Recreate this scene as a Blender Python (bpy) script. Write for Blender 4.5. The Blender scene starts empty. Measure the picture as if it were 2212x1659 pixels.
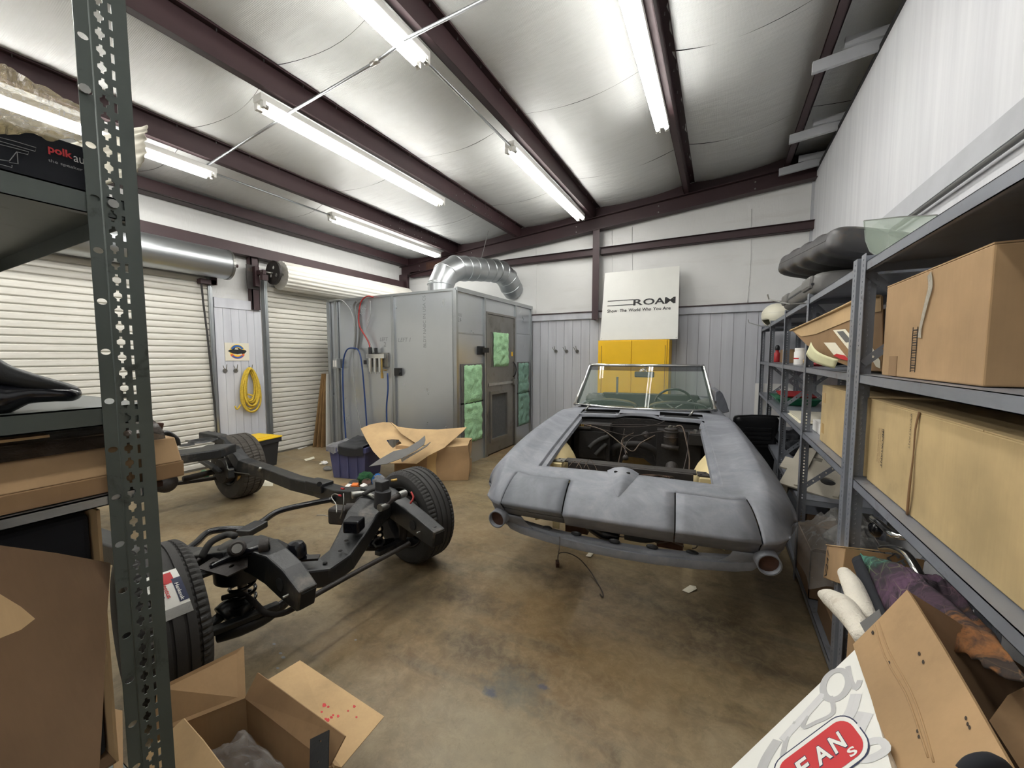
import bpy, math, random
from mathutils import Vector, Matrix, noise
random.seed(7)
SC = bpy.context.scene
COL = SC.collection
PI = math.pi
def rad(d): return d*PI/180
# ---------------------------------------------------------------- camera, world, exposure
FPX = 850.0; YAW = rad(27.8); PIT = rad(4.05); CAMZ = 1.5
cd = bpy.data.cameras.new('camera'); cam = bpy.data.objects.new('camera', cd); COL.objects.link(cam)
cd.sensor_fit = 'HORIZONTAL'; cd.sensor_width = 36.0; cd.lens = 36.0*FPX/2212.0; cd.clip_start = 0.02
cam.location = (0, 0, CAMZ); cam.rotation_euler = (PI/2-PIT, 0, YAW)
SC.camera = cam
SC.view_settings.view_transform = 'Standard'; SC.view_settings.look = 'None'
SC.view_settings.gamma = 1.0; SC.view_settings.use_curve_mapping = False
SC.view_settings.exposure = 0.22
wd = bpy.data.worlds.new('world'); SC.world = wd; wd.use_nodes = True
wd.node_tree.nodes['Background'].inputs[0].default_value = (0.5, 0.52, 0.55, 1)
wd.node_tree.nodes['Background'].inputs[1].default_value = 0.3
TUBE_STRENGTH = 36.0
# ---------------------------------------------------------------- measuring helpers: a pixel of the survey photo meets a real plane
_f = Vector((-math.sin(YAW)*math.cos(PIT), math.cos(YAW)*math.cos(PIT), -math.sin(PIT)))
_r = Vector((math.cos(YAW), math.sin(YAW), 0)); _u = _r.cross(_f); _c = Vector((0, 0, CAMZ))
def ray(x, y): return _f + _r*((x-1106)/FPX) - _u*((y-829.5)/FPX)
def QZ(x, y, z=0.0):
    d = ray(x, y); return _c + d*((z-CAMZ)/d.z)
def QY(x, y, Y):
    d = ray(x, y); return _c + d*(Y/d.y)
def QX(x, y, X):
    d = ray(x, y); return _c + d*(X/d.x)
def QW(x, y, w): return _c + ray(x, y)*w
# ---------------------------------------------------------------- colour + materials
def lin(v):
    v /= 255.0
    return v/12.92 if v <= 0.04045 else ((v+0.055)/1.055)**2.4
def C(r, g, b): return (lin(r), lin(g), lin(b), 1.0)
class NT:
    def __init__(s, name):
        s.m = bpy.data.materials.new(name); s.m.use_nodes = True
        s.t = s.m.node_tree; s.b = s.t.nodes['Principled BSDF']
        s.tc = None
    def n(s, typ, **kw):
        nd = s.t.nodes.new(typ)
        for k, v in kw.items():
            if k[0] == 'i' and k[1:].isdigit(): nd.inputs[int(k[1:])].default_value = v
            else: setattr(nd, k, v)
        return nd
    def l(s, a, b): s.t.links.new(a, b)
    def coord(s, scale=(1, 1, 1), kind='Object', rot=(0, 0, 0)):
        if s.tc is None: s.tc = s.n('ShaderNodeTexCoord')
        mp = s.n('ShaderNodeMapping'); s.l(s.tc.outputs[kind], mp.inputs[0])
        mp.inputs['Scale'].default_value = scale; mp.inputs['Rotation'].default_value = rot
        return mp.outputs[0]
    def noise(s, co, scale, detail=4, rough=.55, dist=0.0):
        nd = s.n('ShaderNodeTexNoise'); s.l(co, nd.inputs['Vector'])
        nd.inputs['Scale'].default_value = scale; nd.inputs['Detail'].default_value = detail
        nd.inputs['Roughness'].default_value = rough; nd.inputs['Distortion'].default_value = dist
        return nd.outputs[0]
    def ramp(s, fac, stops):
        nd = s.n('ShaderNodeValToRGB'); s.l(fac, nd.inputs[0]); e = nd.color_ramp.elements
        while len(e) < len(stops): e.new(0.5)
        for i, (p, c) in enumerate(stops):
            e[i].position = p; e[i].color = c if len(c) == 4 else (*c, 1)
        return nd.outputs[0]
    def mix(s, fac, a, b, mode='MIX'):
        nd = s.n('ShaderNodeMix', data_type='RGBA', blend_type=mode)
        for i, v in ((0, fac), (6, a), (7, b)):
            if hasattr(v, 'is_output') or isinstance(v, bpy.types.NodeSocket): s.l(v, nd.inputs[i])
            else: nd.inputs[i].default_value = v
        return nd.outputs[2]
    def math(s, op, a, b=0.0):
        nd = s.n('ShaderNodeMath', operation=op)
        for i, v in ((0, a), (1, b)):
            if isinstance(v, bpy.types.NodeSocket): s.l(v, nd.inputs[i])
            else: nd.inputs[i].default_value = v
        return nd.outputs[0]
    def bump(s, h, st=.3, dist=.01):
        nd = s.n('ShaderNodeBump'); s.l(h, nd.inputs['Height'])
        nd.inputs['Strength'].default_value = st; nd.inputs['Distance'].default_value = dist
        s.l(nd.outputs[0], s.b.inputs['Normal'])
    def base(s, c):
        if isinstance(c, bpy.types.NodeSocket): s.l(c, s.b.inputs['Base Color'])
        else: s.b.inputs['Base Color'].default_value = c
    def set(s, rough=None, metal=None, **kw):
        for k, v in (('Roughness', rough), ('Metallic', metal)):
            if v is None: continue
            if isinstance(v, bpy.types.NodeSocket): s.l(v, s.b.inputs[k])
            else: s.b.inputs[k].default_value = v
        for k, v in kw.items(): s.b.inputs[k.replace('_', ' ')].default_value = v
M = {}
def simple(name, c, rough=.6, metal=0.0, var=.12, scale=6.0, bump=0.0, bscale=60.0, dirt=None, dscale=2.0, dpos=.55, **kw):
    """colour with a cloudy variation, optional dirt patches and fine relief"""
    t = NT(name); co = t.coord()
    dk = tuple(x*(1-var) for x in c[:3])+(1,); lt = tuple(min(1, x*(1+var)) for x in c[:3])+(1,)
    col = t.ramp(t.noise(co, scale, 5), [(.3, dk), (.7, lt)])
    if dirt:
        f = t.ramp(t.noise(co, dscale, 8, .65), [(dpos, (0, 0, 0)), (min(1, dpos+.18), (1, 1, 1))])
        col = t.mix(f, col, dirt)
    t.base(col); t.set(rough, metal, **kw)
    if bump: t.bump(t.noise(co, bscale, 4), bump, .01)
    M[name] = t.m; return t.m
simple('red_steel', C(54, 34, 37), .55, 0, .12, 3, 0, dirt=C(54, 35, 36), dscale=3)
simple('white_enamel', C(214, 213, 208), .4, 0, .03)
simple('galv', C(172, 176, 178), .34, .9, .10, 2.2)
simple('conduit', C(165, 168, 170), .35, .9, .05)
simple('black_paint', C(27, 29, 31), .40, 0, .25, 9, .1, 90, dirt=C(92, 86, 78), dscale=6, dpos=.56)
simple('black_gloss', C(16, 17, 22), .18, 0, .1, 4)
simple('dark_iron', C(46, 42, 40), .6, .2, .3, 12, .2, 80, dirt=C(88, 66, 48), dscale=9, dpos=.58)
simple('bay_black', C(27, 24, 23), .7, 0, .35, 8, .25, 60, dirt=C(66, 56, 48), dscale=7, dpos=.6)
simple('rubber', C(45, 44, 43), .75, 0, .12, 12, .1, 200)
simple('old_rubber', C(66, 62, 57), .85, 0, .16, 12, .15, 200, dirt=C(98, 90, 80), dscale=6, dpos=.6)
simple('rim_black', C(24, 24, 25), .4, .4, .2)
simple('steel', C(150, 150, 146), .35, .9, .15, 20)
simple('aluminium', C(186, 184, 178), .3, .9, .12, 14)
simple('chrome', C(215, 215, 213), .12, 1.0, .03)
simple('brown_rust', C(74, 48, 36), .8, .1, .3, 20)
simple('card_dark', C(118, 88, 58), .85, 0, .1, 5)
simple('wire_black', C(50, 42, 38), .6, 0, .2, 10)
simple('wire_tan', C(88, 74, 62), .6, 0, .2, 10)
simple('cream_gel', C(214, 196, 148), .5, 0, .08, 4, .1, 40, dirt=C(170, 148, 100), dscale=3, dpos=.6)
simple('yellow_paint', C(240, 190, 22), .4, 0, .04, 3, dirt=C(205, 160, 24), dscale=7, dpos=.7)
simple('yellow_plastic', C(236, 196, 34), .45, 0, .04)
simple('black_plastic', C(38, 39, 42), .5, 0, .1)
simple('blue_plastic', C(72, 74, 110), .45, 0, .12, 4)
simple('sign_white', C(226, 226, 220), .4, 0, .02)
simple('ink_black', C(26, 26, 27), .6, 0, 0); simple('groove_gray', C(112, 114, 120), .7, 0, .05)
simple('ink_red', C(186, 44, 48), .6, 0, .03)
simple('ink_blue', C(40, 92, 158), .6, 0, .03)
simple('ink_navy', C(34, 42, 72), .6, 0, .03)
simple('ink_yellow', C(236, 196, 60), .6, 0, .03)
simple('ink_orange', C(214, 92, 50), .6, 0, .05)
simple('ink_brown', C(52, 42, 32), .8, 0, .1)
simple('poster_cream', C(214, 208, 190), .5, 0, .05, 6)
simple('rope', C(206, 176, 62), .85, 0, .22, 40, .5, 120)
simple('filter_green', C(160, 204, 160), .95, 0, .13, 9, 1.0, 60)
simple('faint_print', C(132, 136, 140), .6); simple('filter_teal', C(122, 158, 144), .95, 0, .13, 9, 1.0, 60)
simple('mesh_gray', C(84, 86, 88), .8, .2, .15, 30)
simple('door_steel', C(140, 138, 134), .42, .75, .12, 3, dirt=C(112, 108, 104), dscale=4)
simple('hose_blue', C(28, 58, 112), .4, 0, .08)
simple('hose_red', C(150, 42, 40), .45, 0, .08)
simple('hose_grey', C(140, 142, 142), .45, 0, .08)
simple('plywood', C(128, 100, 64), .8, 0, .2, 6, .1, 40, dirt=C(104, 76, 42), dscale=4)
simple('helmet', C(226, 222, 202), .35, 0, .05, 4, dirt=C(190, 184, 160), dscale=5, dpos=.62)
simple('tank_grey', C(66, 65, 66), .45, .2, .18, 5, .1, 30, dirt=C(92, 76, 56), dscale=5, dpos=.58)
simple('case_grey', C(98, 97, 95), .5, 0, .08)
simple('shadow_black', C(12, 12, 12), .9, 0, .1)
simple('white_plastic', C(232, 230, 226), .4, 0, .02)
simple('paper', C(226, 220, 200), .8, 0, .06, 10)
simple('note_paper', C(208, 206, 166), .8, 0, .05, 20)
simple('green_plastic', C(24, 96, 66), .35, 0, .1)
simple('red_plastic', C(170, 40, 44), .4, 0, .1)
simple('orange_card', C(206, 112, 46), .7, 0, .1)
simple('vinyl_black', C(30, 30, 32), .38, 0, .15, 8, .15, 60)
simple('beige_panel', C(176, 170, 156), .55, .1, .08, 5)
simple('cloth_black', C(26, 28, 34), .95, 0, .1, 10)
simple('fuzzy_white', C(232, 226, 212), .98, 0, .05, 8, .8, 150, dirt=C(176, 160, 136), dscale=7, dpos=.56)
simple('tape', C(204, 170, 116), .15, 0, .06, 8)
simple('wood_gray', C(176, 178, 182), .7, 0, .06, 6)
simple('caliper_red', C(150, 34, 30), .5)
simple('brass', C(184, 154, 92), .4, .8)
simple('purple_print', C(86, 54, 84), .9)
# glass and clear plastic
def glassy(name, c, rough, alpha, ior=1.45, bump=0.0):
    t = NT(name); t.base(c); t.set(rough); t.b.inputs['Alpha'].default_value = alpha
    t.b.inputs['IOR'].default_value = ior
    if bump:
        t.bump(t.noise(t.coord(), 22, 6, .7, 1.5), bump, .03)
    M[name] = t.m
glassy('car_glass', C(120, 140, 128), .02, .30)
glassy('side_glass', C(170, 184, 170), .03, .42)
glassy('clear_film', C(216, 214, 210), .07, .26, 1.55, 1.0)
glassy('yellow_film', C(196, 178, 134), .15, .55, 1.5, 1.0)
glassy('gray_film', C(176, 176, 176), .12, .6, 1.5, 1.0)
glassy('green_film', C(40, 100, 60), .15, .85, 1.5, 1.0)
glassy('blue_film', C(40, 110, 190), .15, .85, 1.5, 1.0)
glassy('brown_film', C(66, 54, 44), .18, .92, 1.5, 1.0)
glassy('clear_tape', C(226, 222, 208), .12, .5, 1.5, .6)
# cardboard
def card(name, c, streak=.06):
    t = NT(name); co = t.coord((1, 1, 1))
    a = t.noise(co, 3.5, 5); b = t.noise(t.coord((60, 60, 3)), 2.0, 3)
    v = t.math('ADD', t.math('MULTIPLY', a, .88), t.math('MULTIPLY', b, .12))
    dk = tuple(x*.80 for x in c[:3])+(1,); lt = tuple(min(1, x*1.16) for x in c[:3])+(1,)
    col = t.ramp(v, [(.32, dk), (.68, lt)])
    f = t.ramp(t.noise(co, 5, 8, .7), [(.60, (0, 0, 0)), (.78, (1, 1, 1))])
    col = t.mix(t.math('MULTIPLY', f, .35), col, tuple(x*.5 for x in c[:3])+(1,))
    t.base(col); t.set(.88); t.bump(b, .03, .002); M[name] = t.m
card('card_kraft', C(164, 134, 98)); card('card_light', C(186, 157, 116)); card('card_old', C(142, 113, 80))
card('card_brown', C(112, 87, 62)); card('card_pale', C(178, 155, 112))
# shelf paints
def shelfmat(name, c, dirt):
    t = NT(name); co = t.coord()
    col = t.ramp(t.noise(co, 5, 6), [(.3, tuple(x*.88 for x in c[:3])+(1,)), (.7, tuple(x*1.1 for x in c[:3])+(1,))])
    f = t.ramp(t.noise(co, 9, 8, .7, .6), [(.58, (0, 0, 0)), (.72, (1, 1, 1))])
    t.base(t.mix(f, col, dirt)); t.set(.38, .25); M[name] = t.m
shelfmat('rack_gray', C(128, 132, 140), C(96, 92, 88)); shelfmat('rack_green', C(80, 87, 83), C(34, 33, 30))
# tubes
t = NT('tube_glow'); t.base((1, 1, 1, 1)); t.b.inputs['Emission Color'].default_value = (1.0, .985, .945, 1)
t.b.inputs['Emission Strength'].default_value = TUBE_STRENGTH; M['tube_glow'] = t.m
# concrete floor
t = NT('concrete'); co = t.coord(kind='Object')
a = t.noise(co, 1.1, 8, .62, .6); b = t.noise(co, 5.0, 8, .65, .8); c3 = t.noise(t.coord((1, 1, 1), rot=(0, 0, rad(35))), .55, 5, .6)
col = t.ramp(a, [(.25, C(78, 64, 44)), (.42, C(100, 84, 59)), (.58, C(121, 104, 76)), (.75, C(143, 127, 98))])
col = t.mix(t.math('MULTIPLY', t.ramp(b, [(.35, (0, 0, 0)), (.7, (1, 1, 1))]), .28), col, C(182, 168, 140))
# amber patches (old sealer), dark oily patches, tyre sweeps
col = t.mix(t.math('MULTIPLY', t.ramp(c3, [(.48, (0, 0, 0)), (.62, (1, 1, 1))]), .38), col, C(118, 88, 50))
d = t.noise(t.coord((1, 2.6, 1), rot=(0, 0, rad(-28))), 1.5, 8, .68, .4)
col = t.mix(t.math('MULTIPLY', t.ramp(d, [(.52, (0, 0, 0)), (.68, (1, 1, 1))]), .62), col, C(70, 58, 42))
e2 = t.noise(co, 2.3, 9, .72, 1.2)
col = t.mix(t.math('MULTIPLY', t.ramp(e2, [(.60, (0, 0, 0)), (.66, (1, 1, 1))]), .5), col, C(84, 72, 50))
e3 = t.noise(t.coord((.5, 5.0, 1), rot=(0, 0, rad(24))), 1.3, 4, .5)
col = t.mix(t.math('MULTIPLY', t.ramp(e3, [(.60, (0, 0, 0)), (.68, (1, 1, 1))]), .42), col, C(80, 74, 62))
def patch(t, co, col, cx, cy, rx, ry, cc, amt, soft=.5, seed=3.0):
    mp = t.n('ShaderNodeMapping'); t.l(co, mp.inputs[0]); mp.vector_type = 'POINT'
    mp.inputs['Location'].default_value = (-cx/rx, -cy/ry, 0); mp.inputs['Scale'].default_value = (1/rx, 1/ry, 0)
    ln = t.n('ShaderNodeVectorMath', operation='LENGTH'); t.l(mp.outputs[0], ln.inputs[0])
    v = t.math('SUBTRACT', t.math('ADD', 1.0, t.math('MULTIPLY', t.math('SUBTRACT', t.noise(co, seed, 8, .7), .5), 2.2)), ln.outputs['Value'])
    f = t.ramp(v, [(0, (0, 0, 0)), (soft, (1, 1, 1))])
    return t.mix(t.math('MULTIPLY', f, amt), col, cc)
col = patch(t, co, col, -4.6, 2.9, 2.2, 1.6, C(158, 142, 112), .6, 1.0, 1.5)
col = patch(t, co, col, -1.1, 3.4, 1.2, .8, C(150, 130, 94), .5, 1.0, 1.5)
col = patch(t, co, col, -.78, 1.22, .55, .36, C(140, 130, 106), .7, .8, 3.0)
col = patch(t, co, col, -1.15, 2.0, .5, .35, C(132, 104, 64), .5, .8, 3.0)
col = patch(t, co, col, -.35, 1.75, .5, .4, C(118, 92, 54), .45, .8, 2.5)
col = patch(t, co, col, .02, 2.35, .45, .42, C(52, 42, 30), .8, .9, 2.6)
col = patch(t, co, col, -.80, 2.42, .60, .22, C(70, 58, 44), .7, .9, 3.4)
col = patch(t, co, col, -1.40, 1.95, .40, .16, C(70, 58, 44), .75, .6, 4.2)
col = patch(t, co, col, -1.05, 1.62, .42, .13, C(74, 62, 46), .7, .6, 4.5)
fn_ = t.ramp(t.noise(co, 14, 10, .78, .5), [(.44, (0, 0, 0)), (.62, (1, 1, 1))])
col = t.mix(t.math('MULTIPLY', fn_, .22), col, C(176, 160, 126))
fd_ = t.ramp(t.noise(co, 19, 10, .8, .8), [(.55, (0, 0, 0)), (.68, (1, 1, 1))])
col = t.mix(t.math('MULTIPLY', fd_, .30), col, C(74, 60, 40))
sp_ = t.ramp(t.noise(co, 70, 4, .6), [(.70, (0, 0, 0)), (.76, (1, 1, 1))])
col = t.mix(t.math('MULTIPLY', sp_, .5), col, C(200, 190, 160))
col = patch(t, co, col, -1.75, 1.75, .4, .25, C(56, 50, 42), .55, .8, 3.0)
col = patch(t, co, col, -.78, 1.50, .20, .12, C(74, 82, 80), .6, .9, 9.0)
col = patch(t, co, col, -.66, 1.56, .035, .02, C(50, 66, 92), .7, .6, 26.0)
col = patch(t, co, col, -.86, 1.42, .04, .035, C(52, 68, 90), .7, .6, 26.0)
col = patch(t, co, col, -1.6, 3.0, .7, .35, C(96, 80, 56), .35, .9, 3.0)
t.base(col)
t.set(t.ramp(t.noise(co, 2.2, 6, .6), [(.3, (.34, .34, .34)), (.7, (.62, .62, .62))]))
t.bump(t.noise(co, 45, 8, .7), .14, .004); M['concrete'] = t.m
# white vinyl insulation facing: faint scrim grid, soft shine
def vinyl(name, c, rough, dirt):
    t = NT(name); co = t.coord()
    col = t.ramp(t.noise(co, 1.3, 5), [(.3, tuple(x*.93 for x in c[:3])+(1,)), (.7, c)])
    if dirt:
        f = t.ramp(t.noise(t.coord((.5, .5, 4)), 1.6, 8, .7), [(.56, (0, 0, 0)), (.8, (1, 1, 1))])
        col = t.mix(t.math('MULTIPLY', f, .5), col, dirt)
    t.base(col); t.set(rough)
    w1 = t.n('ShaderNodeTexWave', wave_type='BANDS', bands_direction='X'); t.l(co, w1.inputs[0]); w1.inputs['Scale'].default_value = 34
    w2 = t.n('ShaderNodeTexWave', wave_type='BANDS', bands_direction='Y'); t.l(co, w2.inputs[0]); w2.inputs['Scale'].default_value = 34
    w1.inputs['Distortion'].default_value = 1.0; w2.inputs['Distortion'].default_value = 1.0
    h = t.math('ADD', t.math('MULTIPLY', w1.outputs['Fac'], .05), t.math('MULTIPLY', w2.outputs['Fac'], .05))
    h = t.math('ADD', h, t.math('MULTIPLY', t.noise(t.coord((1.0, 3.5, 1.0)), 2.4, 4, .5), .9))
    t.bump(h, .5, .03); M[name] = t.m
vinyl('vinyl', C(200, 201, 199), .30, C(168, 166, 160)); vinyl('vinyl_wall', C(222, 222, 220), .42, C(192, 189, 182))
# painted boards on the partition
t = NT('wall_boards'); co = t.coord((1, 1, 1))
col = t.ramp(t.noise(t.coord((1, 9, .35)), 1.6, 6, .6), [(.3, C(198, 199, 203)), (.65, C(212, 213, 216))])
f = t.ramp(t.noise(t.coord((1, 22, .9)), 1.6, 7, .68), [(.68, (0, 0, 0)), (.80, (1, 1, 1))])
col = t.mix(t.math('MULTIPLY', f, .4), col, C(160, 160, 162)); t.base(col); t.set(.6)
t.bump(t.noise(t.coord((1, 30, 1)), 2, 4), .08, .004); M['wall_boards'] = t.m
t = NT('wainscot'); co = t.coord()
col = t.ramp(t.noise(t.coord((6, 6, .5)), 1.5, 6), [(.3, C(182, 184, 191)), (.7, C(198, 200, 206))])
f = t.ramp(t.noise(t.coord((3, 3, .8)), 3.0, 8, .72), [(.64, (0, 0, 0)), (.8, (1, 1, 1))])
col = t.mix(t.math('MULTIPLY', f, .35), col, C(150, 140, 126)); t.base(col); t.set(.6); M['wainscot'] = t.m
# roll door slats
t = NT('door_slat'); co = t.coord(kind='Generated'); gg = t.coord()
col = t.ramp(t.noise(t.coord((.6, .6, 9)), 2.0, 6), [(.3, C(196, 193, 184)), (.7, C(222, 220, 212))])
f = t.ramp(t.noise(t.coord((1, 1.0, 14)), 1.8, 8, .7), [(.55, (0, 0, 0)), (.75, (1, 1, 1))])
col = t.mix(t.math('MULTIPLY', f, .45), col, C(150, 136, 108)); t.base(col); t.set(.45); M['door_slat'] = t.m
# galvanised booth sheet with big soft spangles
t = NT('booth_sheet'); co = t.coord()
col = t.ramp(t.noise(co, 1.4, 6), [(.2, C(182, 187, 191)), (.8, C(194, 198, 201))]); t.base(col)
t.set(t.ramp(t.noise(co, 3, 6), [(.3, (.27, .27, .27)), (.7, (.33, .33, .33))]), .74)
t.bump(t.noise(co, .8, 2), .10, .03); M['booth_sheet'] = t.m
# sanded primer
t = NT('primer'); co = t.coord()
col = t.ramp(t.noise(t.coord((1, 1.6, 1)), 4.5, 9, .66, .6), [(.25, C(99, 102, 110)), (.5, C(120, 123, 131)), (.75, C(142, 144, 151))])
f = t.ramp(t.noise(co, 30, 8, .8), [(.55, (0, 0, 0)), (.75, (1, 1, 1))])
col = t.mix(t.math('MULTIPLY', f, .12), col, C(190, 192, 196)); t.base(col); t.set(.5)
t.bump(t.noise(co, 120, 4), .06, .003); M['primer'] = t.m
t = NT('primer_dark'); co = t.coord()
col = t.ramp(t.noise(co, 4.5, 9, .66, .6), [(.25, C(88, 92, 99)), (.5, C(106, 110, 117)), (.75, C(124, 127, 134))]); t.base(col); t.set(.5); M['primer_dark'] = t.m
# tie-dye cloth
t = NT('tie_dye'); co = t.coord(); ge = t.coord(kind='Generated')
v = t.n('ShaderNodeTexVoronoi', feature='DISTANCE_TO_EDGE'); t.l(t.coord((1, .45, 1)), v.inputs['Vector']); v.inputs['Scale'].default_value = 24
sp = t.n('ShaderNodeSeparateXYZ'); t.l(ge, sp.inputs[0])
g1 = t.math('SUBTRACT', 1.0, sp.outputs['Y'])
pos = t.math('ADD', g1, t.math('MULTIPLY', t.math('SUBTRACT', t.noise(co, 7, 6, .65, 1.2), .5), .75))
col = t.ramp(pos, [(.02, C(70, 128, 112)), (.16, C(34, 42, 38)), (.30, C(52, 36, 50)), (.42, C(84, 58, 80)), (.50, C(34, 26, 32)), (.62, C(66, 46, 60)), (.70, C(30, 25, 27)), (.80, C(124, 80, 40)), (.88, C(34, 28, 24)), (1.0, C(60, 44, 34))])
web = t.ramp(pos, [(.0, C(110, 190, 160)), (.3, C(150, 170, 90)), (.5, C(120, 84, 104)), (.8, C(150, 120, 84))])
m_ = t.math('MULTIPLY', t.ramp(v.outputs['Distance'], [(0, (1, 1, 1)), (.035, (0, 0, 0))]), t.ramp(t.noise(co, 4, 3), [(.45, (.1, .1, .1)), (.65, (.7, .7, .7))]))
t.base(t.mix(m_, col, web)); t.set(.95); M['tie_dye'] = t.m
# ---------------------------------------------------------------- mesh builder
class MB:
    def __init__(s): s.v = []; s.f = []; s.mi = []; s.mats = []
    def mat(s, m):
        if m not in s.mats: s.mats.append(m)
        return s.mats.index(m)
    def add(s, vs, fs, m=None):
        o = len(s.v); s.v += [Vector(p) for p in vs]; k = s.mat(m) if m else 0
        for f in fs: s.f.append([i+o for i in f]); s.mi.append(k)
        return s
    def box(s, a, b, m=None, T=None):
        x0, y0, z0 = a; x1, y1, z1 = b
        if x0 > x1: x0, x1 = x1, x0
        if y0 > y1: y0, y1 = y1, y0
        if z0 > z1: z0, z1 = z1, z0
        vs = [Vector(p) for p in ((x0, y0, z0), (x1, y0, z0), (x1, y1, z0), (x0, y1, z0), (x0, y0, z1), (x1, y0, z1), (x1, y1, z1), (x0, y1, z1))]
        if T is not None: vs = [T @ p for p in vs]
        return s.add(vs, [(0, 3, 2, 1), (4, 5, 6, 7), (0, 1, 5, 4), (1, 2, 6, 5), (2, 3, 7, 6), (3, 0, 4, 7)], m)
    def hexa(s, p, m=None):   # 8 points: bottom ring 0-3, top ring 4-7
        return s.add(p, [(0, 3, 2, 1), (4, 5, 6, 7), (0, 1, 5, 4), (1, 2, 6, 5), (2, 3, 7, 6), (3, 0, 4, 7)], m)
    def slab(s, pts, off, m=None):   # polygon extruded by vector off
        n = len(pts); off = Vector(off); vs = [Vector(p) for p in pts] + [Vector(p)+off for p in pts]
        fs = [tuple(range(n))[::-1], tuple(range(n, 2*n))] + [(i, (i+1) % n, n+(i+1) % n, n+i) for i in range(n)]
        return s.add(vs, fs, m)
    def panel(s, pts, th, m=None):   # polygon with thickness th along its normal
        p = [Vector(q) for q in pts]; nrm = (p[1]-p[0]).cross(p[2]-p[0]).normalized()
        return s.slab(p, nrm*th, m)
    def tube(s, pts, r, n=10, m=None, closed=False, flat=1.0, up=None, cap=True, smooth=0):
        P = [Vector(p) for p in pts]; R = list(r) if hasattr(r, '__len__') else [r]*len(P)
        if smooth and len(P) > 2:
            Q = []; RR = []; N = len(P); rng = range(N if closed else N-1)
            for i in rng:
                p0 = P[(i-1) % N] if (closed or i) else P[i]; p1 = P[i]; p2 = P[(i+1) % N]
                p3 = P[(i+2) % N] if (closed or i+2 < N) else P[(i+1) % N]
                for k in range(smooth):
                    t = k/smooth
                    Q.append(.5*((2*p1)+(p2-p0)*t+(2*p0-5*p1+4*p2-p3)*t*t+(3*p1-p0-3*p2+p3)*t**3))
                    RR.append(R[i]*(1-t)+R[(i+1) % N]*t)
            if not closed: Q.append(P[-1]); RR.append(R[-1])
            P, R = Q, RR
        N = len(P); vs = []; prev = None
        for i in range(N):
            if closed: d = P[(i+1) % N]-P[i-1]
            else: d = P[min(i+1, N-1)]-P[max(i-1, 0)]
            if d.length < 1e-9: d = Vector((0, 0, 1))
            d.normalize()
            if prev is None:
                a = Vector(up) if up else (Vector((0, 0, 1)) if abs(d.z) < .9 else Vector((1, 0, 0)))
            else: a = prev
            a = (a-d*a.dot(d))
            if a.length < 1e-6: a = d.orthogonal()
            a.normalize(); prev = a; b = d.cross(a)
            for k in range(n):
                t = 2*PI*k/n; vs.append(P[i]+a*(math.cos(t)*R[i]*flat)+b*(math.sin(t)*R[i]))
        fs = []
        for i in range(N if closed else N-1):
            j = (i+1) % N
            for k in range(n):
                l = (k+1) % n; fs.append((i*n+k, i*n+l, j*n+l, j*n+k))
        if cap and not closed: fs += [tuple(range(n))[::-1], tuple(range((N-1)*n, N*n))]
        return s.add(vs, fs, m)
    def cyl(s, a, b, r, n=20, m=None, r2=None, cap=True): return s.tube([a, b], [r, r if r2 is None else r2], n, m, cap=cap)
    def beam(s, pts, W, H, m=None, up=(0, 0, 1), cap=True):   # rectangular section swept; W across, H along up
        P = [Vector(p) for p in pts]; N = len(P)
        W = W if hasattr(W, '__len__') else [W]*N; H = H if hasattr(H, '__len__') else [H]*N
        vs = []; up = Vector(up)
        for i in range(N):
            d = (P[min(i+1, N-1)]-P[max(i-1, 0)]).normalized(); sd = d.cross(up).normalized(); u2 = sd.cross(d).normalized()
            for a, b in ((-1, -1), (1, -1), (1, 1), (-1, 1)): vs.append(P[i]+sd*(a*W[i]/2)+u2*(b*H[i]/2))
        fs = [(i*4+k, i*4+(k+1) % 4, i*4+4+(k+1) % 4, i*4+4+k) for i in range(N-1) for k in range(4)]
        if cap: fs += [(3, 2, 1, 0), tuple(range(N*4-4, N*4))]
        return s.add(vs, fs, m)
    def lathe(s, prof, c, axis=(0, 0, 1), n=32, m=None, a0=0, a1=2*PI, cap=False):
        ax = Vector(axis).normalized(); x = ax.orthogonal().normalized(); y = ax.cross(x); c = Vector(c)
        full = abs(a1-a0-2*PI) < 1e-6; N = n if full else n+1; vs = []
        for i in range(N):
            t = a0+(a1-a0)*i/n; d = x*math.cos(t)+y*math.sin(t)
            for (r, h) in prof: vs.append(c+d*r+ax*h)
        k = len(prof); fs = []
        for i in range(n):
            j = (i+1) % N
            for q in range(k-1): fs.append((i*k+q, j*k+q, j*k+q+1, i*k+q+1))
        return s.add(vs, fs, m)
    def ball(s, c, r, m=None, n=14, sc=(1, 1, 1), T=None):
        vs = []; fs = []; h = n//2; c = Vector(c)
        for i in range(h+1):
            a = PI*i/h
            for j in range(n):
                b = 2*PI*j/n; p = Vector((math.sin(a)*math.cos(b)*r*sc[0], math.sin(a)*math.sin(b)*r*sc[1], math.cos(a)*r*sc[2]))
                vs.append(c+(T @ p if T is not None else p))
        for i in range(h):
            for j in range(n): fs.append((i*n+j, (i+1)*n+j, (i+1)*n+(j+1) % n, i*n+(j+1) % n))
        return s.add(vs, fs, m)
    def grid(s, fn, nu, nv, m=None, skip=None):
        vs = [fn(i/nu, j/nv) for j in range(nv+1) for i in range(nu+1)]
        fs = [(j*(nu+1)+i, j*(nu+1)+i+1, (j+1)*(nu+1)+i+1, (j+1)*(nu+1)+i) for j in range(nv) for i in range(nu) if not (skip and skip((i+.5)/nu, (j+.5)/nv))]
        return s.add(vs, fs, m)
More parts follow.
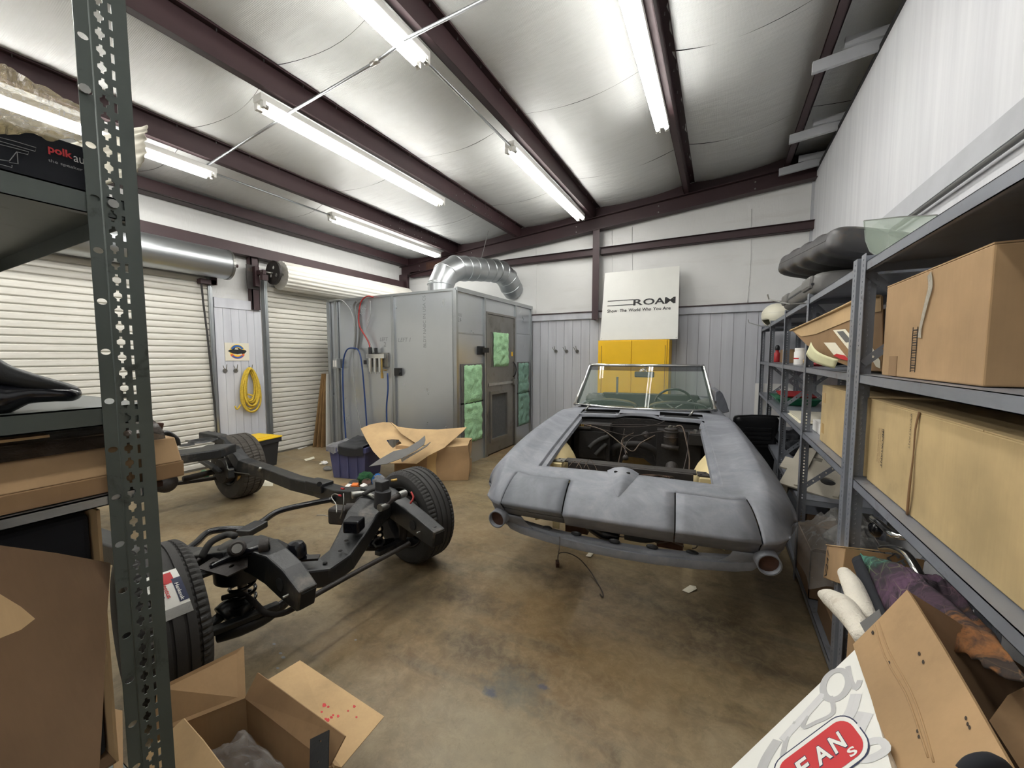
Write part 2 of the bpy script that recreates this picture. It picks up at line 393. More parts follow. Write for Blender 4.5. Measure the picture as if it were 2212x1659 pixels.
    def build(s, name, mat=None, parent=None, smooth=False, label=None, cat=None, group=None, kind=None, loc=None, solid=0, bevel=0, auto=None):
        me = bpy.data.meshes.new(name); me.from_pydata(s.v, [], s.f)
        mats = s.mats or [mat]
        for x in mats: me.materials.append(M[x or mat])
        if len(s.mats) > 1: me.polygons.foreach_set('material_index', s.mi)
        if smooth: me.polygons.foreach_set('use_smooth', [True]*len(me.polygons))
        me.update()
        o = bpy.data.objects.new(name, me); COL.objects.link(o)
        if auto is not None:
            try: me.set_sharp_from_angle(angle=rad(auto))
            except Exception: pass
        if parent is not None:
            o.parent = parent; o.matrix_parent_inverse = wm(parent).inverted()
        if bevel:
            md = o.modifiers.new('bevel', 'BEVEL'); md.width = bevel; md.segments = 2; md.limit_method = 'ANGLE'
        if solid:
            md = o.modifiers.new('solid', 'SOLIDIFY'); md.thickness = solid; md.offset = 0
        tag(o, label, cat, group, kind)
        return o
def wm(o):
    m = Matrix.LocRotScale(o.location, o.rotation_euler, o.scale)
    return (wm(o.parent) @ o.matrix_parent_inverse @ m) if o.parent else m
def tag(o, label=None, cat=None, group=None, kind=None):
    if label: o['label'] = label
    if cat: o['category'] = cat
    if group: o['group'] = group
    if kind: o['kind'] = kind
    return o
def thing(name, label, cat, loc=(0, 0, 0), group=None, kind=None):
    o = bpy.data.objects.new(name, None); COL.objects.link(o); o.location = loc; o.empty_display_size = .1
    return tag(o, label, cat, group, kind)
def copy_tree(o, loc=None, rot=None, label=None, parent=None):
    c = o.copy(); COL.objects.link(c)
    if parent is not None: c.parent = parent
    if loc is not None: c.location = loc
    if rot is not None: c.rotation_euler = rot
    if label: c['label'] = label
    for ch in list(o.children): copy_tree(ch, parent=c)
    return c
def lathe_off(o): return o
def plate(outer, holes, th, name='plate'):
    """flat plate in its own x,y plane with real holes through it, returned as a mesh (x, y, 0..th)"""
    cu = bpy.data.curves.new(name, 'CURVE'); cu.dimensions = '2D'; cu.fill_mode = 'BOTH'; cu.extrude = th/2
    for lp in [outer]+holes:
        sp = cu.splines.new('POLY'); sp.points.add(len(lp)-1); sp.use_cyclic_u = True
        for i, p in enumerate(lp): sp.points[i].co = (p[0], p[1], 0, 1)
    o = bpy.data.objects.new(name, cu); COL.objects.link(o)
    dg = bpy.context.evaluated_depsgraph_get(); me = bpy.data.meshes.new_from_object(o.evaluated_get(dg))
    bpy.data.objects.remove(o); bpy.data.curves.remove(cu)
    return [v.co.copy() for v in me.vertices], [tuple(p.vertices) for p in me.polygons], me
def text_geo(s, size=1.0, ext=.001, shear=0.0, bold=0.0, align='LEFT', space=1.0):
    cu = bpy.data.curves.new('txt', 'FONT'); cu.body = s; cu.size = size; cu.extrude = ext; cu.shear = shear; cu.offset = bold
    cu.align_x = align; cu.resolution_u = 3; cu.space_character = space
    o = bpy.data.objects.new('txt', cu); COL.objects.link(o)
    dg = bpy.context.evaluated_depsgraph_get(); me = bpy.data.meshes.new_from_object(o.evaluated_get(dg))
    r = [v.co.copy() for v in me.vertices], [tuple(p.vertices) for p in me.polygons]
    bpy.data.objects.remove(o); bpy.data.curves.remove(cu); return r
def text_on(s, O, X, Y, width, name, mat, parent, height=None, shear=0.0, bold=0.0, off=.0015, label=None, space=1.0):
    """lettering laid on a plane: O bottom-left corner, X/Y unit-ish directions, width along X (height along Y)"""
    vs, fs = text_geo(s, 1.0, .0, shear, bold, space=space)
    x0 = min(v.x for v in vs); x1 = max(v.x for v in vs); y0 = min(v.y for v in vs); y1 = max(v.y for v in vs)
    X = Vector(X).normalized(); Y = Vector(Y).normalized(); N = X.cross(Y).normalized()
    kx = width/(x1-x0); ky = kx if height is None else height/(y1-y0); O = Vector(O)
    mb = MB(); mb.add([O+X*((v.x-x0)*kx)+Y*((v.y-y0)*ky)+N*(off+v.z) for v in vs], fs)
    return mb.build(name, mat, parent, label=label)
def circ(cx, cy, r, n=10, sy=1.0, a0=0): return [(cx+r*math.cos(a0+2*PI*i/n), cy+r*sy*math.sin(a0+2*PI*i/n)) for i in range(n)]
def rectp(cx, cy, w, h): return [(cx-w/2, cy-h/2), (cx+w/2, cy-h/2), (cx+w/2, cy+h/2), (cx-w/2, cy+h/2)]
def jit(a): return random.uniform(-a, a)
def blob(name, c, r, sc, mat, parent=None, amp=.15, freq=3.0, n=28, seed=0.0, T=None, flat=None, **kw):
    """crumpled soft shape: noise-displaced ellipsoid"""
    mb = MB(); vs = []; fs = []; h = n//2; c = Vector(c)
    for i in range(h+1):
        a = PI*i/h
        for j in range(n):
            b = 2*PI*j/n; d = Vector((math.sin(a)*math.cos(b), math.sin(a)*math.sin(b), math.cos(a)))
            k = 1+amp*noise.noise(d*freq+Vector((seed, seed*2, 0)))*2+amp*.5*abs(noise.noise(d*freq*2.7+Vector((0, seed, 9))))
            p = Vector((d.x*sc[0], d.y*sc[1], d.z*sc[2]))*(r*k)
            if flat is not None and p.z < flat: p.z = flat
            vs.append(c+(T @ p if T is not None else p))
    for i in range(h):
        for j in range(n): fs.append((i*n+j, (i+1)*n+j, (i+1)*n+(j+1) % n, i*n+(j+1) % n))
    mb.add(vs, fs); return mb.build(name, mat, parent, smooth=True, **kw)
def plane_fn(a, b, c):
    """plane through three (px, py, depth) samples; returns pixel -> point on that plane plus its axes"""
    A, B, Cc = (QW(*p) for p in (a, b, c)); n = (B-A).cross(Cc-A).normalized()
    def f(px, py):
        d = ray(px, py); return _c + d*((A-_c).dot(n)/d.dot(n))
    return f, n
def sheet(name, m, par, smp, out, holes=(), th=.005):
    f, n = plane_fn(*smp); O = f(*out[0]); X = (f(*out[1])-O).normalized(); Y = n.cross(X)
    to = lambda p: ((f(*p)-O).dot(X), (f(*p)-O).dot(Y))
    v, fc, _ = plate([to(p) for p in out], [[to(p) for p in h] for h in holes], th)
    return MB().add([O+X*p.x+Y*p.y+n*p.z for p in v], fc).build(name, m, par)
# ================================================================ THE SETTING
XL, XR, YB, YF = -6.1, 1.03, 6.6, -3.6           # left wall, partition, end wall, wall behind the camera
def pb(X): return 3.40+.085*(X+6)                # underside of the purlins, 1:12 roof
PURX = [-4.68, -3.27, -1.89, -.48, .72, 2.1]
def S(mb, name, m, **kw): return mb.build(name, m, kind='structure', **kw)
S(MB().box((XL-.2, YF-.2, -.12), (3.2, YB+.2, 0)), 'floor', 'concrete')
# shallow joint / crack lines in the slab (narrow recessed strips filled dark)
S(MB().box((XL-.2, YB, 0), (3.2, YB+.15, 5.2)), 'wall_back', 'vinyl_wall')
wall_back = bpy.data.objects['wall_back']
wl = MB(); wl.box((XL-.15, YF, 0), (XL, YB, 4.6)); S(wl, 'wall_left', 'vinyl_wall')
wall_left = bpy.data.objects['wall_left']
S(MB().box((XR, YF, 0), (XR+.12, YB, 3.90)), 'wall_right', 'wall_boards')
wall_right = bpy.data.objects['wall_right']
S(MB().box((XL-.2, YF-.15, 0), (3.2, YF, 5.2)), 'wall_front', 'vinyl_wall')
S(MB().box((3.05, YF, 0), (3.2, YB, 5.2)), 'wall_beyond', 'vinyl_wall')
# roof deck above, then the sagging insulation blankets, one object per sheet
ceil = S(MB().hexa([(XL-.2, YF, pb(XL-.2)+.36), (3.2, YF, pb(3.2)+.36), (3.2, YB, pb(3.2)+.36), (XL-.2, YB, pb(XL-.2)+.36),
         (XL-.2, YF, pb(XL-.2)+.42), (3.2, YF, pb(3.2)+.42), (3.2, YB, pb(3.2)+.42), (XL-.2, YB, pb(XL-.2)+.42)]), 'ceiling', 'shadow_black')
bays = [-6.05]+PURX+[3.05]
ys = [-3.6, -2.95, -1.27, .40, 2.05, 3.72, 5.38, 6.56]
for bi in range(len(bays)-1):
    x0, x1 = bays[bi]+.012, bays[bi+1]-.004
    for k in range(len(ys)-1):
        y0, y1 = ys[k]+.0022, ys[k+1]-.0022
        sd = random.random()*9; off = jit(.02)
        def fn(u, v, x0=x0, x1=x1, y0=y0, y1=y1, sd=sd, off=off):
            x = x0+(x1-x0)*u; bow = .10*math.sin(PI*u)
            y = y0+(y1-y0)*v+bow+(0 if True else 0)
            z = pb(x)+.195-.055*math.sin(PI*u)**.8+.006*noise.noise(Vector((x*2.2, y*5, sd)))
            if bi == 0: z -= .03*math.sin(PI*u)
            e = min(v, 1-v); z += .006*math.exp(-e*e*900)*math.sin(PI*u)
            return (x, min(y, 6.58), z)
        MB().grid(fn, 12, 14).build('insulation_panel', 'vinyl', ceil, smooth=True)
# purlins: Z sections in red primer
def zsec(x, y0, y1, zb, h=.195, fl=.066, t=.005):
    m = MB()
    m.box((x-t/2, y0, zb), (x+t/2, y1, zb+h)); m.box((x-fl, y0, zb), (x, y1, zb+t)); m.box((x-fl, y0, zb), (x-fl+t, y1, zb+.018))
    m.box((x, y0, zb+h-t), (x+fl, y1, zb+h)); m.box((x+fl-t, y0, zb+h-.018), (x+fl, y1, zb+h))
    return m
ordn = ['first', 'second', 'third', 'fourth', 'fifth', 'sixth']
for i, x in enumerate(PURX):
    t_ = thing('roof_purlin', f'dark red steel roof purlin, {ordn[i]} from the roll-door wall' if i < 5 else 'dark red steel roof purlin beyond the white partition', 'beam', (x, 6.3, pb(x)), 'dark red roof purlins')
    zsec(x, YF, 6.56, pb(x)).build('z_section', 'red_steel', t_)
    sc = MB(); y = -1.0
    while y < 6.3:
        sc.box((x+.028, y, pb(x)+.168), (x+.034, y+.006, pb(x)+.19)); y += .33
    sc.build('screw_row', 'steel', t_, kind='stuff')
    if i in (0, 1):   # lap joint bolts near the end frame
        bo = MB()
        for (yy, zz) in [(4.55, .06), (4.75, .15), (4.75, .05)]+[(4.95+.05*k, .16) for k in range(3)]+[(4.95+.05*k, .06) for k in range(3)]+[(5.3+.09*k, .15) for k in range(3)]+[(5.3+.09*k, .05) for k in range(3)]+[(5.75+.06*k, .14) for k in range(3)]+[(5.75+.06*k, .06) for k in range(3)]:
            bo.cyl((x, yy, pb(x)+zz), (x+.012, yy, pb(x)+zz), .008, 6)
        bo.build('bolt_row', 'steel', t_, kind='stuff')
# eave strut and girts on the roll-door wall
def csec(m, a, b, w, h, t=.006, open_dir=-1):
    """C channel along Y from a to b (Vector ends at lower outer corner)"""
    (x, y0, z), (_, y1, _) = a, b
    m.box((x-t/2, y0, z), (x+t/2, y1, z+h)); m.box((x-w, y0, z), (x, y1, z+t)); m.box((x-w, y0, z+h-t), (x, y1, z+h))
    return m
e_ = thing('eave_strut', 'dark red eave strut along the top of the roll-door wall', 'beam', (-5.98, 6.3, 3.38))
csec(MB(), (-5.92, YF, 3.40), (-5.92, 6.5, 0), .16, .15).build('channel', 'red_steel', e_)
MB().box((-5.90, YF, 3.40), (-5.86, 6.5, 3.412)).build('lip', 'red_steel', e_)
g_ = thing('wall_girt', 'dark red girt over the roll-up doors on the left wall', 'beam', (-5.98, 6.3, 2.92))
csec(MB(), (-5.93, YF, 2.915), (-5.93, 6.5, 0), .16, .145).build('channel', 'red_steel', g_)
# end frame rafter with flanges, posts and girts
def rz(x): return 3.20+.085*(x+6)
rf = thing('end_rafter', 'dark red I-beam rafter sloping along the end wall', 'beam', (-6.0, 6.5, rz(-6)))
def along(m, x0, x1, y0, y1, d0, d1):
    return m.hexa([(x0, y0, rz(x0)+d0), (x1, y0, rz(x1)+d0), (x1, y1, rz(x1)+d0), (x0, y1, rz(x0)+d0), (x0, y0, rz(x0)+d1), (x1, y0, rz(x1)+d1), (x1, y1, rz(x1)+d1), (x0, y1, rz(x0)+d1)])
along(MB(), -6.1, XR, 6.49, 6.498, 0, .19).build('web', 'red_steel', rf)
along(MB(), -6.1, XR, 6.42, 6.56, -.008, 0).build('lower_flange', 'red_steel', rf)
along(MB(), -6.1, XR, 6.42, 6.56, .19, .198).build('upper_flange', 'red_steel', rf)
along(MB(), -6.1, XR, 6.56, 6.60, .19, .38).build('rake_angle', 'red_steel', rf)
bo = MB()
for x in (-5.6, -4.3, -2.2, -.9, .35):
    for d in (.05, .14): bo.cyl((x, 6.49, rz(x)+d), (x, 6.478, rz(x)+d), .011, 6)
bo.build('bolt_row', 'steel', rf, kind='stuff')
ob = MB().box((-5.42, 6.484, rz(-5.5)+.03), (-5.0, 6.4895, rz(-5.3)+.16)); ob.build('bare_patch', 'brown_rust', rf)
cp = thing('end_wall_column', 'dark red steel column behind the left edge of the white sign', 'column', (-1.84, 6.5, 0))
MB().box((-1.88, 6.44, 2.1), (-1.872, 6.6, rz(-1.85))).build('web', 'red_steel', cp)
MB().box((-1.90, 6.435, 2.1), (-1.79, 6.443, rz(-1.85))).build('front_flange', 'red_steel', cp)
cc = thing('corner_column', 'dark red steel column in the corner behind the galvanised booth', 'column', (-6.0, 6.5, 0))
MB().box((-6.08, 6.40, 0), (-5.86, 6.41, 3.22)).build('front_flange', 'red_steel', cc)
MB().box((-5.98, 6.41, 0), (-5.97, 6.58, 3.22)).build('web', 'red_steel', cc)
g1 = thing('end_wall_girt', 'dark red girt from the end-wall column to the white partition', 'beam', (1.0, 6.5, 3.2))
MB().box((-1.79, 6.49, 3.16), (XR, 6.60, 3.165)).box((-1.79, 6.49, 3.16), (XR, 6.496, 3.265)).box((-1.79, 6.45, 3.26), (XR, 6.6, 3.266)).build('channel', 'red_steel', g1)
g2 = thing('end_wall_girt', 'dark red girt between the end-wall column and the silver duct', 'beam', (-3, 6.5, 3.2))
MB().box((-5.86, 6.49, 3.16), (-1.9, 6.60, 3.165)).box((-5.86, 6.49, 3.16), (-1.9, 6.496, 3.265)).box((-5.86, 6.45, 3.26), (-1.9, 6.6, 3.266)).build('channel', 'red_steel', g2)
# end wall: vertical insulation seams, dark sill strip, cap trim, grooved wainscot boards
tr = MB()
for x in (-2.98, -1.62, -1.30, .33):
    pts = [(x+.008*math.sin(z*5), YB-.004, z) for z in [2.26+.1*i for i in range(14)]]
    tr.tube(pts, .005, 5)
tr.build('seam_row', 'vinyl_wall', wall_back, smooth=True, kind='stuff')
S(MB().box((-3.03, 6.50, 2.235), (XR, 6.6, 2.25)), 'trim_1', 'red_steel')
S(MB().box((-3.03, 6.52, 2.13), (XR, 6.6, 2.234)), 'trim_2', 'wainscot')
S(MB().box((-3.04, 6.575, .0), (XR, 6.6, 2.15)), 'wall_backing', 'groove_gray')
x = -3.03
while x < XR-.02:
    MB().box((x, 6.560, 0), (min(x+.1475, XR), 6.576, 2.15)).build('plank', 'wainscot', wall_back); x += .152
# left wall between the doors: cap, boards
S(MB().box((-6.08, 2.86, 2.16), (-6.02, 3.47, 2.29)), 'trim_3', 'wainscot')
S(MB().box((-6.10, 2.85, 0), (-6.055, 3.47, 2.17)), 'trim_4', 'groove_gray')
for k in range(6): MB().box((-6.06, 2.86+.102*k, 0), (-6.032, 2.86+.102*k+.099, 2.16)).build('plank', 'wainscot', wall_left)
# partition: flat batten rail, dark conduit under it, corner trim, top angle
S(MB().box((XR-.022, YF, 2.375), (XR, 6.6, 2.50)), 'trim_5', 'wood_gray')
S(MB().box((XR-.03, 6.57, 0), (XR, 6.60, 3.9)), 'trim_6', 'wood_gray')
S(MB().box((XR-.012, YF, 3.885), (XR+.03, 6.5, 3.915)), 'trim_7', 'ink_black')
c_ = MB().tube([(XR-.03, YF, 2.345), (XR-.03, 4.5, 2.345)], .013, 8); c_.build('wall_cable', 'case_grey', label='thin dark cable run under the rail of the white partition', cat='cable', smooth=True)
# lumber struts bridging the partition top to the purlin
for i, y in enumerate((2.2, 4.2, 5.42, 6.3)):
    lb = ['grey painted lumber strut over the shelves, out of frame end', 'grey painted lumber strut on the partition top, nearest the camera in view', 'grey painted lumber strut on the partition top, middle one in view', 'grey painted lumber strut on the partition top beside the end rafter'][i]
    t_ = thing('lumber_strut', lb, 'lumber', (XR, y, 3.9), 'lumber struts on the partition')
    zz = pb(.72)-.04
    MB().hexa([(.60, y, zz-.09), (1.2, y, 3.905), (1.2, y+.038, 3.905), (.60, y+.038, zz-.09), (.60, y, zz-.001), (1.2, y, 3.995), (1.2, y+.038, 3.995), (.60, y+.038, zz-.001)]).build('board', 'wood_gray', t_)
    MB().hexa([(.80, y-.03, zz+.03), (1.25, y-.03, zz+.03), (1.25, y+.0, zz+.03), (.80, y, zz+.03), (.80, y-.03, zz+.10), (1.25, y-.03, zz+.10), (1.25, y, zz+.10), (.80, y, zz+.10)]).build('upper_board', 'wood_gray', t_)
# ---------------------------------------------------------------- roll-up doors
def roll_door(name, y0, y1, ztop, drum_r, drum_m, lid):
    d = thing(name, None, None, (-6.05, (y0+y1)/2, 0), kind='structure')
    p = .0765; n = int(ztop/p); me = None
    for k in range(n):
        z = k*p
        if me is None:
            mb = MB(); pr = [(-.008, 0), (.012, .007), (.015, .012), (.016, .035), (.015, .058), (.011, .064), (-.008, .070), (-.008, .0765)]
            fs = []; vs = []
            for yy in (y0, y1):
                for (dx, dz) in pr: vs.append((-6.05+dx, yy, dz))
            q = len(pr); fs = [(i, i+1, q+i+1, q+i) for i in range(q-1)]
            mb.add(vs, fs); o = mb.build('slat', 'door_slat', d); me = o
            md = o.modifiers.new('solid', 'SOLIDIFY'); md.thickness = .003
            o.location.z = .02
        else:
            c = me.copy(); COL.objects.link(c); c.location.z = .02+z
    MB().box((-6.07, y0, .0), (-6.02, y1, .022)).build('bottom_bar', 'steel', d)
    for yy, s_ in ((y0-.035, 1), (y1-.01, 1)):
        MB().box((-6.08, yy, 0), (-6.0, yy+.045, ztop+.08)).box((-6.0, yy+.012, 0), (-5.99, yy+.03, ztop+.02)).build('side_guide', 'galv', d)
    return d
d1 = roll_door('door_1', -.9, 2.80, 2.60, .19, 'galv', '')
d2 = roll_door('door_2', 3.55, 6.38, 2.60, .20, 'door_slat', '')
# hood cylinder over door 1 (smooth metal)
rc = thing('roll_door_hood', 'smooth galvanised barrel hood above the left roll-up door', 'door hood', (-5.85, 2.9, 2.70))
MB().cyl((-5.84, -1.0, 2.71), (-5.84, 2.96, 2.71), .19, 40).build('barrel', 'galv', rc, smooth=True, auto=40)
MB().lathe([(0, .005), (.15, .005), (.196, 0), (.196, -.03)], (-5.84, 2.962, 2.71), (0, 1, 0), 36).build('end_cap', 'steel', rc)
MB().cyl((-5.84, 2.96, 2.72), (-5.84, 3.08, 2.72), .022, 12).box((-5.93, 2.98, 2.60), (-5.80, 3.02, 2.70)).box((-6.02, 2.93, 2.56), (-5.86, 2.945, 2.70)).build('axle_bracket', 'red_steel', rc)
MB().box((-6.04, 2.68, 2.44), (-5.94, 2.86, 2.50)).box((-5.95, 2.80, 2.44), (-5.94, 2.87, 2.54)).build('stop_bracket', 'red_steel', rc)
MB().tube([(-5.97, 2.70, 2.45), (-5.97, 2.71, 2.2), (-5.99, 2.745, 1.8), (-6.0, 2.775, 1.2), (-6.0, 2.80, .6), (-6.0, 2.80, .1)], .012, 8).build('weather_strip', 'rubber', rc)
# coil over door 2: the rolled curtain shows its ribs
rd = thing('roll_door_coil', 'ribbed white rolled-up curtain above the right roll-up door', 'door coil', (-5.84, 3.6, 2.70))
pr = []; n = 46
for i in range(n+1):
    pass
mb = MB(); vs = []; fs = []; N = 22; q = N*4
for yy in (3.66, 6.34):
    for i in range(q):
        a = 2*PI*i/q; r_ = .206+(.006 if i % 4 in (1, 2) else -.002); vs.append((-5.84+math.cos(a)*r_, yy, 2.70+math.sin(a)*r_))
fs = [(i, (i+1) % q, q+(i+1) % q, q+i) for i in range(q)]+[tuple(range(q))[::-1], tuple(range(q, 2*q))]
mb.add(vs, fs).build('curtain_roll', 'door_slat', rd)
v_, f_, me_ = plate(circ(0, 0, .165, 28), [circ(.075*math.cos(a), .075*math.sin(a), .028, 12) for a in (PI/2, PI/2+2*PI/3, PI/2+4*PI/3)], .012)
mb = MB(); mb.add([(-5.76+p.x, 3.52+p.z, 2.705+p.y) for p in v_], f_); mb.lathe([(.155, -.012), (.172, -.016), (.172, .016), (.155, .012)], (-5.76, 3.52, 2.705), (0, 1, 0), 28)
mb.build('end_wheel', 'dark_iron', rd)
MB().cyl((-5.80, 3.36, 2.70), (-5.76, 3.66, 2.70), .016, 10).build('axle', 'steel', rd, smooth=True)
jb = thing('door_jamb_post', 'dark red jamb post carrying the black bracket plate between the roll-up doors', 'post', (-5.98, 3.42, 2.17))
MB().box((-6.08, 3.33, 2.17), (-5.98, 3.345, 2.93)).box((-5.99, 3.33, 2.17), (-5.98, 3.44, 2.93)).box((-6.08, 3.43, 2.17), (-5.98, 3.44, 2.93)).build('post', 'red_steel', jb)
MB().box((-5.975, 3.26, 2.46), (-5.965, 3.42, 2.80)).build('bracket_plate', 'dark_iron', jb)
MB().box((-5.962, 3.34, 2.50), (-5.90, 3.40, 2.78)).box((-5.95, 3.36, 2.66), (-5.74, 3.40, 2.72)).box((-5.82, 3.36, 2.58), (-5.76, 3.44, 2.66)).build('bearing_bracket', 'red_steel', jb)
for y in (.9, 2.62, 5.9):
    pass
# ---------------------------------------------------------------- fluorescent strip lights
def strip_light():
    t_ = thing('strip_light', 'x', 'light', (0, 0, 0), 'twin-tube fluorescent strips')
    L = 2.38
    MB().box((-.055, 0, 0), (.055, L, .055)).build('housing', 'white_enamel', t_, bevel=.006)
    MB().hexa([(-.020, .05, -.022), (.020, .05, -.022), (.020, L-.05, -.022), (-.020, L-.05, -.022), (-.045, .05, 0), (.045, .05, 0), (.045, L-.05, 0), (-.045, L-.05, 0)]).build('reflector', 'white_enamel', t_)
    for x in (-.040, .040):
        MB().cyl((x, .06, -.034), (x, L-.06, -.034), .0185, 14).build('tube', 'tube_glow', t_, smooth=True)
        MB().cyl((x, .035, -.034), (x, .062, -.034), .019, 14).build('tube_cap', 'aluminium', t_); MB().cyl((x, L-.062, -.034), (x, L-.035, -.034), .019, 14).build('tube_cap', 'aluminium', t_)
    for y in (.012, L-.036):
        for x in (-.042, .042): MB().box((x-.02, y, -.05), (x+.02, y+.024, .0)).build('lamp_holder', 'white_enamel', t_, bevel=.004)
    return t_
sl = strip_light()
fix = [(-4.80, -.03, 'bright strip light cut off by the green rack post, nearest the roll-up doors'),
       (-4.80, 3.74, 'strip light under the first purlin, above the right roll-up door'),
       (-3.35, 1.97, 'strip light hanging under the second purlin, full length in view'),
       (-1.99, .02, 'strip light at the top centre, its near end out of frame'),
       (-1.99, 3.72, 'strip light under the third purlin, ending by the end rafter'),
       (-.58, 1.96, 'strip light hanging to the right, above the sports car nose')]
ext = [(-3.35, -2.2), (-.58, -1.6), (-1.99, -2.9)]  # the last is an unseen fixture added to brighten the white partition
for i, (x, y, lb) in enumerate(fix):
    o = sl if i == 0 else copy_tree(sl)
    o.location = (x, y, pb(x)-.085); o['label'] = lb
    cs = MB()
    for yy in (.3, 2.1): cs.box((x-.01, y+yy, pb(x)-.031), (x+.11, y+yy+.03, pb(x)-.0235))
for i, (x, y) in enumerate(ext):
    o = copy_tree(sl); o.location = (x, y, pb(x)-.085); o['label'] = 'strip light behind the camera, '+('left row', 'right row', 'middle row, added to brighten the partition')[i]
# conduits
def tube_thing(name, label, cat, pts, r, m, n=10, smooth=0, **kw):
    return MB().tube(pts, r, n, smooth=smooth).build(name, m, smooth=True, label=label, cat=cat, **kw)
tube_thing('conduit', 'thin steel conduit crossing to the right of the top centre strip light', 'conduit', [(1.6, 1.98, 3.66), (-.6, 2.09, 3.58), (-1.93, 2.12, 3.60)], .011, 'conduit')
cn = thing('conduit', 'thin steel conduit with a coupling between the second purlin and the top centre strip light', 'conduit', (-2.6, 2.15, 3.6))
MB().tube([(-2.03, 2.15, 3.61), (-2.25, 2.16, 3.585), (-3.30, 2.20, 3.55)], .011, 10).build('pipe', 'conduit', cn, smooth=True)
MB().cyl((-2.20, 2.158, 3.59), (-2.28, 2.162, 3.583), .018, 10).build('coupling', 'aluminium', cn, smooth=True)
tube_thing('conduit', 'thin steel conduit between the two strip lights on the left', 'conduit', [(-3.40, 2.21, 3.545), (-4.78, 2.27, 3.475)], .011, 'conduit')
tube_thing('conduit', 'long thin conduit joining the two centre strip lights under the third purlin', 'conduit', [(-1.985, 2.40, 3.665), (-1.985, 3.74, 3.665)], .011, 'conduit')
tube_thing('conduit', 'long thin conduit joining the two left strip lights under the first purlin', 'conduit', [(-4.80, 2.36, 3.43), (-4.80, 3.76, 3.43)], .011, 'conduit')
# ---------------------------------------------------------------- galvanised booth
bo_ = thing('spray_booth', 'galvanised sheet metal booth with a steel door standing in the far corner', 'booth', (-4.28, 5.4, 0))
X0, X1, Y0, Y1, ZT = -5.53, -3.05, 4.23, 6.53, 2.35
def bpart(mb, name, m, **kw): return mb.build(name, m, bo_, **kw)
for (a, b, zt) in ((X0+.24, -4.16, 2.35), (-4.12, X1, 2.35)):
    bpart(MB().box((a, Y0, 0), (b, Y0+.02, zt)), 'wall_panel', 'booth_sheet')
bpart(MB().box((X0, Y0+.01, 0), (X0+.23, Y0+.03, ZT)), 'wall_panel', 'booth_sheet')
bpart(MB().box((X0, Y0+.03, 0), (X0+.02, Y1, ZT)), 'wall_panel', 'booth_sheet')
bpart(MB().box((X0, Y0, ZT), (X1, Y1, ZT+.015)), 'roof_panel', 'galv')
for x, w in ((X0, .05), (X0+.17, .06), (-4.165, .05), (X1-.045, .05)):
    bpart(MB().box((x, Y0-.03, 0), (x+w, Y0, ZT)).box((x, Y0-.034, 0), (x+.012, Y0-.03, ZT)), 'stud', 'galv')
bpart(MB().box((X0, Y0-.02, ZT), (X1, Y0+.03, ZT+.03)), 'top_rail', 'galv')
bpart(MB().box((X1, Y0-.01, ZT-.01), (X1+.03, Y1, ZT+.045)), 'top_rail', 'galv')
dl, dr, dt = 4.965, 5.83, 2.12
bpart(MB().box((X1-.02, Y0, 0), (X1, 4.90, 2.34)), 'wall_panel', 'booth_sheet')
bpart(MB().box((X1-.02, 5.88, 0), (X1, Y1, 2.34)), 'wall_panel', 'booth_sheet')
bpart(MB().box((X1-.02, 4.90, dt+.03), (X1, 5.88, 2.34)), 'wall_panel', 'booth_sheet')
for y in (4.19, 4.88, 5.86, 6.47):
    bpart(MB().box((X1, y, 0), (X1+.025, y+.05, ZT)).box((X1+.025, y, 0), (X1+.029, y+.012, ZT)), 'stud', 'galv')
bpart(MB().box((X1-.002, 4.25, 1.80), (X1+.008, 4.88, 1.815)), 'seam_strip', 'galv')
bpart(MB().box((X1-.002, 5.9, 1.88), (X1+.008, 6.47, 1.89)), 'seam_strip', 'galv')
dd = thing('booth_door', None, None, (X1, dl, 0)); dd.parent = bo_; dd.matrix_parent_inverse = wm(bo_).inverted()
del_ = MB()
del_.box((X1-.01, dl-.03, 0), (X1+.03, dl, dt+.03)).box((X1-.01, dr, 0), (X1+.03, dr+.03, dt+.03)).box((X1-.01, dl, dt), (X1+.03, dr, dt+.03))
del_.build('frame', 'door_steel', dd)
xs = X1+.004
def rect_ring(m, x0, x1, a, b, c, d, a2, b2, c2, d2):  # outer (y a..b, z c..d) inner opening
    m.box((x0, a, c), (x1, a2, d)).box((x0, b2, c), (x1, b, d)).box((x0, a2, c), (x1, b2, c2)).box((x0, a2, d2), (x1, b2, d)); return m
w1 = (5.14, 5.60, 1.36, 1.84); w2 = (5.08, 5.56, .24, .92)
m_ = MB(); y0_, y1_ = dl+.004, dr-.004
m_.box((xs-.02, y0_, .02), (xs+.012, w2[0], dt-.004)).box((xs-.02, w2[1]+.06, .02), (xs+.012, y1_, dt-.004))
m_.box((xs-.02, w2[0], .02), (xs+.012, w2[1]+.06, w2[2])).box((xs-.02, w2[0], w2[3]), (xs+.012, w2[1]+.06, dt-.004)); m_.box((xs-.02, w2[1], w2[2]), (xs+.012, w2[1]+.06, w2[3]))
m_.build('leaf', 'door_steel', dd)
rect_ring(MB(), xs+.012, xs+.03, w2[0]-.05, w2[1]+.05, w2[2]-.05, w2[3]+.05, w2[0], w2[1], w2[2], w2[3]).build('vent_frame', 'door_steel', dd)
MB().box((xs-.012, w2[0], w2[2]), (xs-.006, w2[1], w2[3])).build('vent_screen', 'mesh_gray', dd)
rect_ring(MB(), xs+.012, xs+.022, w1[0]-.06, w1[1]+.02, w1[2]-.02, w1[3]+.02, w1[0]-.03, w1[1], w1[2], w1[3]).build('window_frame', 'door_steel', dd)
MB().box((xs+.012, dl+.02, 1.055), (xs+.03, dr-.02, 1.095)).build('push_bar', 'aluminium', dd)
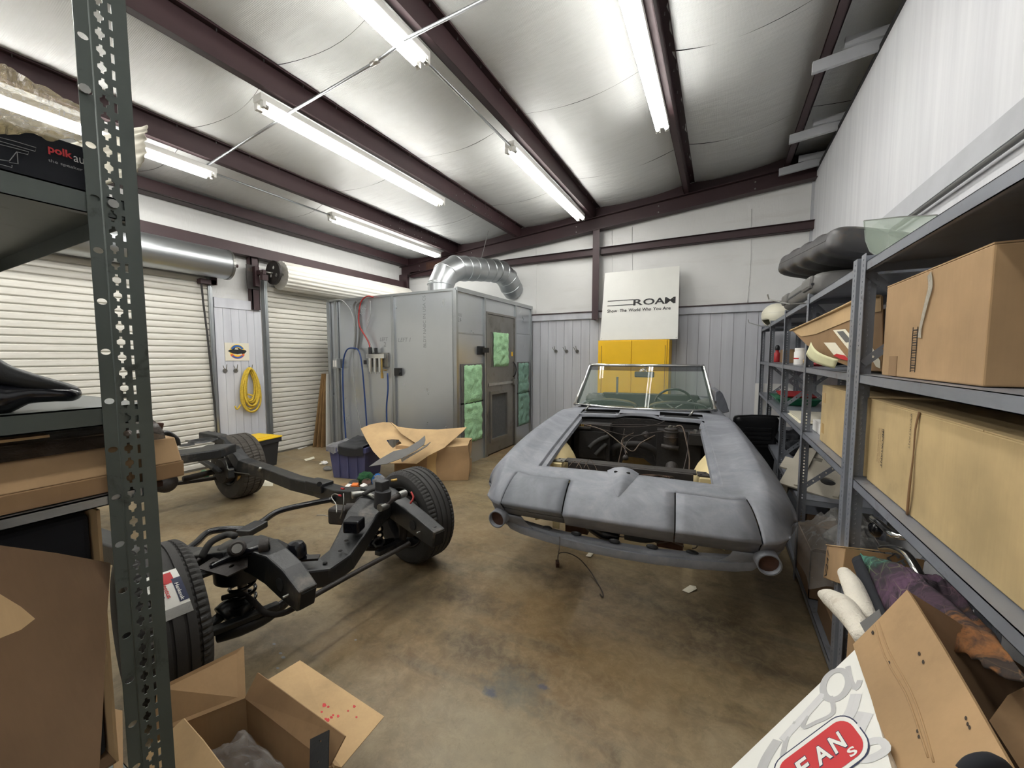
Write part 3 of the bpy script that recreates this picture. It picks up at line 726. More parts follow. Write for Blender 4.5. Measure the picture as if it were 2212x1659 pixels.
MB().box((xs+.02, dr-.08, 1.03), (xs+.06, dr+.03, 1.12)).build('latch', 'steel', dd)
MB().tube([(xs+.02, dr-.04, 1.16), (xs+.06, dr-.05, 1.2), (xs+.07, dr-.04, 1.28), (xs+.06, dr-.05, 1.36), (xs+.02, dr-.04, 1.40)], .010, 8, smooth=3).build('handle', 'ink_black', dd, smooth=True, label='wavy black pull handle')
MB().tube([(xs+.03, dr-.01, .05), (xs+.03, dr-.01, 1.03)], .007, 6).build('latch_rod', 'steel', dd)
MB().box((xs+.0125, dr-.10, 1.50), (xs+.0145, dr-.05, 1.57)).build('sticker', 'yellow_paint', dd)
def filt(name, y0, y1, z0, z1, m, x=X1+.01, th=.05):
    def fn(u, v):
        e = min(u, 1-u, v*(z1-z0)/(y1-y0) if True else v, (1-v)*(z1-z0)/(y1-y0)); k = min(1, e*9)
        d = .3+.7*math.sin(k*PI/2)
        y = y0+(y1-y0)*u+.010*noise.noise(Vector((v*9, u*2, z0))); z = z0+(z1-z0)*v+.010*noise.noise(Vector((u*9, 5, z1)))
        return (x+.006+th*d*(.72+.5*noise.noise(Vector((u*5, v*7, z0*9)))), y, z)
    g = MB().grid(fn, 18, 26); g.build(name, m, bo_, smooth=True)
for (y0, y1, z0, z1, m) in ((4.36, 4.80, .86, 1.375, 'filter_green'), (4.36, 4.80, .31, .85, 'filter_green'), (5.97, 6.36, .86, 1.38, 'filter_teal'), (5.97, 6.38, .30, .855, 'filter_teal')):
    filt('filter_pad', y0, y1, z0, z1, m); 
    bpart(MB().box((X1+.002, y0-.05, z0-.01), (X1+.02, y1+.05, z1+.02)), 'filter_frame', 'case_grey')
filt('filter_pad', w1[0]-.01, w1[1]+.0, w1[2]-.02, w1[3]+.02, 'filter_green', xs+.01, .05)
# latches (hinges with black knobs), scribbles, regulator, outlets, hoses
bpart(MB().box((-4.11, Y0-.045, 1.22), (-4.0, Y0-.0, 1.33)).cyl((-4.02, Y0-.06, 1.275), (-4.02, Y0-.03, 1.275), .03, 12), 'clamp', 'ink_black', label='black clamp on the long side')
bpart(MB().box((X1, 4.72, 1.52), (X1+.04, 4.86, 1.64)).box((X1+.04, 4.76, 1.55), (X1+.08, 4.92, 1.62)), 'clamp', 'ink_black', label='black clamp beside the door')
DX = (1, 0, 0); DZ = (0, 0, 1)
text_on('LEFT', (-4.42, Y0-.001, 1.72), DX, DZ, .16, 'handwriting', 'faint_print', bo_, shear=.2)
text_on('2', (-4.34, Y0-.001, 1.64), DX, DZ, .04, 'handwriting', 'faint_print', bo_)
text_on('LEFT 1', (-4.06, Y0-.001, 1.70), DX, DZ, .23, 'handwriting', 'faint_print', bo_, shear=.2)
text_on('BLDY NABC IN USA CS', (-3.555, Y0-.001, 1.62), DZ, (-1, 0, 0), .70, 'mill_print', 'faint_print', bo_)['kind'] = 'stuff'
text_on('400', (X1+.001, 4.26, 2.02), (0, 1, 0), DZ, .09, 'handwriting', 'faint_print', bo_)
text_on('24', (X1+.001, 4.26, 1.95), (0, 1, 0), DZ, .08, 'handwriting', 'faint_print', bo_)
rg = thing('air_regulator', 'chrome air filter and regulator set with bowls mounted on the booth side', 'regulator', (-4.44, Y0-.02, 1.45))
m_ = MB(); m_.box((-4.62, Y0-.085, 1.47), (-4.26, Y0-.03, 1.53))
for x in (-4.56, -4.46, -4.36): m_.cyl((x, Y0-.06, 1.47), (x, Y0-.06, 1.27), .030, 14).cyl((x, Y0-.06, 1.27), (x, Y0-.06, 1.24), .012, 8)
m_.build('bowl_manifold', 'chrome', rg, smooth=True, auto=40)
MB().box((-4.64, Y0-.03, 1.34), (-4.24, Y0-.0, 1.55)).build('back_plate', 'steel', rg)
MB().cyl((-4.56, Y0-.06, 1.53), (-4.56, Y0-.06, 1.63), .026, 12).cyl((-4.65, Y0-.08, 1.44), (-4.65, Y0-.08, 1.38), .022, 10).cyl((-4.44, Y0-.06, 1.53), (-4.44, Y0-.06, 1.62), .022, 12).build('knob', 'ink_black', rg, smooth=True, auto=40)
MB().cyl((-4.31, Y0-.08, 1.47), (-4.31, Y0-.08, 1.24), .010, 8).cyl((-4.31, Y0-.08, 1.26), (-4.31, Y0-.08, 1.18), .020, 10).cyl((-4.28, Y0-.08, 1.30), (-4.22, Y0-.08, 1.30), .010, 8).build('coupler', 'brass', rg, smooth=True, auto=40)
ox = QY(733, 785, Y0-.03).x
ot = thing('outlet_box', 'small grey double outlet box on the booth stud with the blue hose passing', 'outlet', (ox, Y0-.03, 1.38))
MB().box((ox-.07, Y0-.10, 1.31), (ox+.04, Y0-.035, 1.46)).build('box', 'galv', ot, bevel=.005)
MB().box((ox-.055, Y0-.102, 1.335), (ox-.025, Y0-.0995, 1.435)).box((ox-.01, Y0-.102, 1.335), (ox+.02, Y0-.0995, 1.435)).build('socket', 'white_plastic', ot)
def pxy(L, Y): return [QY(a, b, Y) for a, b in L]
th_ = [('air_hose', 'bright blue air hose looped over the booth side down to the floor', 'hose_blue', .011, [(748, 960), (742, 870), (741, 790), (748, 758), (762, 752), (776, 760), (783, 800), (788, 860), (793, 930), (796, 975)], 4.17),
       ('air_hose', 'blue air hose hanging from the regulator set', 'hose_blue', .011, [(837, 806), (838, 840), (835, 880), (836, 925), (838, 965)], 4.17),
       ('air_hose', 'dark red air hose curling from the booth roof to the regulator', 'hose_red', .010, [(806, 642), (793, 640), (780, 652), (775, 680), (777, 705), (790, 728), (798, 745), (799, 765)], 4.16),
       ('air_hose', 'grey air hose beside the dark red one, ending at the regulator', 'hose_grey', .008, [(800, 650), (800, 680), (793, 705), (792, 725), (802, 745), (808, 762)], 4.19),
       ('power_cable', 'pale grey cable bending over the booth roof on the left', 'hose_grey', .008, [(712, 650), (735, 648), (750, 660), (762, 683), (766, 720), (763, 770), (766, 840), (775, 905), (785, 965)], 4.18),
       ('power_cable', 'pair of grey cables strapped to the booth side near the blue hose', 'case_grey', .012, [(770, 650), (764, 662), (768, 690), (769, 720), (767, 755)], 4.19),
       ('power_cable', 'dark grey conduit beside the strapped cables on the booth side', 'case_grey', .012, [(782, 650), (771, 662), (774, 690), (776, 720), (773, 755)], 4.20)]
for nm, lb, m, r_, L, Y in th_:
    tube_thing(nm, lb, 'hose' if 'hose' in nm else 'cable', pxy(L, Y), r_, m, 10, 5)
bpart(MB().box((QY(758, 0, 4.22).x, Y0-.008, 1.33), (QY(790, 0, 4.22).x, Y0-.001, 1.62)), 'cover_plate', 'galv')
# duct
du = thing('exhaust_duct', 'fat silver sheet-metal duct elbowing from the booth roof into the end wall', 'duct', (-3.68, 4.65, ZT))
def seg_elbow(m, pts, r, n=28):
    m.tube(pts, r, n, cap=False); return m
P_ = [Vector(p) for p in ((-3.68, 4.72, 2.38), (-3.68, 4.72, 2.54), (-3.66, 4.82, 2.72), (-3.62, 5.02, 2.84), (-3.60, 5.22, 2.87))]
seg_elbow(MB(), P_, .19).build('elbow', 'galv', du, auto=20, smooth=True)
Q_ = [Vector(p) for p in ((-3.60, 5.20, 2.87), (-3.47, 6.0, 2.97))]
seg_elbow(MB(), Q_, .186).build('straight_pipe', 'galv', du, smooth=True)
R_ = [Vector(p) for p in ((-3.48, 5.96, 2.965), (-3.45, 6.12, 2.965), (-3.43, 6.30, 2.90), (-3.43, 6.44, 2.78), (-3.44, 6.58, 2.72))]
seg_elbow(MB(), R_, .192).build('elbow', 'galv', du, auto=20, smooth=True)
for p, d, rr in ((P_[0], (0, 0, 1), .215), (P_[1], (0, .1, 1), .196), (P_[2], (0, .6, .7), .196), (P_[3], (.1, 1, .4), .196), (P_[4], (.12, .8, .1), .199), (Q_[0].lerp(Q_[1], .25), (.12, .8, .1), .193), (Q_[0].lerp(Q_[1], .5), (.12, .8, .1), .191), (Q_[0].lerp(Q_[1], .75), (.12, .8, .1), .193), (R_[0], (.12, .8, .1), .2), (R_[1], (.1, 1, -.1), .198), (R_[2], (0, .8, -.5), .198), (R_[3], (0, .8, -.6), .198)):
    MB().lathe([(rr-.012, -.012), (rr, -.006), (rr, .006), (rr-.012, .012)], p, d, 32).build('seam_ring', 'galv', du, smooth=True)
MB().lathe([(.18, .03), (.215, .03), (.235, .0), (.24, -.01)], (-3.68, 4.72, 2.365), (0, 0, 1), 32).build('base_collar', 'galv', du, smooth=True)
MB().cyl((-3.53, 5.62, 3.12), (-3.42, 5.66, 3.55), .006, 6).build('hanger_rod', 'case_grey', du)
# wall hooks
def hook():
    t_ = thing('coat_hook', 'x', 'hook', (0, 0, 0), 'small grey wire wall hooks')
    MB().cyl((0, 0, 0), (0, -.008, 0), .03, 14).build('plate', 'case_grey', t_)
    MB().tube([(0, -.008, 0), (-.01, -.03, .0), (-.04, -.055, .05), (-.05, -.06, .075)], .005, 6, smooth=3).build('prong', 'steel', t_, smooth=True)
    MB().tube([(0, -.008, 0), (.0, -.03, .01), (-.005, -.06, .06), (-.005, -.07, .09)], .005, 6, smooth=3).build('prong', 'steel', t_, smooth=True)
    return t_
h0 = hook()
for i, (px, lb) in enumerate(((1201, 'grey wire wall hook nearest the booth on the end wall'), (1224, 'middle of the three grey wire hooks on the end wall'), (1247, 'grey wire wall hook nearest the yellow cabinet'))):
    o = h0 if i == 0 else copy_tree(h0); p = QY(px, 759, 6.545); o.location = p; o['label'] = lb
for px, lb in ((486, 'grey wire hook at the far left under the car poster'), (509, 'grey wire hook beside the yellow rope coil'), (541, 'grey wire hook that carries the yellow rope coil')):
    o = copy_tree(h0); o.location = QX(px, 801, -6.03); o.rotation_euler = (0, 0, rad(90)); o['label'] = lb
# car poster on the left wall panel (flat print)
po = thing('car_poster', 'small cream poster with a black car over a yellow sun badge', 'poster', QX(512, 760, -6.028))
def lw(px, py, x=-6.026): return QX(px, py, x)
a_, b_ = lw(485, 740), lw(539, 779)
y0, y1, zt, zb = a_.y, b_.y, a_.z, b_.z
MB().box((-6.031, y0, zb), (-6.026, y1, zt)).build('sheet', 'poster_cream', po)
cy_, cz_ = (y0+y1)/2, (zt+zb)/2+.005; Rr = (zt-zb)*.40
def disc(m, cy, cz, r, x, a0=0, a1=2*PI, n=28, r0=0.0):
    vs = []; 
    for i in range(n+1):
        a = a0+(a1-a0)*i/n; vs.append((x, cy+r*math.cos(a), cz+r*math.sin(a)))
        vs.append((x, cy+r0*math.cos(a), cz+r0*math.sin(a)))
    return m.add(vs, [(2*i, 2*i+2, 2*i+3, 2*i+1) for i in range(n)])
disc(MB(), cy_, cz_, Rr, -6.0255).build('sun_print', 'ink_yellow', po)
disc(MB(), cy_, cz_, Rr*.92, -6.025, rad(25), rad(155), 20, Rr*.62).build('band_print', 'ink_blue', po)
disc(MB(), cy_, cz_, Rr*1.05, -6.025, rad(205), rad(335), 20, Rr*.70).build('band_print', 'ink_orange', po)
disc(MB(), cy_, cz_, Rr*1.0, -6.0247, rad(222), rad(318), 20, Rr*.78).build('band_print', 'ink_blue', po)
sx = lambda u, v: (-6.0242, cy_+u*Rr*1.25, cz_+v*Rr)
MB().add([sx(*p) for p in ((-1.0, .05), (-.75, -.12), (-.45, -.3), (.2, -.42), (.75, -.3), (.98, .02), (.9, .18), (.45, .26), (.15, .5), (-.25, .55), (-.55, .28), (-.8, .2))], [tuple(range(12))]).build('car_print', 'ink_black', po)
MB().add([(-6.0238, sx(*p)[1], sx(*p)[2]) for p in ((-.3, .28), (.12, .26), (.05, .44), (-.2, .46))], [(0, 1, 2, 3)]).build('car_window_print', 'poster_cream', po)
MB().add([(-6.0238, sx(*p)[1], sx(*p)[2]) for p in ((-.6, -.33), (.1, -.5), (.5, -.45), (.45, -.3), (0, -.38))], [(0, 1, 2, 3, 4)]).build('car_shine_print', 'poster_cream', po)
# yellow rope coil
rp = thing('rope_coil', 'long coil of yellow braided rope hanging from a hook', 'rope', QX(541, 800, -6.0))
top = QX(539, 795, -5.97); bot = QX(540, 896, -5.97); W = abs(QX(567, 850, -5.97).y-QX(514, 850, -5.97).y)/2
for k in range(9):
    w = W*(.50+.055*k); zb_ = bot.z+.22-.022*k-.03*(k % 2); zt_ = top.z-.012*(k % 3); xx = -5.99+.012*(k % 5)
    yc = top.y+.012*math.sin(k*2.1); pts = []
    for i in range(26):
        a = 2*PI*i/26; v = (1-math.cos(a))/2; s_ = math.sin(a)
        wd_ = w*(.55+.45*v)
        pts.append((xx+jit(.003), yc+s_*wd_*(1 if s_ > 0 else 1)+.01*math.sin(k), zt_+(zb_-zt_)*v))
    MB().tube(pts, .0125, 8, closed=True, smooth=2).build('loop', 'rope', rp, smooth=True)
MB().tube([(-5.95, top.y-.05, bot.z+.30), (-5.945, top.y+.02, bot.z+.27), (-5.945, top.y+.0, bot.z+.21), (-5.95, top.y-.06, bot.z+.20)], .012, 8, smooth=3).build('knot', 'rope', rp, smooth=True)
MB().tube([(-5.96, top.y-.15, bot.z+.16), (-5.95, top.y-.20, bot.z+.10), (-5.94, top.y-.23, bot.z+.15)], .010, 8, smooth=3).build('loose_end', 'rope', rp, smooth=True)
# ================================================================ SPORTS CAR BODY in grey primer
TH = rad(6.1); CT, ST = math.cos(TH), math.sin(TH)
def K(lat, lon, z): a = lat-.238; return Vector((a*CT-lon*ST, a*ST+lon*CT, z))
def interp(tb, x):
    if x <= tb[0][0]: return tb[0][1]
    for (a, va), (b, vb) in zip(tb, tb[1:]):
        if x <= b:
            t = (x-a)/(b-a); return va+(vb-va)*t
    return tb[-1][1]
def sm(tb, x):   # smooth (Catmull-Rom on the table)
    if x <= tb[0][0]: return tb[0][1]
    n = len(tb)
    for i in range(n-1):
        a, va = tb[i]; b, vb = tb[i+1]
        if x <= b:
            h = b-a; t = (x-a)/h
            ma = (vb-tb[i-1][1])/(b-tb[i-1][0]) if i else (vb-va)/h
            mb_ = (tb[i+2][1]-va)/(tb[i+2][0]-a) if i+2 < n else (vb-va)/h
            return (2*t**3-3*t*t+1)*va+(t**3-2*t*t+t)*h*ma+(-2*t**3+3*t*t)*vb+(t**3-t*t)*h*mb_
    return tb[-1][1]
TW = [(2.05, .80), (2.12, .835), (2.25, .865), (2.45, .885), (2.8, .89), (3.5, .87), (4.2, .86), (5.4, .87), (5.95, .82)]
TZC = [(2.05, .63), (2.07, .657), (2.10, .688), (2.14, .718), (2.18, .742), (2.22, .758), (2.246, .767), (2.30, .782), (2.39, .803), (2.75, .86), (3.1, .905), (3.5, .953), (3.62, .972), (3.75, .988), (3.95, 1.0), (4.3, .985), (5.6, 1.0), (5.9, .95)]
TPK = [(2.05, .0), (2.12, .016), (2.25, .036), (2.4, .052), (2.75, .062), (3.1, .052), (3.5, .026), (3.8, -.005), (4.0, -.03), (5.9, -.03)]
TCR = [(2.05, .63), (2.3, .638), (2.6, .66), (3.1, .69), (3.6, .72), (5.9, .72)]
def Fn(lat):
    a = abs(lat); v = .04*(min(a, .67)/.6)**2
    if a > .67: v += .13*((a-.67)/.13)**2*.7
    return v
def WL(L): return sm(TW, L)
def AL(L): return interp([(2.05, .668), (2.25, .622), (2.39, .60), (6, .60)], L)
def zbody(lat, L):
    a = abs(lat); zc = sm(TZC, L); pk = sm(TPK, L); W = WL(L); zcr = interp(TCR, L)
    zc -= .012*(a/.6)**2 if a < .6 else .012
    if a <= .72:
        t = max(0, (a-.54)/.18); return zc+pk*t**1.4
    q = min(1, (a-.72)/(W-.72)); zp = zc+pk
    return zp-(zp-zcr)*(.30*q+.70*(1-(1-q*q)**.55))
POS = [0, .06, .12, .17, .175, .23, .285, .2915, .34, .40, .46, .525, .535, .56]
def cols(L):
    A = AL(L); W = WL(L); c = list(POS)+[A, A+.007]
    B_ = A+.007
    for t in (.3, .65): c.append(B_+(.72-B_)*t)
    for t in (0, .12, .28, .46, .64, .80, .92, .98, 1.0): c.append(.72+(W-.72)*t)
    return [-x for x in c[:0:-1]]+c
ROWS = [2.05, 2.06, 2.075, 2.10, 2.13, 2.16, 2.19, 2.22, 2.246, 2.252, 2.28, 2.32, 2.36, 2.388, 2.398, 2.44, 2.50, 2.58, 2.66, 2.75, 2.84, 2.93, 3.03, 3.13, 3.23, 3.33, 3.43, 3.53, 3.60, 3.615, 3.655, 3.70, 3.715, 3.735, 3.81, 3.83, 3.88, 3.95, 4.02, 4.2, 4.45, 4.8, 5.2, 5.5, 5.6, 5.75, 5.9]
def fade(L): return 1 if L < 2.13 else max(0, 1-(L-2.13)/.25)
NC = len(cols(2.1)); mid = NC//2; iA = mid+len(POS)   # column index of A
vgrid = []
for L in ROWS:
    row = []
    for lat in cols(L):
        lon = L+Fn(lat)*fade(L); row.append((lat, lon, zbody(lat, L)))
    vgrid.append(row)
under = []   # the shaded underside strip below the knife edge
for dl_, dz in ((.075, -.085), (.045, -.045), (.012, -.012)):
    under.append([(lat*.995, lon+dl_, z+dz) for (lat, lon, z) in vgrid[0]])
allrows = under+vgrid; NU = len(under)
def rowL(j): return ROWS[j-NU] if j >= NU else 2.05-.01*(NU-j)
car = thing('sports_car', 'primer grey open sports car body without hood or wheels', 'car', K(0, 4, 0))
ci = {round(x, 4): mid+i for i, x in enumerate(POS)}
c285, c291, c17, c175, c525, c535 = ci[.285], ci[.2915], ci[.17], ci[.175], ci[.525], ci[.535]
j246, j252, j388, j615 = ROWS.index(2.246)+NU, ROWS.index(2.252)+NU, ROWS.index(2.388)+NU, ROWS.index(3.615)+NU
def mir(c): return 2*mid-c
shell_f, door_f = [], {1: [], -1: []}
for j in range(len(allrows)-1):
    for c in range(NC-1):
        cc_ = c if c >= mid else mir(c+1)      # cell index mirrored to the positive side
        s_ = 1 if c >= mid else -1
        La, Lb = rowL(j), rowL(j+1); Lm = (La+Lb)/2; a0 = abs(allrows[j][c][0]); a1 = abs(allrows[j][c+1][0]); am = (a0+a1)/2
        # head lamp doors with their gaps
        if j <= j246 and c291 <= cc_ < iA:
            if j < j246: door_f[s_].append((j, c))
            continue
        if j <= j246 and (cc_ == c285 or cc_ == iA): continue
        # hood opening with its arched rear middle
        if 2.388 <= Lm <= 3.615 and cc_ < c525: continue
        if 3.615 <= Lm <= 3.70 and cc_ < c17: continue
        # cowl vents
        if 3.66 <= Lm <= 3.83 and c175 <= cc_ < c525: continue
        # cockpit
        if 3.96 <= Lm <= 5.6 and am < .60 : continue
        if Lm > 4.0 and 4.0 < Lm < 5.6 and am < .61: continue
        shell_f.append((j, c))
def cells(fl, m, lift=0.0, shrink=None):
    ids = {}; vs = []; fs = []
    for (j, c) in fl:
        f = []
        for (jj, cc2) in ((j, c), (j, c+1), (j+1, c+1), (j+1, c)):
            if (jj, cc2) not in ids:
                ids[(jj, cc2)] = len(vs); p = allrows[jj][cc2]; q = K(*p); q.z += lift; vs.append(q)
            f.append(ids[(jj, cc2)])
        fs.append(f)
    return MB().add(vs, fs, m)
sh = cells(shell_f, None)
o = sh.build('body_shell', 'primer', car, smooth=True)
md = o.modifiers.new('solid', 'SOLIDIFY'); md.thickness = .006; md.offset = -1
def cen(lst): return lst
o = cells(door_f[1], None, .002).build('headlight_door', 'primer', car, smooth=True); o.modifiers.new('solid', 'SOLIDIFY').thickness = .006
o = cells(door_f[-1], None, .009).build('headlight_door', 'primer_dark', car, smooth=True, label='slightly raised darker headlight door'); o.modifiers.new('solid', 'SOLIDIFY').thickness = .006
# added dark liner under the headlight doors, standing in for shade in their gaps
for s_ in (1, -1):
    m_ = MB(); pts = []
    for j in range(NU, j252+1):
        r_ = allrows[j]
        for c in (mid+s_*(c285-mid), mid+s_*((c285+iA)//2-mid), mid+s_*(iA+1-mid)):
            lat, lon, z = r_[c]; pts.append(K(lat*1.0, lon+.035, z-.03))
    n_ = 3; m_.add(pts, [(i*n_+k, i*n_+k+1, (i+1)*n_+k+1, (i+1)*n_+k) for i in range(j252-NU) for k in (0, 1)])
    m_.build('gap_shade_liner', 'bay_black', car)
# sides with wheel arches and the lower front corners
for s_ in (1, -1):
    g = []; Ls = [2.05]+[2.10+.05*i for i in range(77)]
    for L in Ls:
        W = WL(L); zc = interp(TCR, L); lon = L+Fn(W)*fade(L)
        zb = .36 if L > 2.4 else .36+.12*(2.4-L)/.35
        for cx in (2.88, 5.36):
            d = lon-cx
            if abs(d) < .36: zb = max(zb, .34+math.sqrt(.36**2-d*d))
        zb = min(zb, zc-.03)
        row = []
        for k, t in enumerate((0, .08, .3, .6, 1)):
            row.append(K(s_*(W-(.10+max(0, 2.5-L)*.25)*t**1.3*(1 if zb < .5 else .6)), lon+(.05*t if L < 2.3 else 0), zc+(zb-zc)*t))
        g.append(row)
    vs = [p for r_ in g for p in r_]; n_ = 5
    fs = [(i*n_+k, i*n_+k+1, (i+1)*n_+k+1, (i+1)*n_+k) for i in range(len(g)-1) for k in range(n_-1)]
    MB().add(vs, fs).build('body_side', 'primer', car, smooth=True, solid=.006)
MB().add([K(-.82, 5.95, .95), K(.82, 5.95, .95), K(.84, 5.97, .72), K(.78, 5.95, .4), K(-.78, 5.95, .4), K(-.84, 5.97, .72)], [(0, 1, 2, 3, 4, 5)]).build('tail_panel', 'primer', car, solid=.006)
# hood opening gutter
def strip(fn_list, name, m, **kw):
    vs = [p for r_ in fn_list for p in r_]; n_ = len(fn_list[0])
    return MB().add(vs, [(i*n_+k, i*n_+k+1, (i+1)*n_+k+1, (i+1)*n_+k) for i in range(len(fn_list)-1) for k in range(n_-1)]).build(name, m, car, smooth=True, auto=35, **kw)
path = []
for L in (2.388, 2.6, 2.8, 3.0, 3.2, 3.4, 3.55): path.append((-.525, L))
path += [(-.50, 3.60), (-.45, 3.615), (-.3, 3.615), (-.20, 3.617), (-.16, 3.64), (-.12, 3.68), (-.06, 3.70), (0, 3.702), (.06, 3.70), (.12, 3.68), (.16, 3.64), (.20, 3.617), (.3, 3.615), (.45, 3.615), (.50, 3.60)]
for L in (3.55, 3.4, 3.2, 3.0, 2.8, 2.6, 2.388): path.append((.525, L))
rows = []
for i, (a, L) in enumerate(path):
    if i < 7: d = (1, 0)
    elif i >= len(path)-7: d = (-1, 0)
    else: d = (0, -1)
    z = zbody(a, L); rows.append([K(a, L, z+.001), K(a+d[0]*.008, L+d[1]*.004, z-.014), K(a+d[0]*.036, L+d[1]*.006, z-.012-.006*abs(d[0])), K(a+d[0]*.042, L+d[1]*.007, z-.022-.02*abs(d[0]))])
strip(rows, 'hood_gutter', 'primer')
# cowl vents: recessed trays with a dark slot
for s_ in (1, -1):
    a0, a1 = .175, .53
    z = zbody(.3, 3.76)-.022
    q = lambda a, L, zz: K(s_*a, L, zz)
    MB().add([q(a0, 3.65, z-.005), q(a1, 3.65, z-.005), q(a1, 3.84, z-.002), q(a0, 3.84, z-.002)], [(0, 1, 2, 3)]).build('vent_tray', 'primer_dark', car)
    MB().box((0, 0, 0), (.235, .075, .002), T=Matrix.Identity(4))
    MB().hexa([q(.20, 3.70, z-.003), q(.50, 3.70, z-.003), q(.48, 3.795, z-.001), q(.22, 3.795, z-.001), q(.20, 3.70, z+.001), q(.50, 3.70, z+.001), q(.48, 3.795, z+.003), q(.22, 3.795, z+.003)]).build('vent_slot', 'shadow_black', car)
for a in (-.50, .42):
    MB().tube([K(a, 3.76, .975), K(a+.02, 3.77, 1.005), K(a+.03, 3.775, 1.02)], [.011, .009, .010], 8).build('wiper_spindle', 'steel', car, smooth=True)
# nose crest bump with two stud holes
m_ = MB(); n1 = 9; rows = []
for i in range(n1+1):
    t = i/n1; L = 2.165+.235*t; w = .005+.088*(t**.8); z = zbody(0, L); h_ = .004+.032*math.sin(min(1, t*1.15)*PI*.62)
    rows.append([K(-w, L, z+.001), K(-w*.55, L, z+h_*.72), K(0, L, z+h_), K(w*.55, L, z+h_*.72), K(w, L, z+.001)])
rows.append([K(-w*.8, 2.408, z-.0), K(-w*.5, 2.416, z), K(0, 2.42, z), K(w*.5, 2.416, z), K(w*.8, 2.408, z)])
strip(rows, 'nose_crest', 'primer')
for a in (-.035, .035):
    zz = zbody(0, 2.35)
    MB().cyl(K(a, 2.345, zz+.012), K(a, 2.345, zz+.0285), .011, 10).build('stud_hole', 'shadow_black', car)
for s_ in (1, -1):
    rows = []
    for c in range(iA-1, NC):
        la, lo, z = allrows[0][c]; rows.append([K(s_*la*(1-.16*t*t), lo+.05*t, z-.085*t-.02*t*t) for t in (0, .33, .66, 1)])
    strip(rows, 'lower_corner', 'primer', solid=.005)
# lower pan (front valance bar) with rubber bumps, round lamp pots
pan = [(-.73, 2.26, .545), (-.70, 2.235, .50), (-.655, 2.225, .462), (-.58, 2.215, .445), (-.4, 2.185, .437), (-.2, 2.165, .432), (0, 2.16, .43), (.2, 2.165, .432), (.4, 2.185, .437), (.58, 2.215, .445), (.655, 2.225, .462), (.70, 2.235, .50), (.73, 2.26, .545)]
rows = []
for (a, L, z) in pan:
    k = 1 if abs(a) < .6 else 1.15
    rows.append([K(a, L+.055*k, z+.022), K(a, L+.008, z+.024), K(a, L+.003, z+.012), K(a, L-.014, z+.010), K(a, L-.017, z-.012), K(a, L-.008, z-.034), K(a, L+.04*k, z-.036)])
strip(rows, 'front_valance', 'primer', solid=.005)
for a in (-.60, -.42, -.24, -.02, .18, .38, .57):
    L = 2.19+.06*abs(a)+.015
    MB().ball(K(a, L, .462), .026, sc=(1.25, .8, .45), n=12).build('pan_bolt', 'black_plastic', car, smooth=True)
for a, t in ((-.705, 1), (.705, 1)):
    p0 = K(a, 2.115, .515); p1 = K(a*.99, 2.24, .52)
    MB().tube([p0, p1, K(a*.95, 2.34, .56)], [.050, .053, .06], 20, cap=False).build('lamp_pot', 'primer', car, smooth=True, solid=.005)
    MB().lathe([(0, .03), (.047, .03)], p0, (p1-p0), 20).build('lamp_pot_core', 'brown_rust', car)
    MB().lathe([(.046, 0), (.053, 0)], p0, (p1-p0), 20).build('lamp_pot_rim', 'primer_dark', car)
    s_ = 1 if a > 0 else -1
    MB().hexa([K(a-.03*s_, 2.24, .52), K(a-.10*s_, 2.24, .52), K(a-.10*s_, 2.34, .52), K(a-.03*s_, 2.34, .52), K(a, 2.20, .60), K(a-.12*s_, 2.20, .60), K(a-.12*s_, 2.34, .60), K(a, 2.34, .60)]).build('corner_gusset', 'primer_dark', car, smooth=False)
# ---- things seen inside the nose opening
for a in (-.375, .36): MB().box((-.02, 0, 0), (.02, .012, .12), T=Matrix.Translation(K(a, 2.26, .455)) @ Matrix.Rotation(TH, 4, 'Z')).build('grille_strut', 'cream_gel', car)
for a0, a1 in ((-.34, -.20), (.20, .34)):
    MB().hexa([K(a0, 2.36, .40), K(a1, 2.36, .40), K(a1, 2.42, .40), K(a0, 2.42, .40), K(a0, 2.36, .60), K(a1, 2.36, .60), K(a1, 2.42, .60), K(a0, 2.42, .60)]).build('radiator_side', 'brown_rust', car)
MB().tube([K(-.20, 2.30, .50), K(-.08, 2.27, .47), K(.0, 2.27, .46)], [.03, .045, .02], 12, smooth=4).build('air_scoop', 'black_gloss', car, smooth=True)
MB().tube([K(.03, 2.28, .47), K(.14, 2.27, .475), K(.22, 2.30, .49)], .022, 12, smooth=4).build('hose', 'rubber', car, smooth=True)
for sd in range(5):
    random.seed(40+sd); a = -.15+.1*sd
    MB().tube([K(a+jit(.05), 2.33, .56), K(a+jit(.05), 2.29, .49), K(a+.1+jit(.05), 2.27, .465), K(a+.2+jit(.05), 2.32, .50)], .004, 6, smooth=5).build('loose_wire', 'wire_tan', car, smooth=True)
# core support, crossbars
def bar(a0, a1, L0, L1, z0, z1, nm, m): return MB().hexa([K(a0, L0, z0), K(a1, L0, z0), K(a1, L1, z0), K(a0, L1, z0), K(a0, L0, z1), K(a1, L0, z1), K(a1, L1, z1), K(a0, L1, z1)]).build(nm, m, car, bevel=.004)
bar(-.40, .40, 2.66, 2.68, .70, .762, 'core_support', 'dark_iron'); bar(-.43, .42, 2.68, 2.77, .752, .765, 'core_support', 'dark_iron')
bar(-.40, .40, 2.58, 2.61, .69, .728, 'core_support', 'dark_iron'); bar(-.41, -.37, 2.45, 2.56, .45, .74, 'core_post', 'bay_black'); bar(.37, .41, 2.45, 2.56, .45, .74, 'core_post', 'bay_black')
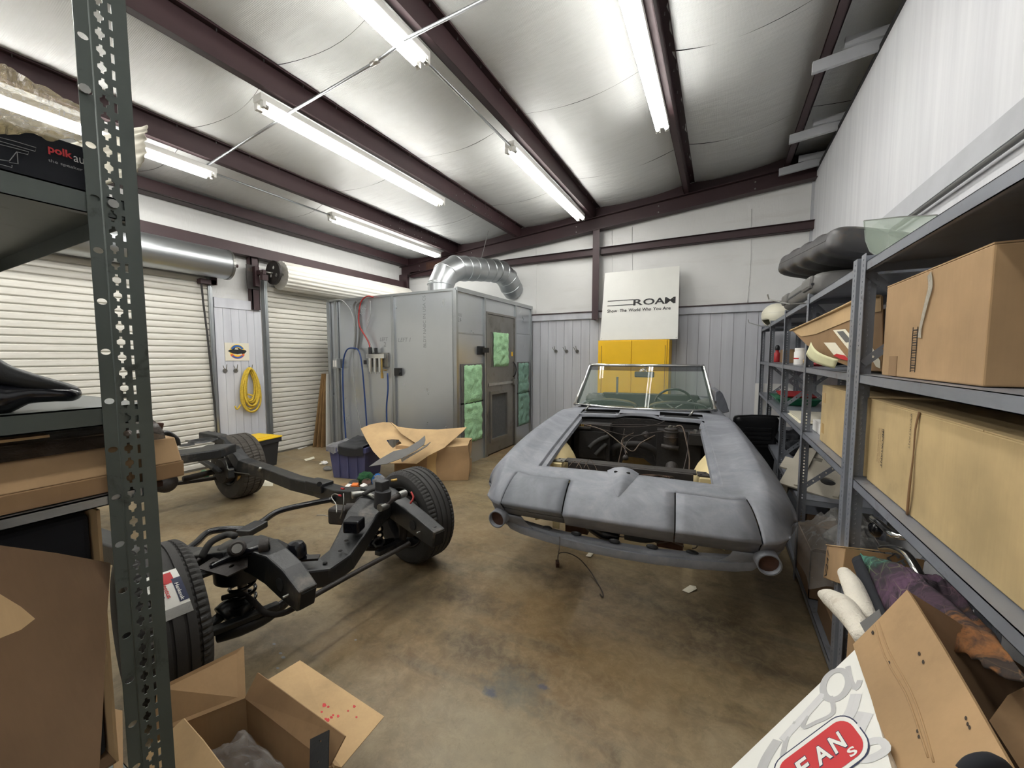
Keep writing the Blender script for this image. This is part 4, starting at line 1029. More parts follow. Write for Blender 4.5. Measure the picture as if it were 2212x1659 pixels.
# firewall, footwells, inner fenders
v_, f_, me_ = plate([(-.56, -.02), (-.56, .55), (-.2, .57), (-.12, .585), (.12, .585), (.2, .57), (.56, .55), (.56, -.02), (.17, -.02), (.15, .16), (.05, .235), (-.10, .235), (-.19, .10), (-.21, -.02)], [], .02)
MB().add([K(p.x, 3.64+p.z, .36+p.y) for p in v_], f_).build('firewall', 'bay_black', car)
bar(-.54, -.22, 3.46, 3.63, .50, .90, 'footwell_box', 'bay_black'); bar(-.49, -.26, 3.44, 3.47, .60, .84, 'heater_panel', 'bay_black')
bar(.16, .50, 3.50, 3.63, .42, .88, 'footwell_box', 'bay_black')
MB().tube([K(-.2, 3.55, .62), K(-.18, 3.52, .70), K(0, 3.5, .745), K(.14, 3.52, .70), K(.18, 3.55, .60)], .03, 8, smooth=4).build('tunnel_arch', 'bay_black', car, smooth=True)
for s_ in (1, -1):
    MB().add([K(s_*.57, 2.98, .42), K(s_*.57, 3.64, .42), K(s_*.57, 3.64, .92), K(s_*.57, 2.98, .85)], [(0, 1, 2, 3)]).build('inner_fender', 'bay_black', car, solid=.005)
    rows = []
    for i in range(19):
        a = PI*i/18; row = []
        for k in range(9):
            r_ = .47*k/8; L = 2.88+r_*math.cos(a); zz = .42+r_*math.sin(a)*1.0; la = .385+.17*(k/8)**3.5
            row.append(K(s_*la, L, min(zz, zbody(min(la, .55), L)-.03)))
        rows.append(row)
    strip(rows, 'wheelhouse', 'cream_gel', solid=.004)
    bar(s_*.42, s_*.57, 2.40, 2.415, .55, .76, 'front_web', 'cream_gel')
    m_ = MB(); m_.hexa([K(s_*.42, 2.62, .765), K(s_*.51, 2.62, .765), K(s_*.51, 2.71, .765), K(s_*.42, 2.71, .765), K(s_*.42, 2.62, .772), K(s_*.51, 2.62, .772), K(s_*.51, 2.71, .772), K(s_*.42, 2.71, .772)])
    m_.build('hinge_plate', 'dark_iron' if s_ > 0 else 'steel', car)
    for (x, y) in ((.44, 2.64), (.465, 2.685), (.49, 2.64)): MB().cyl(K(s_*x, y, .771), K(s_*x, y, .7735), .008, 8).build('plate_hole', 'shadow_black', car)
    MB().hexa([K(s_*.43, 2.60, .68), K(s_*.51, 2.60, .68), K(s_*.51, 2.66, .68), K(s_*.43, 2.66, .68), K(s_*.43, 2.60, .762), K(s_*.51, 2.60, .762), K(s_*.51, 2.66, .762), K(s_*.43, 2.66, .762)]).build('hinge_mount', 'cream_gel', car, bevel=.006)
# master cylinder, boxes, motors, hoses, wiring
mc = K(.27, 3.42, .90)
MB().lathe([(0, .02), (.04, .02), (.052, .012), (.052, -.004), (.058, -.008), (.058, -.016), (.052, -.02), (.055, -.05), (.058, -.054), (.055, -.06), (.055, -.15), (0, -.15)], mc, (0, 0, 1), 24).build('master_cylinder', 'dark_iron', car, smooth=True, auto=30)
for k in range(3): MB().cyl(mc+Vector((.02*math.cos(k*2), .02*math.sin(k*2), .02)), mc+Vector((.02*math.cos(k*2), .02*math.sin(k*2), .035)), .010, 8).build('cap_nut', 'steel', car)
MB().cyl(K(.20, 3.38, .77), K(.33, 3.36, .765), .02, 10).build('valve_body', 'dark_iron', car, smooth=True)
bar(.40, .52, 3.36, 3.50, .80, .885, 'relay_box', 'bay_black'); bar(.41, .52, 3.37, 3.48, .885, .893, 'relay_box_lid', 'dark_iron')
MB().cyl(K(.45, 3.42, .893), K(.45, 3.42, .915), .014, 10).build('stud', 'steel', car); MB().cyl(K(.49, 3.44, .893), K(.49, 3.44, .92), .012, 10).build('stud', 'steel', car)
bar(-.50, -.38, 3.42, 3.48, .86, .88, 'terminal_block', 'dark_iron')
for k in range(6): MB().cyl(K(-.49+.02*k, 3.44+.01*(k % 2), .88), K(-.49+.02*k, 3.44+.01*(k % 2), .895), .007, 6).build('terminal', 'brass', car)
MB().cyl(K(.28, 3.20, .66), K(.27, 2.98, .58), .045, 16).cyl(K(.27, 2.98, .58), K(.265, 2.90, .55), .03, 12).build('steering_box', 'dark_iron', car, smooth=True, auto=30)
MB().cyl(K(.06, 3.46, .86), K(.10, 3.44, .80), .028, 12).build('wiper_motor', 'dark_iron', car, smooth=True)
def wire(pts, r=.005, m='wire_black', nm='wire', n=7): return MB().tube([K(*p) for p in pts], r if r > .01 else r*.6, n, smooth=6).build(nm, m, car, smooth=True)
wire([(-.24, 3.46, .80), (-.29, 3.42, .785), (-.35, 3.38, .745), (-.38, 3.35, .71)], .02, 'rubber', 'heater_hose')
wire([(-.25, 3.44, .735), (-.29, 3.40, .70), (-.33, 3.37, .65)], .017, 'rubber', 'heater_hose')
wire([(-.46, 3.44, .90), (-.3, 3.4, .915), (-.1, 3.42, .92), (.1, 3.42, .93), (.3, 3.45, .93)])
wire([(-.46, 3.45, .90), (-.2, 3.42, .90), (0, 3.44, .905), (.15, 3.46, .93), (.22, 3.5, .96)], .006)
wire([(-.44, 3.43, .90), (-.25, 3.3, .88), (-.08, 3.16, .80), (.0, 3.12, .77), (.05, 3.2, .82), (.15, 3.3, .87)], .007, 'wire_tan')
wire([(-.02, 3.40, .86), (-.10, 3.25, .82), (-.04, 3.08, .76)], .006, 'wire_tan')
wire([(.10, 3.42, .86), (-.02, 3.30, .84), (-.06, 3.16, .80), (-.05, 3.06, .75)], .006, 'wire_black')
MB().lathe([(0, 0), (.014, 0), (.022, .015), (.022, .03), (.016, .03), (.014, .02)], K(-.05, 3.06, .745), (0, .3, -1), 14).build('bulb_socket', 'dark_iron', car, smooth=True)
wire([(-.44, 3.44, .89), (-.25, 3.42, .86), (-.05, 3.42, .83), (.15, 3.44, .87), (.3, 3.46, .9)], .006)
wire([(-.10, 3.45, .88), (-.11, 3.40, .74), (-.13, 3.3, .60), (-.10, 3.2, .50), (-.04, 3.1, .46)], .005, 'wire_tan')
wire([(-.10, 3.45, .88), (-.12, 3.38, .70), (-.12, 3.3, .58), (-.07, 3.2, .48)], .005, 'wire_black')
wire([(.30, 3.42, .93), (.35, 3.38, .94), (.38, 3.30, .84), (.40, 3.20, .74), (.39, 3.0, .66)], .008, 'wire_tan')
wire([(.31, 3.42, .93), (.37, 3.37, .90), (.39, 3.25, .80), (.36, 3.05, .70), (.33, 2.85, .64)], .006, 'wire_black')
wire([(.24, 3.10, .62), (.20, 3.02, .60), (.16, 2.96, .56), (.15, 2.85, .50)][::1], .012, 'hose_grey', 'drain_hose')
for k in range(6):
    random.seed(70+k)
    wire([(.30+jit(.03), 2.88, .58), (.27+jit(.04), 2.74, .66+jit(.02)), (.24+jit(.05), 2.62, .74), (.20+jit(.06)-.02*k, 2.52, .765), (.16-.03*k, 2.44, .72+jit(.02))], .004, 'wire_tan' if k % 2 else 'brown_rust')
for k in range(3):
    wire([(-.36+.05*k, 2.52, .77), (-.33+.05*k, 2.56, .80+.01*k), (-.28+.05*k, 2.53, .77), (-.25+.05*k, 2.46, .70)], .003, 'wire_tan')
for s_ in (-1, 1):
    for k in range(5):
        random.seed(90+k+s_); wire([(s_*.40+jit(.02), 2.47+jit(.02), .76), (s_*.385+jit(.02), 2.45, .74+jit(.01)), (s_*.39+jit(.02), 2.43, .70)], .003, 'wire_black')
# ---- windshield
def wb(u): a = -.64+1.28*u; return (a, 3.965-.10*(1-(2*u-1)**2), 1.018-.012*(1-(2*u-1)**2))
def wt(u): a = -.56+1.12*u; return (a, 4.31-.08*(1-(2*u-1)**2), 1.405)
def wg(u, v):
    b = wb(u); t = wt(u); return K(*(b[i]+(t[i]-b[i])*v for i in range(3)))
MB().grid(lambda u, v: wg(u, v), 20, 8).build('windshield_glass', 'car_glass', car, smooth=True)
g_ = MB().grid(lambda u, v: wg(u, .86+.14*v)+Vector((0, -.002, .002)), 20, 2).build('tint_band', 'case_grey', car, smooth=True)
t = NT('tint'); t.base(C(46, 48, 56)); t.set(.05); t.b.inputs['Alpha'].default_value = .62; M['tint'] = t.m; g_.data.materials[0] = t.m
N_ = 24
MB().tube([wg(i/N_, 1) for i in range(N_+1)], .016, 10, flat=.9).build('windshield_header', 'chrome', car, smooth=True)
MB().tube([wg(i/N_, 0)+Vector((0, -.01, .0)) for i in range(N_+1)], .014, 10, flat=.6).build('windshield_base_trim', 'chrome', car, smooth=True)
for u in (0, 1):
    s_ = 1 if u else -1
    MB().tube([wg(u, -.03), wg(u, .5), wg(u, .97), wg(u+(-.01 if u else .01), 1.0)], [.017, .014, .014, .012], 10).build('windshield_pillar', 'chrome', car, smooth=True)
    MB().tube([wg(u, -.02)+Vector((s_*-.018, .012, 0)), wg(u, .97)+Vector((s_*-.014, .012, 0))], .015, 8).build('pillar_rubber', 'black_plastic', car, smooth=True)
p = K(.01, 4.20, 1.315)
MB().box((-.095, -.012, -.03), (.095, .012, .03), T=Matrix.Translation(p) @ Matrix.Rotation(TH, 4, 'Z')).build('rear_view_mirror', 'case_grey', car, bevel=.011)
MB().tube([p, K(.02, 4.20, 1.39)], .006, 6).build('mirror_stem', 'steel', car)
pA, pB = wg(.475, .88), wg(.545, .88); 
random.seed(12); stk_ = MB(); sx1 = (pB-pA).normalized(); sy1 = (wg(.475, 1)-wg(.475, .88)).normalized()
for k in range(16):
    a_ = pA+sx1*(.006+.085*random.random())+sy1*(-.016+.036*random.random())+Vector((0, -.005, 0))
    stk_.tube([a_, a_+sx1*jit(.014)+sy1*jit(.006), a_+sx1*jit(.018)+sy1*jit(.010)], .0022, 5, smooth=3)
stk_.build('windshield_sticker', 'white_plastic', car, smooth=True, kind='stuff')
# cockpit
def kb(a0, a1, L0, L1, z0, z1, nm, m, bev=.01, z1b=None):
    zb_ = z1 if z1b is None else z1b
    return MB().hexa([K(a0, L0, z0), K(a1, L0, z0), K(a1, L1, z0), K(a0, L1, z0), K(a0, L0, z1), K(a1, L0, z1), K(a1, L1, zb_), K(a0, L1, zb_)]).build(nm, m, car, bevel=bev)
kb(-.62, .62, 3.98, 4.20, .55, .985, 'dashboard', 'vinyl_black')
for a in (-.32, .33):
    rows = []
    for i in range(17):
        t = PI*i/16; rows.append([K(a+.27*math.cos(t), 4.0+.2*k, .97+.085*math.sin(t)**.7) for k in (0, .5, 1)])
    strip(rows, 'dash_hood', 'vinyl_black', solid=.01)
kb(-.62, -.22, 4.1, 5.6, .33, .36, 'cockpit_floor', 'bay_black'); kb(.22, .62, 4.1, 5.6, .33, .36, 'cockpit_floor', 'bay_black'); kb(-.62, -.60, 4.0, 5.6, .36, .96, 'door_trim', 'vinyl_black'); kb(.60, .62, 4.0, 5.6, .36, .96, 'door_trim', 'vinyl_black')
kb(-.6, .6, 5.48, 5.6, .36, 1.0, 'rear_bulkhead', 'vinyl_black')
kb(-.22, -.20, 4.1, 5.5, .36, .72, 'tunnel_wall', 'bay_black'); kb(.20, .22, 4.1, 5.5, .36, .72, 'tunnel_wall', 'bay_black'); kb(-.22, .22, 4.1, 5.5, .72, .74, 'tunnel_top', 'bay_black')
R_ = []
for i in range(28):
    t = 2*PI*i/28; R_.append(K(.30+.20*math.cos(t), 4.46+.06*math.sin(t), .96+.19*math.sin(t)))
MB().tube(R_, .012, 8, closed=True).build('steering_wheel', 'black_gloss', car, smooth=True)
for t in (0, PI*2/3, PI*4/3): MB().tube([K(.30, 4.42, .95), K(.30+.2*math.cos(t+.5), 4.46+.06*math.sin(t+.5), .96+.19*math.sin(t+.5))], .008, 6).build('wheel_spoke', 'steel', car)
MB().cyl(K(.30, 4.2, .86), K(.30, 4.42, .95), .02, 10).build('steering_column', 'black_gloss', car, smooth=True)
MB().box((-.012, -.01, 0), (.012, .01, .22), T=Matrix.Translation(K(-.36, 5.1, 1.02))).build('top_latch_bar', 'steel', car)
for i, (a, L, w) in enumerate(((-.50, 4.35, .09), (.60, 4.35, .07))):
    blob('vent_window_wreck', K(a, L, 1.03), w, (1.2, .8, .6), 'case_grey', car, .25, 3, 20, seed=i*3.1)
# raised door edge seen past the right pillar
m_ = MB(); L_ = [(1546, 846), (1554, 843), (1561, 850), (1569, 868), (1576, 890), (1562, 893), (1552, 884), (1545, 866)]
pp = [QW(a, b, 4.35) for a, b in L_]; m_.slab(pp, K(0, 1, 0)-K(0, .5, 0), None); m_.build('door_edge', 'primer', car, bevel=.01)
# rolling cradle under the shell (mostly hidden)
cr = thing('body_cradle', 'steel rolling cradle under the middle of the grey car body', 'cradle', K(0, 4.6, 0))
def kc(a0, a1, L0, L1, z0, z1, nm, m, par): return MB().hexa([K(a0, L0, z0), K(a1, L0, z0), K(a1, L1, z0), K(a0, L1, z0), K(a0, L0, z1), K(a1, L0, z1), K(a1, L1, z1), K(a0, L1, z1)]).build(nm, m, par)
for a in (-.5, .45): kc(a, a+.05, 3.6, 5.5, .26, .325, 'rail', 'dark_iron', cr)
for L in (3.7, 5.3):
    kc(-.5, .5, L, L+.05, .20, .26, 'cross_rail', 'dark_iron', cr)
    for a in (-.46, .46):
        MB().cyl(K(a-.015, L, .06), K(a+.015, L, .06), .06, 16).build('caster', 'rubber', cr, smooth=True, auto=40)
        kc(a-.02, a+.02, L-.02, L+.02, .06, .20, 'caster_fork', 'steel', cr)
# wiring tail hanging from the nose to the floor
wt_ = thing('hanging_harness', 'thin black wire hanging from the car nose onto the floor with a rusty connector', 'cable', QZ(1205, 1222, 0))
p_ = QZ(1205, 1215, .02)
MB().tube([K(-.34, 2.22, .44), QW(1209, 1175, 2.2), QW(1206, 1200, 2.2), p_], .0025, 6, smooth=5).build('lead', 'wire_black', wt_, smooth=True)
L_ = [(1205, 1212, .03), (1207, 1196, .09), (1225, 1194, .10), (1250, 1206, .08), (1272, 1230, .03), (1288, 1255, .008), (1301, 1278, .008), (1302, 1290, .008), (1296, 1283, .008)]
MB().tube([QZ(a, b, c) for a, b, c in L_], .0035, 6, smooth=6).build('lead', 'wire_black', wt_, smooth=True)
T_ = Matrix.Translation(QZ(1204, 1218, .02)) @ Matrix.Rotation(.5, 4, 'Z') @ Matrix.Rotation(.3, 4, 'X')
MB().box((-.012, -.02, -.018), (.012, .02, .022), T=T_).build('connector', 'brown_rust', wt_, bevel=.003)
# yellow cabinet and sign
cab = thing('storage_cabinet', 'yellow steel two-door cabinet against the end wall under the white sign', 'cabinet', (-1.19, 6.3, 0))
MB().box((-1.71, 6.17, .05), (-.66, 6.54, 1.745)).build('carcass', 'yellow_paint', cab)
for a, b in ((-1.68, -1.196), (-1.190, -.69)): MB().box((a, 6.155, .08), (b, 6.17, 1.735)).build('door', 'yellow_paint', cab, bevel=.003)
for a in (-1.655, -.715): MB().box((a, 6.150, .2), (a+.006, 6.156, 1.66)).build('hinge_line', 'plywood', cab)
MB().box((-1.70, 6.19, 0), (-.67, 6.52, .05)).build('plinth', 'black_plastic', cab)
sg = thing('sign_board', 'square white sign with black ROAM lettering leaning on top of the yellow cabinet', 'sign', (-1.12, 6.3, 1.75))
A_ = QY(1296, 737, 6.19); B_ = QY(1464, 732, 6.19); D_ = QY(1307, 590, 6.42); E_ = QY(1468, 574, 6.42)
A_.z = max(A_.z, 1.75); B_.z = 1.75
MB().slab([A_, B_, E_, D_], (0, .012, 0)).build('board', 'sign_white', sg)
def bil(u, v): return (A_*(1-u)+B_*u)*(1-v)+(D_*(1-u)+E_*u)*v
X_ = (bil(.9, .6)-bil(.1, .6)); Y_ = (bil(.5, .8)-bil(.5, .5)); Wd = (B_-A_).length
nrm = X_.cross(Y_).normalized()
for i, (ch, u0, w) in enumerate((('R', .425, .125), ('O', .555, .145), ('A', .70, .13), ('M', .83, .13))):
    text_on(ch, bil(u0, .485), X_, Y_, Wd*w, 'letter', 'ink_black', sg, height=.098, bold=.02, off=.003)
for k, (word, u0, w) in enumerate((('Show', .075, .135), ('The', .245, .095), ('World', .365, .155), ('Who', .545, .115), ('You', .685, .10), ('Are', .805, .10))):
    text_on(word, bil(u0, .40), X_, Y_, Wd*w, 'slogan_word', 'ink_black', sg, height=.050, bold=.02, off=.003, )['kind'] = 'stuff'
for v in (.495, .565):
    a = bil(.07, v)+nrm*.003; b = bil(.425, v)+nrm*.003; dy = Y_.normalized()*.012
    MB().add([a, b, b+dy, a+dy], [(0, 1, 2, 3)]).build('stripe', 'ink_black', sg)
for u in (.02, .98): MB().cyl(bil(u, .02)+nrm*.001, bil(u, .02)+nrm*.004, .005, 8).build('screw', 'steel', sg)
# black vinyl car seat standing behind the fender
st = thing('bucket_seat', 'black vinyl bucket seat standing behind the right fender by the shelves', 'seat', QZ(1600, 1010, 0))
T_ = Matrix.Translation(QW(1606, 935, 4.6)) @ Matrix.Rotation(rad(20), 4, 'Z')
T_.translation.z = 0
bx = T_.translation
def sb(a, b, nm, bev, par=st, m='vinyl_black', T=None): return MB().box(a, b, T=T or T_).build(nm, m, par, bevel=bev)
sb((-.26, -.25, .02), (.26, .25, .20), 'seat_cushion', .05)
Tb = T_ @ Matrix.Translation((0, -.20, .18)) @ Matrix.Rotation(rad(8), 4, 'X')
o = sb((-.22, -.07, 0), (.22, .06, .68), 'backrest', .05, T=Tb); o.modifiers['bevel'].segments = 4
for k in range(5): sb((-.14, -.082, .33+.05*k), (.14, -.06, .365+.05*k), 'pleat', .008, T=Tb)
MB().tube([Tb @ Vector(p) for p in ((-.25, -.065, .05), (-.25, -.065, .60), (-.20, -.065, .69), (.20, -.065, .69), (.25, -.065, .60), (.25, -.065, .05))], .010, 8, smooth=3).build('piping', 'vinyl_black', st, smooth=True)
# ================================================================ RIGHT-HAND STEEL RACKS
def post_mesh(h, w=.055, d=.050, pitch=.021, slot=.011, round_=False):
    """slotted angle: front flange in the y-z plane (x=0), side flange in the x-z plane (y=0)"""
    holes = []; z = .03
    i = 0
    while z < h-.02:
        holes.append(rectp(w*.5, z, .0055, slot) if i % 4 else circ(w*.5, z, .004, 6)); z += pitch; i += 1
    v1, f1, _ = plate([(0, 0), (w, 0), (w, h), (0, h)], holes, .002)
    holes = []; z = .03
    while z < h-.02: holes.append(circ(d*.55, z, .0045, 6, 1.3)); z += pitch
    v2, f2, _ = plate([(0, 0), (d, 0), (d, h), (0, h)], holes, .002)
    return v1, f1, v2, f2
XF, XBK = .49, .93
HT = 1.90
pm = post_mesh(HT)
def add_post(par, x, y, sy, sx=1, me=[None, None]):
    """sy: +1 flange runs to +y from the corner, -1 to -y"""
    key = 0 if sy > 0 else 1
    if me[key] is None:
        v1, f1, v2, f2 = pm; mb = MB()
        mb.add([(p.z, sy*p.x, p.y) for p in v1], f1); mb.add([(p.x, p.z, p.y) for p in v2], f2)
        o = mb.build('post', 'rack_gray', par); me[key] = o.data
    else:
        o = bpy.data.objects.new('post', me[key]); COL.objects.link(o); o.parent = par; o.matrix_parent_inverse = wm(par).inverted()
    o.location = (x, y, 0)
    if sx < 0: o.scale = (-1, 1, 1)
    return o
def shelf(par, y0, y1, z, lip=.036, x0=XF+.003, x1=XBK, m='rack_gray'):
    a = MB()
    a.box((x0, y0, z-.002), (x1, y1, z)); a.box((x0, y0, z-lip), (x0+.002, y1, z)); a.box((x1-.002, y0, z-lip), (x1, y1, z))
    a.box((x0, y0, z-lip), (x1, y0+.002, z)); a.box((x0, y1-.002, z-lip), (x1, y1, z)); a.box((x0, y0, z-lip), (x0+.014, y1, z-lip+.002))
    return a.build('shelf', m, par)
def brace(par, p, q, w=.03):
    p, q = Vector(p), Vector(q); d = (q-p).normalized(); n = Vector((1, 0, 0)) if abs(d.x) < .5 else Vector((0, 1, 0)); s_ = d.cross(n).normalized()*w/2
    L = (q-p).length; hs = []; t = .04
    while t < L-.03: hs.append(circ(t, w/2, .005, 6)); t += .045
    v, f, _ = plate([(0, 0), (L, 0), (L, w), (0, w)], hs, .002)
    s1 = d.cross(n).normalized()
    return MB().add([p+d*a.x+s1*(a.y-w/2)+n*a.z for a in v], f).build('brace', 'rack_gray', par)
LV = [.09, .545, 1.005, 1.428, 1.868]
ra = thing('shelving_rack', 'long grey slotted-steel rack along the right wall beside the car', 'shelving', (XF, 4.2, 0))
PY = [2.13, 3.18, 4.20, 5.33, 6.40]
for i, y in enumerate(PY):
    add_post(ra, XF, y, -1 if i else 1); add_post(ra, XBK+.002, y, -1 if i else 1, -1)
for i in range(4):
    for k, z in enumerate(LV):
        if k == 1 and i == 0: continue
        shelf(ra, PY[i]+.003, PY[i+1]-.003, z)
for (y, z0, z1) in ((5.33, 1.05, 1.40), (4.20, .60, .98), (3.18, 1.45, 1.85), (3.18, .62, .98), (2.14, .25, .9), (4.2, 1.05, 1.4)):
    brace(ra, (XF+.02, y-.004, z0), (XBK-.05, y-.004, z1)); brace(ra, (XF+.02, y+.004, z1), (XBK-.05, y+.004, z0))
for i in (0, 1, 2):
    brace(ra, (XBK+.006, PY[i]+.05, 1.46), (XBK+.006, PY[i+1]-.05, 1.84)); brace(ra, (XBK+.008, PY[i]+.05, 1.84), (XBK+.008, PY[i+1]-.05, 1.46))
rb = thing('shelving_rack', 'near grey slotted-steel rack on the right, carrying the long cartons', 'shelving', (XF, 1.5, 0))
PB = [2.075, .93, -.15]
for i, y in enumerate(PB):
    add_post(rb, XF, y, -1); add_post(rb, XBK+.002, y, -1, -1)
for i in range(2):
    for k, z in enumerate(LV):
        if k == 1: continue
        shelf(rb, PB[i+1]+.003, PB[i]-.003, z)
for i in (0,):
    brace(rb, (XBK+.006, PB[1]+.05, 1.05), (XBK+.006, PB[0]-.05, 1.40)); brace(rb, (XBK+.008, PB[1]+.05, 1.40), (XBK+.008, PB[0]-.05, 1.05))
brace(rb, (XF+.02, 2.06, 1.47), (XBK-.05, 2.06, 1.83)); brace(rb, (XF+.02, 2.068, 1.83), (XBK-.05, 2.068, 1.47))
# wire hooks stuck in the post tops
for y, lb in ((3.20, 'bent wire hook sticking out of the rack post under the grey tank'), (5.35, 'bent wire hook sticking out of the far rack post by the helmet')):
    hk = thing('rack_hook', lb, 'hook', (XF, y, 1.84))
    for s_ in (-.012, .012): MB().tube([(XF-.004, y+s_, 1.845), (XF-.09, y+s_+.01, 1.845), (XF-.20, y+s_+.10, 1.895), (XF-.21, y+s_+.10, 1.93)], .0035, 6).build('prong', 'steel', hk)
# ---- cardboard helper
def carton(name, label, cat, c, size, rz=0.0, mat='card_kraft', tilt=None, open_top=False, flaps=None, tape=False, group=None, th=.005, tapem='tape'):
    """c: centre of the base. open_top builds walls; flaps: list of (side, length, angle)"""
    t_ = thing(name, label, cat, c, group)
    sx, sy, sz = size; T = Matrix.Translation(c) @ (tilt if tilt is not None else Matrix.Identity(4)) @ Matrix.Rotation(rz, 4, 'Z')
    if not open_top:
        mb = MB(); N = 6; ks = (-.5, .5)
        mb.box((-sx/2, -sy/2, 0), (sx/2, sy/2, sz-.004), T=T); mb.build('box_body', mat, t_, bevel=.004)
        MB().box((-sx/2, -sy/2, sz-.004), (sx/2, -.002, sz), T=T).build('top_flap', mat, t_); MB().box((-sx/2, .002, sz-.004), (sx/2, sy/2, sz), T=T).build('top_flap', mat, t_)
        if tape: MB().box((-sx/2-.0012, -.03, sz*.62), (sx/2+.0012, .03, sz+.0015), T=T).build('tape_strip', tapem, t_)
    else:
        MB().box((-sx/2, -sy/2, 0), (sx/2, sy/2, th), T=T).build('base', mat, t_)
        for (a, b) in (((-sx/2, -sy/2, 0), (-sx/2+th, sy/2, sz)), ((sx/2-th, -sy/2, 0), (sx/2, sy/2, sz)), ((-sx/2, -sy/2, 0), (sx/2, -sy/2+th, sz)), ((-sx/2, sy/2-th, 0), (sx/2, sy/2, sz))):
            MB().box(a, b, T=T).build('side_wall', mat, t_)
    for (sd, ln, an) in (flaps or []):
        a = rad(an)
        if sd in '+x-x':
            s_ = 1 if sd == '+x' else -1
            Tf = T @ Matrix.Translation((s_*sx/2, 0, sz)) @ Matrix.Rotation(-s_*a, 4, 'Y')
            MB().box((0, -sy/2, 0), (-s_*ln, sy/2, th), T=Tf).build('flap', mat, t_)
        else:
            s_ = 1 if sd == '+y' else -1
            Tf = T @ Matrix.Translation((0, s_*sy/2, sz)) @ Matrix.Rotation(s_*a, 4, 'X')
            MB().box((-sx/2, 0, 0), (sx/2, -s_*ln, th), T=Tf).build('flap', mat, t_)
    return t_, T
def wallquad(par, name, m, pts, th=.0015):
    return MB().panel(pts, th).build(name, m, par)
# ---- top shelf
blk = Matrix.Rotation
ht = thing('helmet', 'cream white open-face helmet on the far end of the top shelf', 'helmet', (.72, 5.75, 1.87))
mb = MB(); hp_ = QX(1676, 684, .60); hp_.z = 2.005; T_ = Matrix.Translation(hp_) @ Matrix.Rotation(rad(20), 4, 'Z')
def hf(u, v):
    a = 2*PI*u; b = PI*.86*v; x = math.sin(b)*math.cos(a)*.15; y = math.sin(b)*math.sin(a)*.17; z = math.cos(b)*.145
    return T_ @ Vector((x, y, z-.0))
MB().grid(hf, 32, 18, skip=lambda u, v: v > .72 and .40 < u < .60).build('shell', 'helmet', ht, smooth=True, solid=.008)
MB().tube([hf(i/32, .52)+Vector((0, 0, 0)) for i in range(32)], .004, 6, closed=True).build('trim_line', 'case_grey', ht)
MB().tube([hf(i/32, 1.0) for i in range(32)], .009, 8, closed=True).build('edge_rubber', 'black_plastic', ht, smooth=True)
# fuel tank: ribbed dark slab lying over a grey case
tk = thing('fuel_tank', 'grimy dark ribbed car fuel tank lying on top of the grey case', 'fuel tank', (.70, 3.5, 2.0))
def tank(c, L, W, H, n, name, m, par, T):
    rows = []
    for i in range(41):
        u = i/40; x = (u-.5)*L; e = min(u, 1-u)*L; rnd = min(1, e/.07); k = math.sqrt(max(0, 1-(1-rnd)**2))*.25+.75
        rib = .012*math.sin(u*PI*n) if .12 < u < .88 else 0
        row = []
        for j in range(24):
            a = 2*PI*j/24; ca, sa = math.cos(a), math.sin(a)
            row.append(T @ Vector((x, math.copysign(abs(ca)**.45, ca)*(W/2)*k, math.copysign(abs(sa)**.55, sa)*(H/2+rib)*k)))
        rows.append(row)
    vs = [p for r_ in rows for p in r_]
    fs = [(i*24+j, i*24+(j+1) % 24, (i+1)*24+(j+1) % 24, (i+1)*24+j) for i in range(40) for j in range(24)]+[tuple(range(24))[::-1], tuple(range(40*24, 41*24))]
    return MB().add(vs, fs).build(name, m, par, smooth=True, auto=50)
Tt = Matrix.Translation((.66, 3.38, 2.155)) @ Matrix.Rotation(rad(100), 4, 'Z') @ Matrix.Rotation(rad(-3), 4, 'Y') @ Matrix.Rotation(rad(12), 4, 'X')
tank(None, .95, .42, .17, 9, 'tank_body', 'tank_grey', tk, Tt)
MB().tube([Tt @ Vector((x, .20*math.copysign(1, 1), 0)) for x in (-.4, 0, .4)], .012, 8).build('seam_flange', 'tank_grey', tk)
cs = thing('hard_case', 'grey moulded hard case under the dark fuel tank on the top shelf', 'case', (.70, 3.7, 1.87))
Tc = Matrix.Translation((.68, 3.62, 1.955)) @ Matrix.Rotation(rad(92), 4, 'Z')
tank(None, 1.05, .40, .155, 0, 'case_body', 'case_grey', cs, Tc)
for x in (-.38, .38): MB().box((x-.11, .17, -.03), (x+.11, .215, .055), T=Tc).build('case_boss', 'case_grey', cs, bevel=.02)
MB().box((-.5, -.202, -.006), (.5, .202, .006), T=Tc).build('case_split_line', 'black_plastic', cs)
# loose side window glass leaning at the shelf edge
gl = thing('side_window', 'pale green car side window glass standing on edge on the top shelf', 'glass', QX(1940, 540, .60))
L_ = [(1867, 477), (1871, 520), (1880, 543), (1895, 554), (1912, 554), (1950, 530), (2000, 500), (2030, 470), (2024, 465), (1940, 469)]
pp = [QX(a, b, .66+.05*(554-b)/90) for a, b in L_]
MB().panel(pp, .005).build('pane', 'side_glass', gl); MB().tube(pp, .0035, 6, closed=True).build('pane_edge', 'case_grey', gl)
sb_ = MB().box((.56, 2.5, 1.875), (.60, 2.62, 1.90)).build('wood_scrap', 'plywood', None, label='small scrap of wood under the tank on the top shelf', cat='scrap')
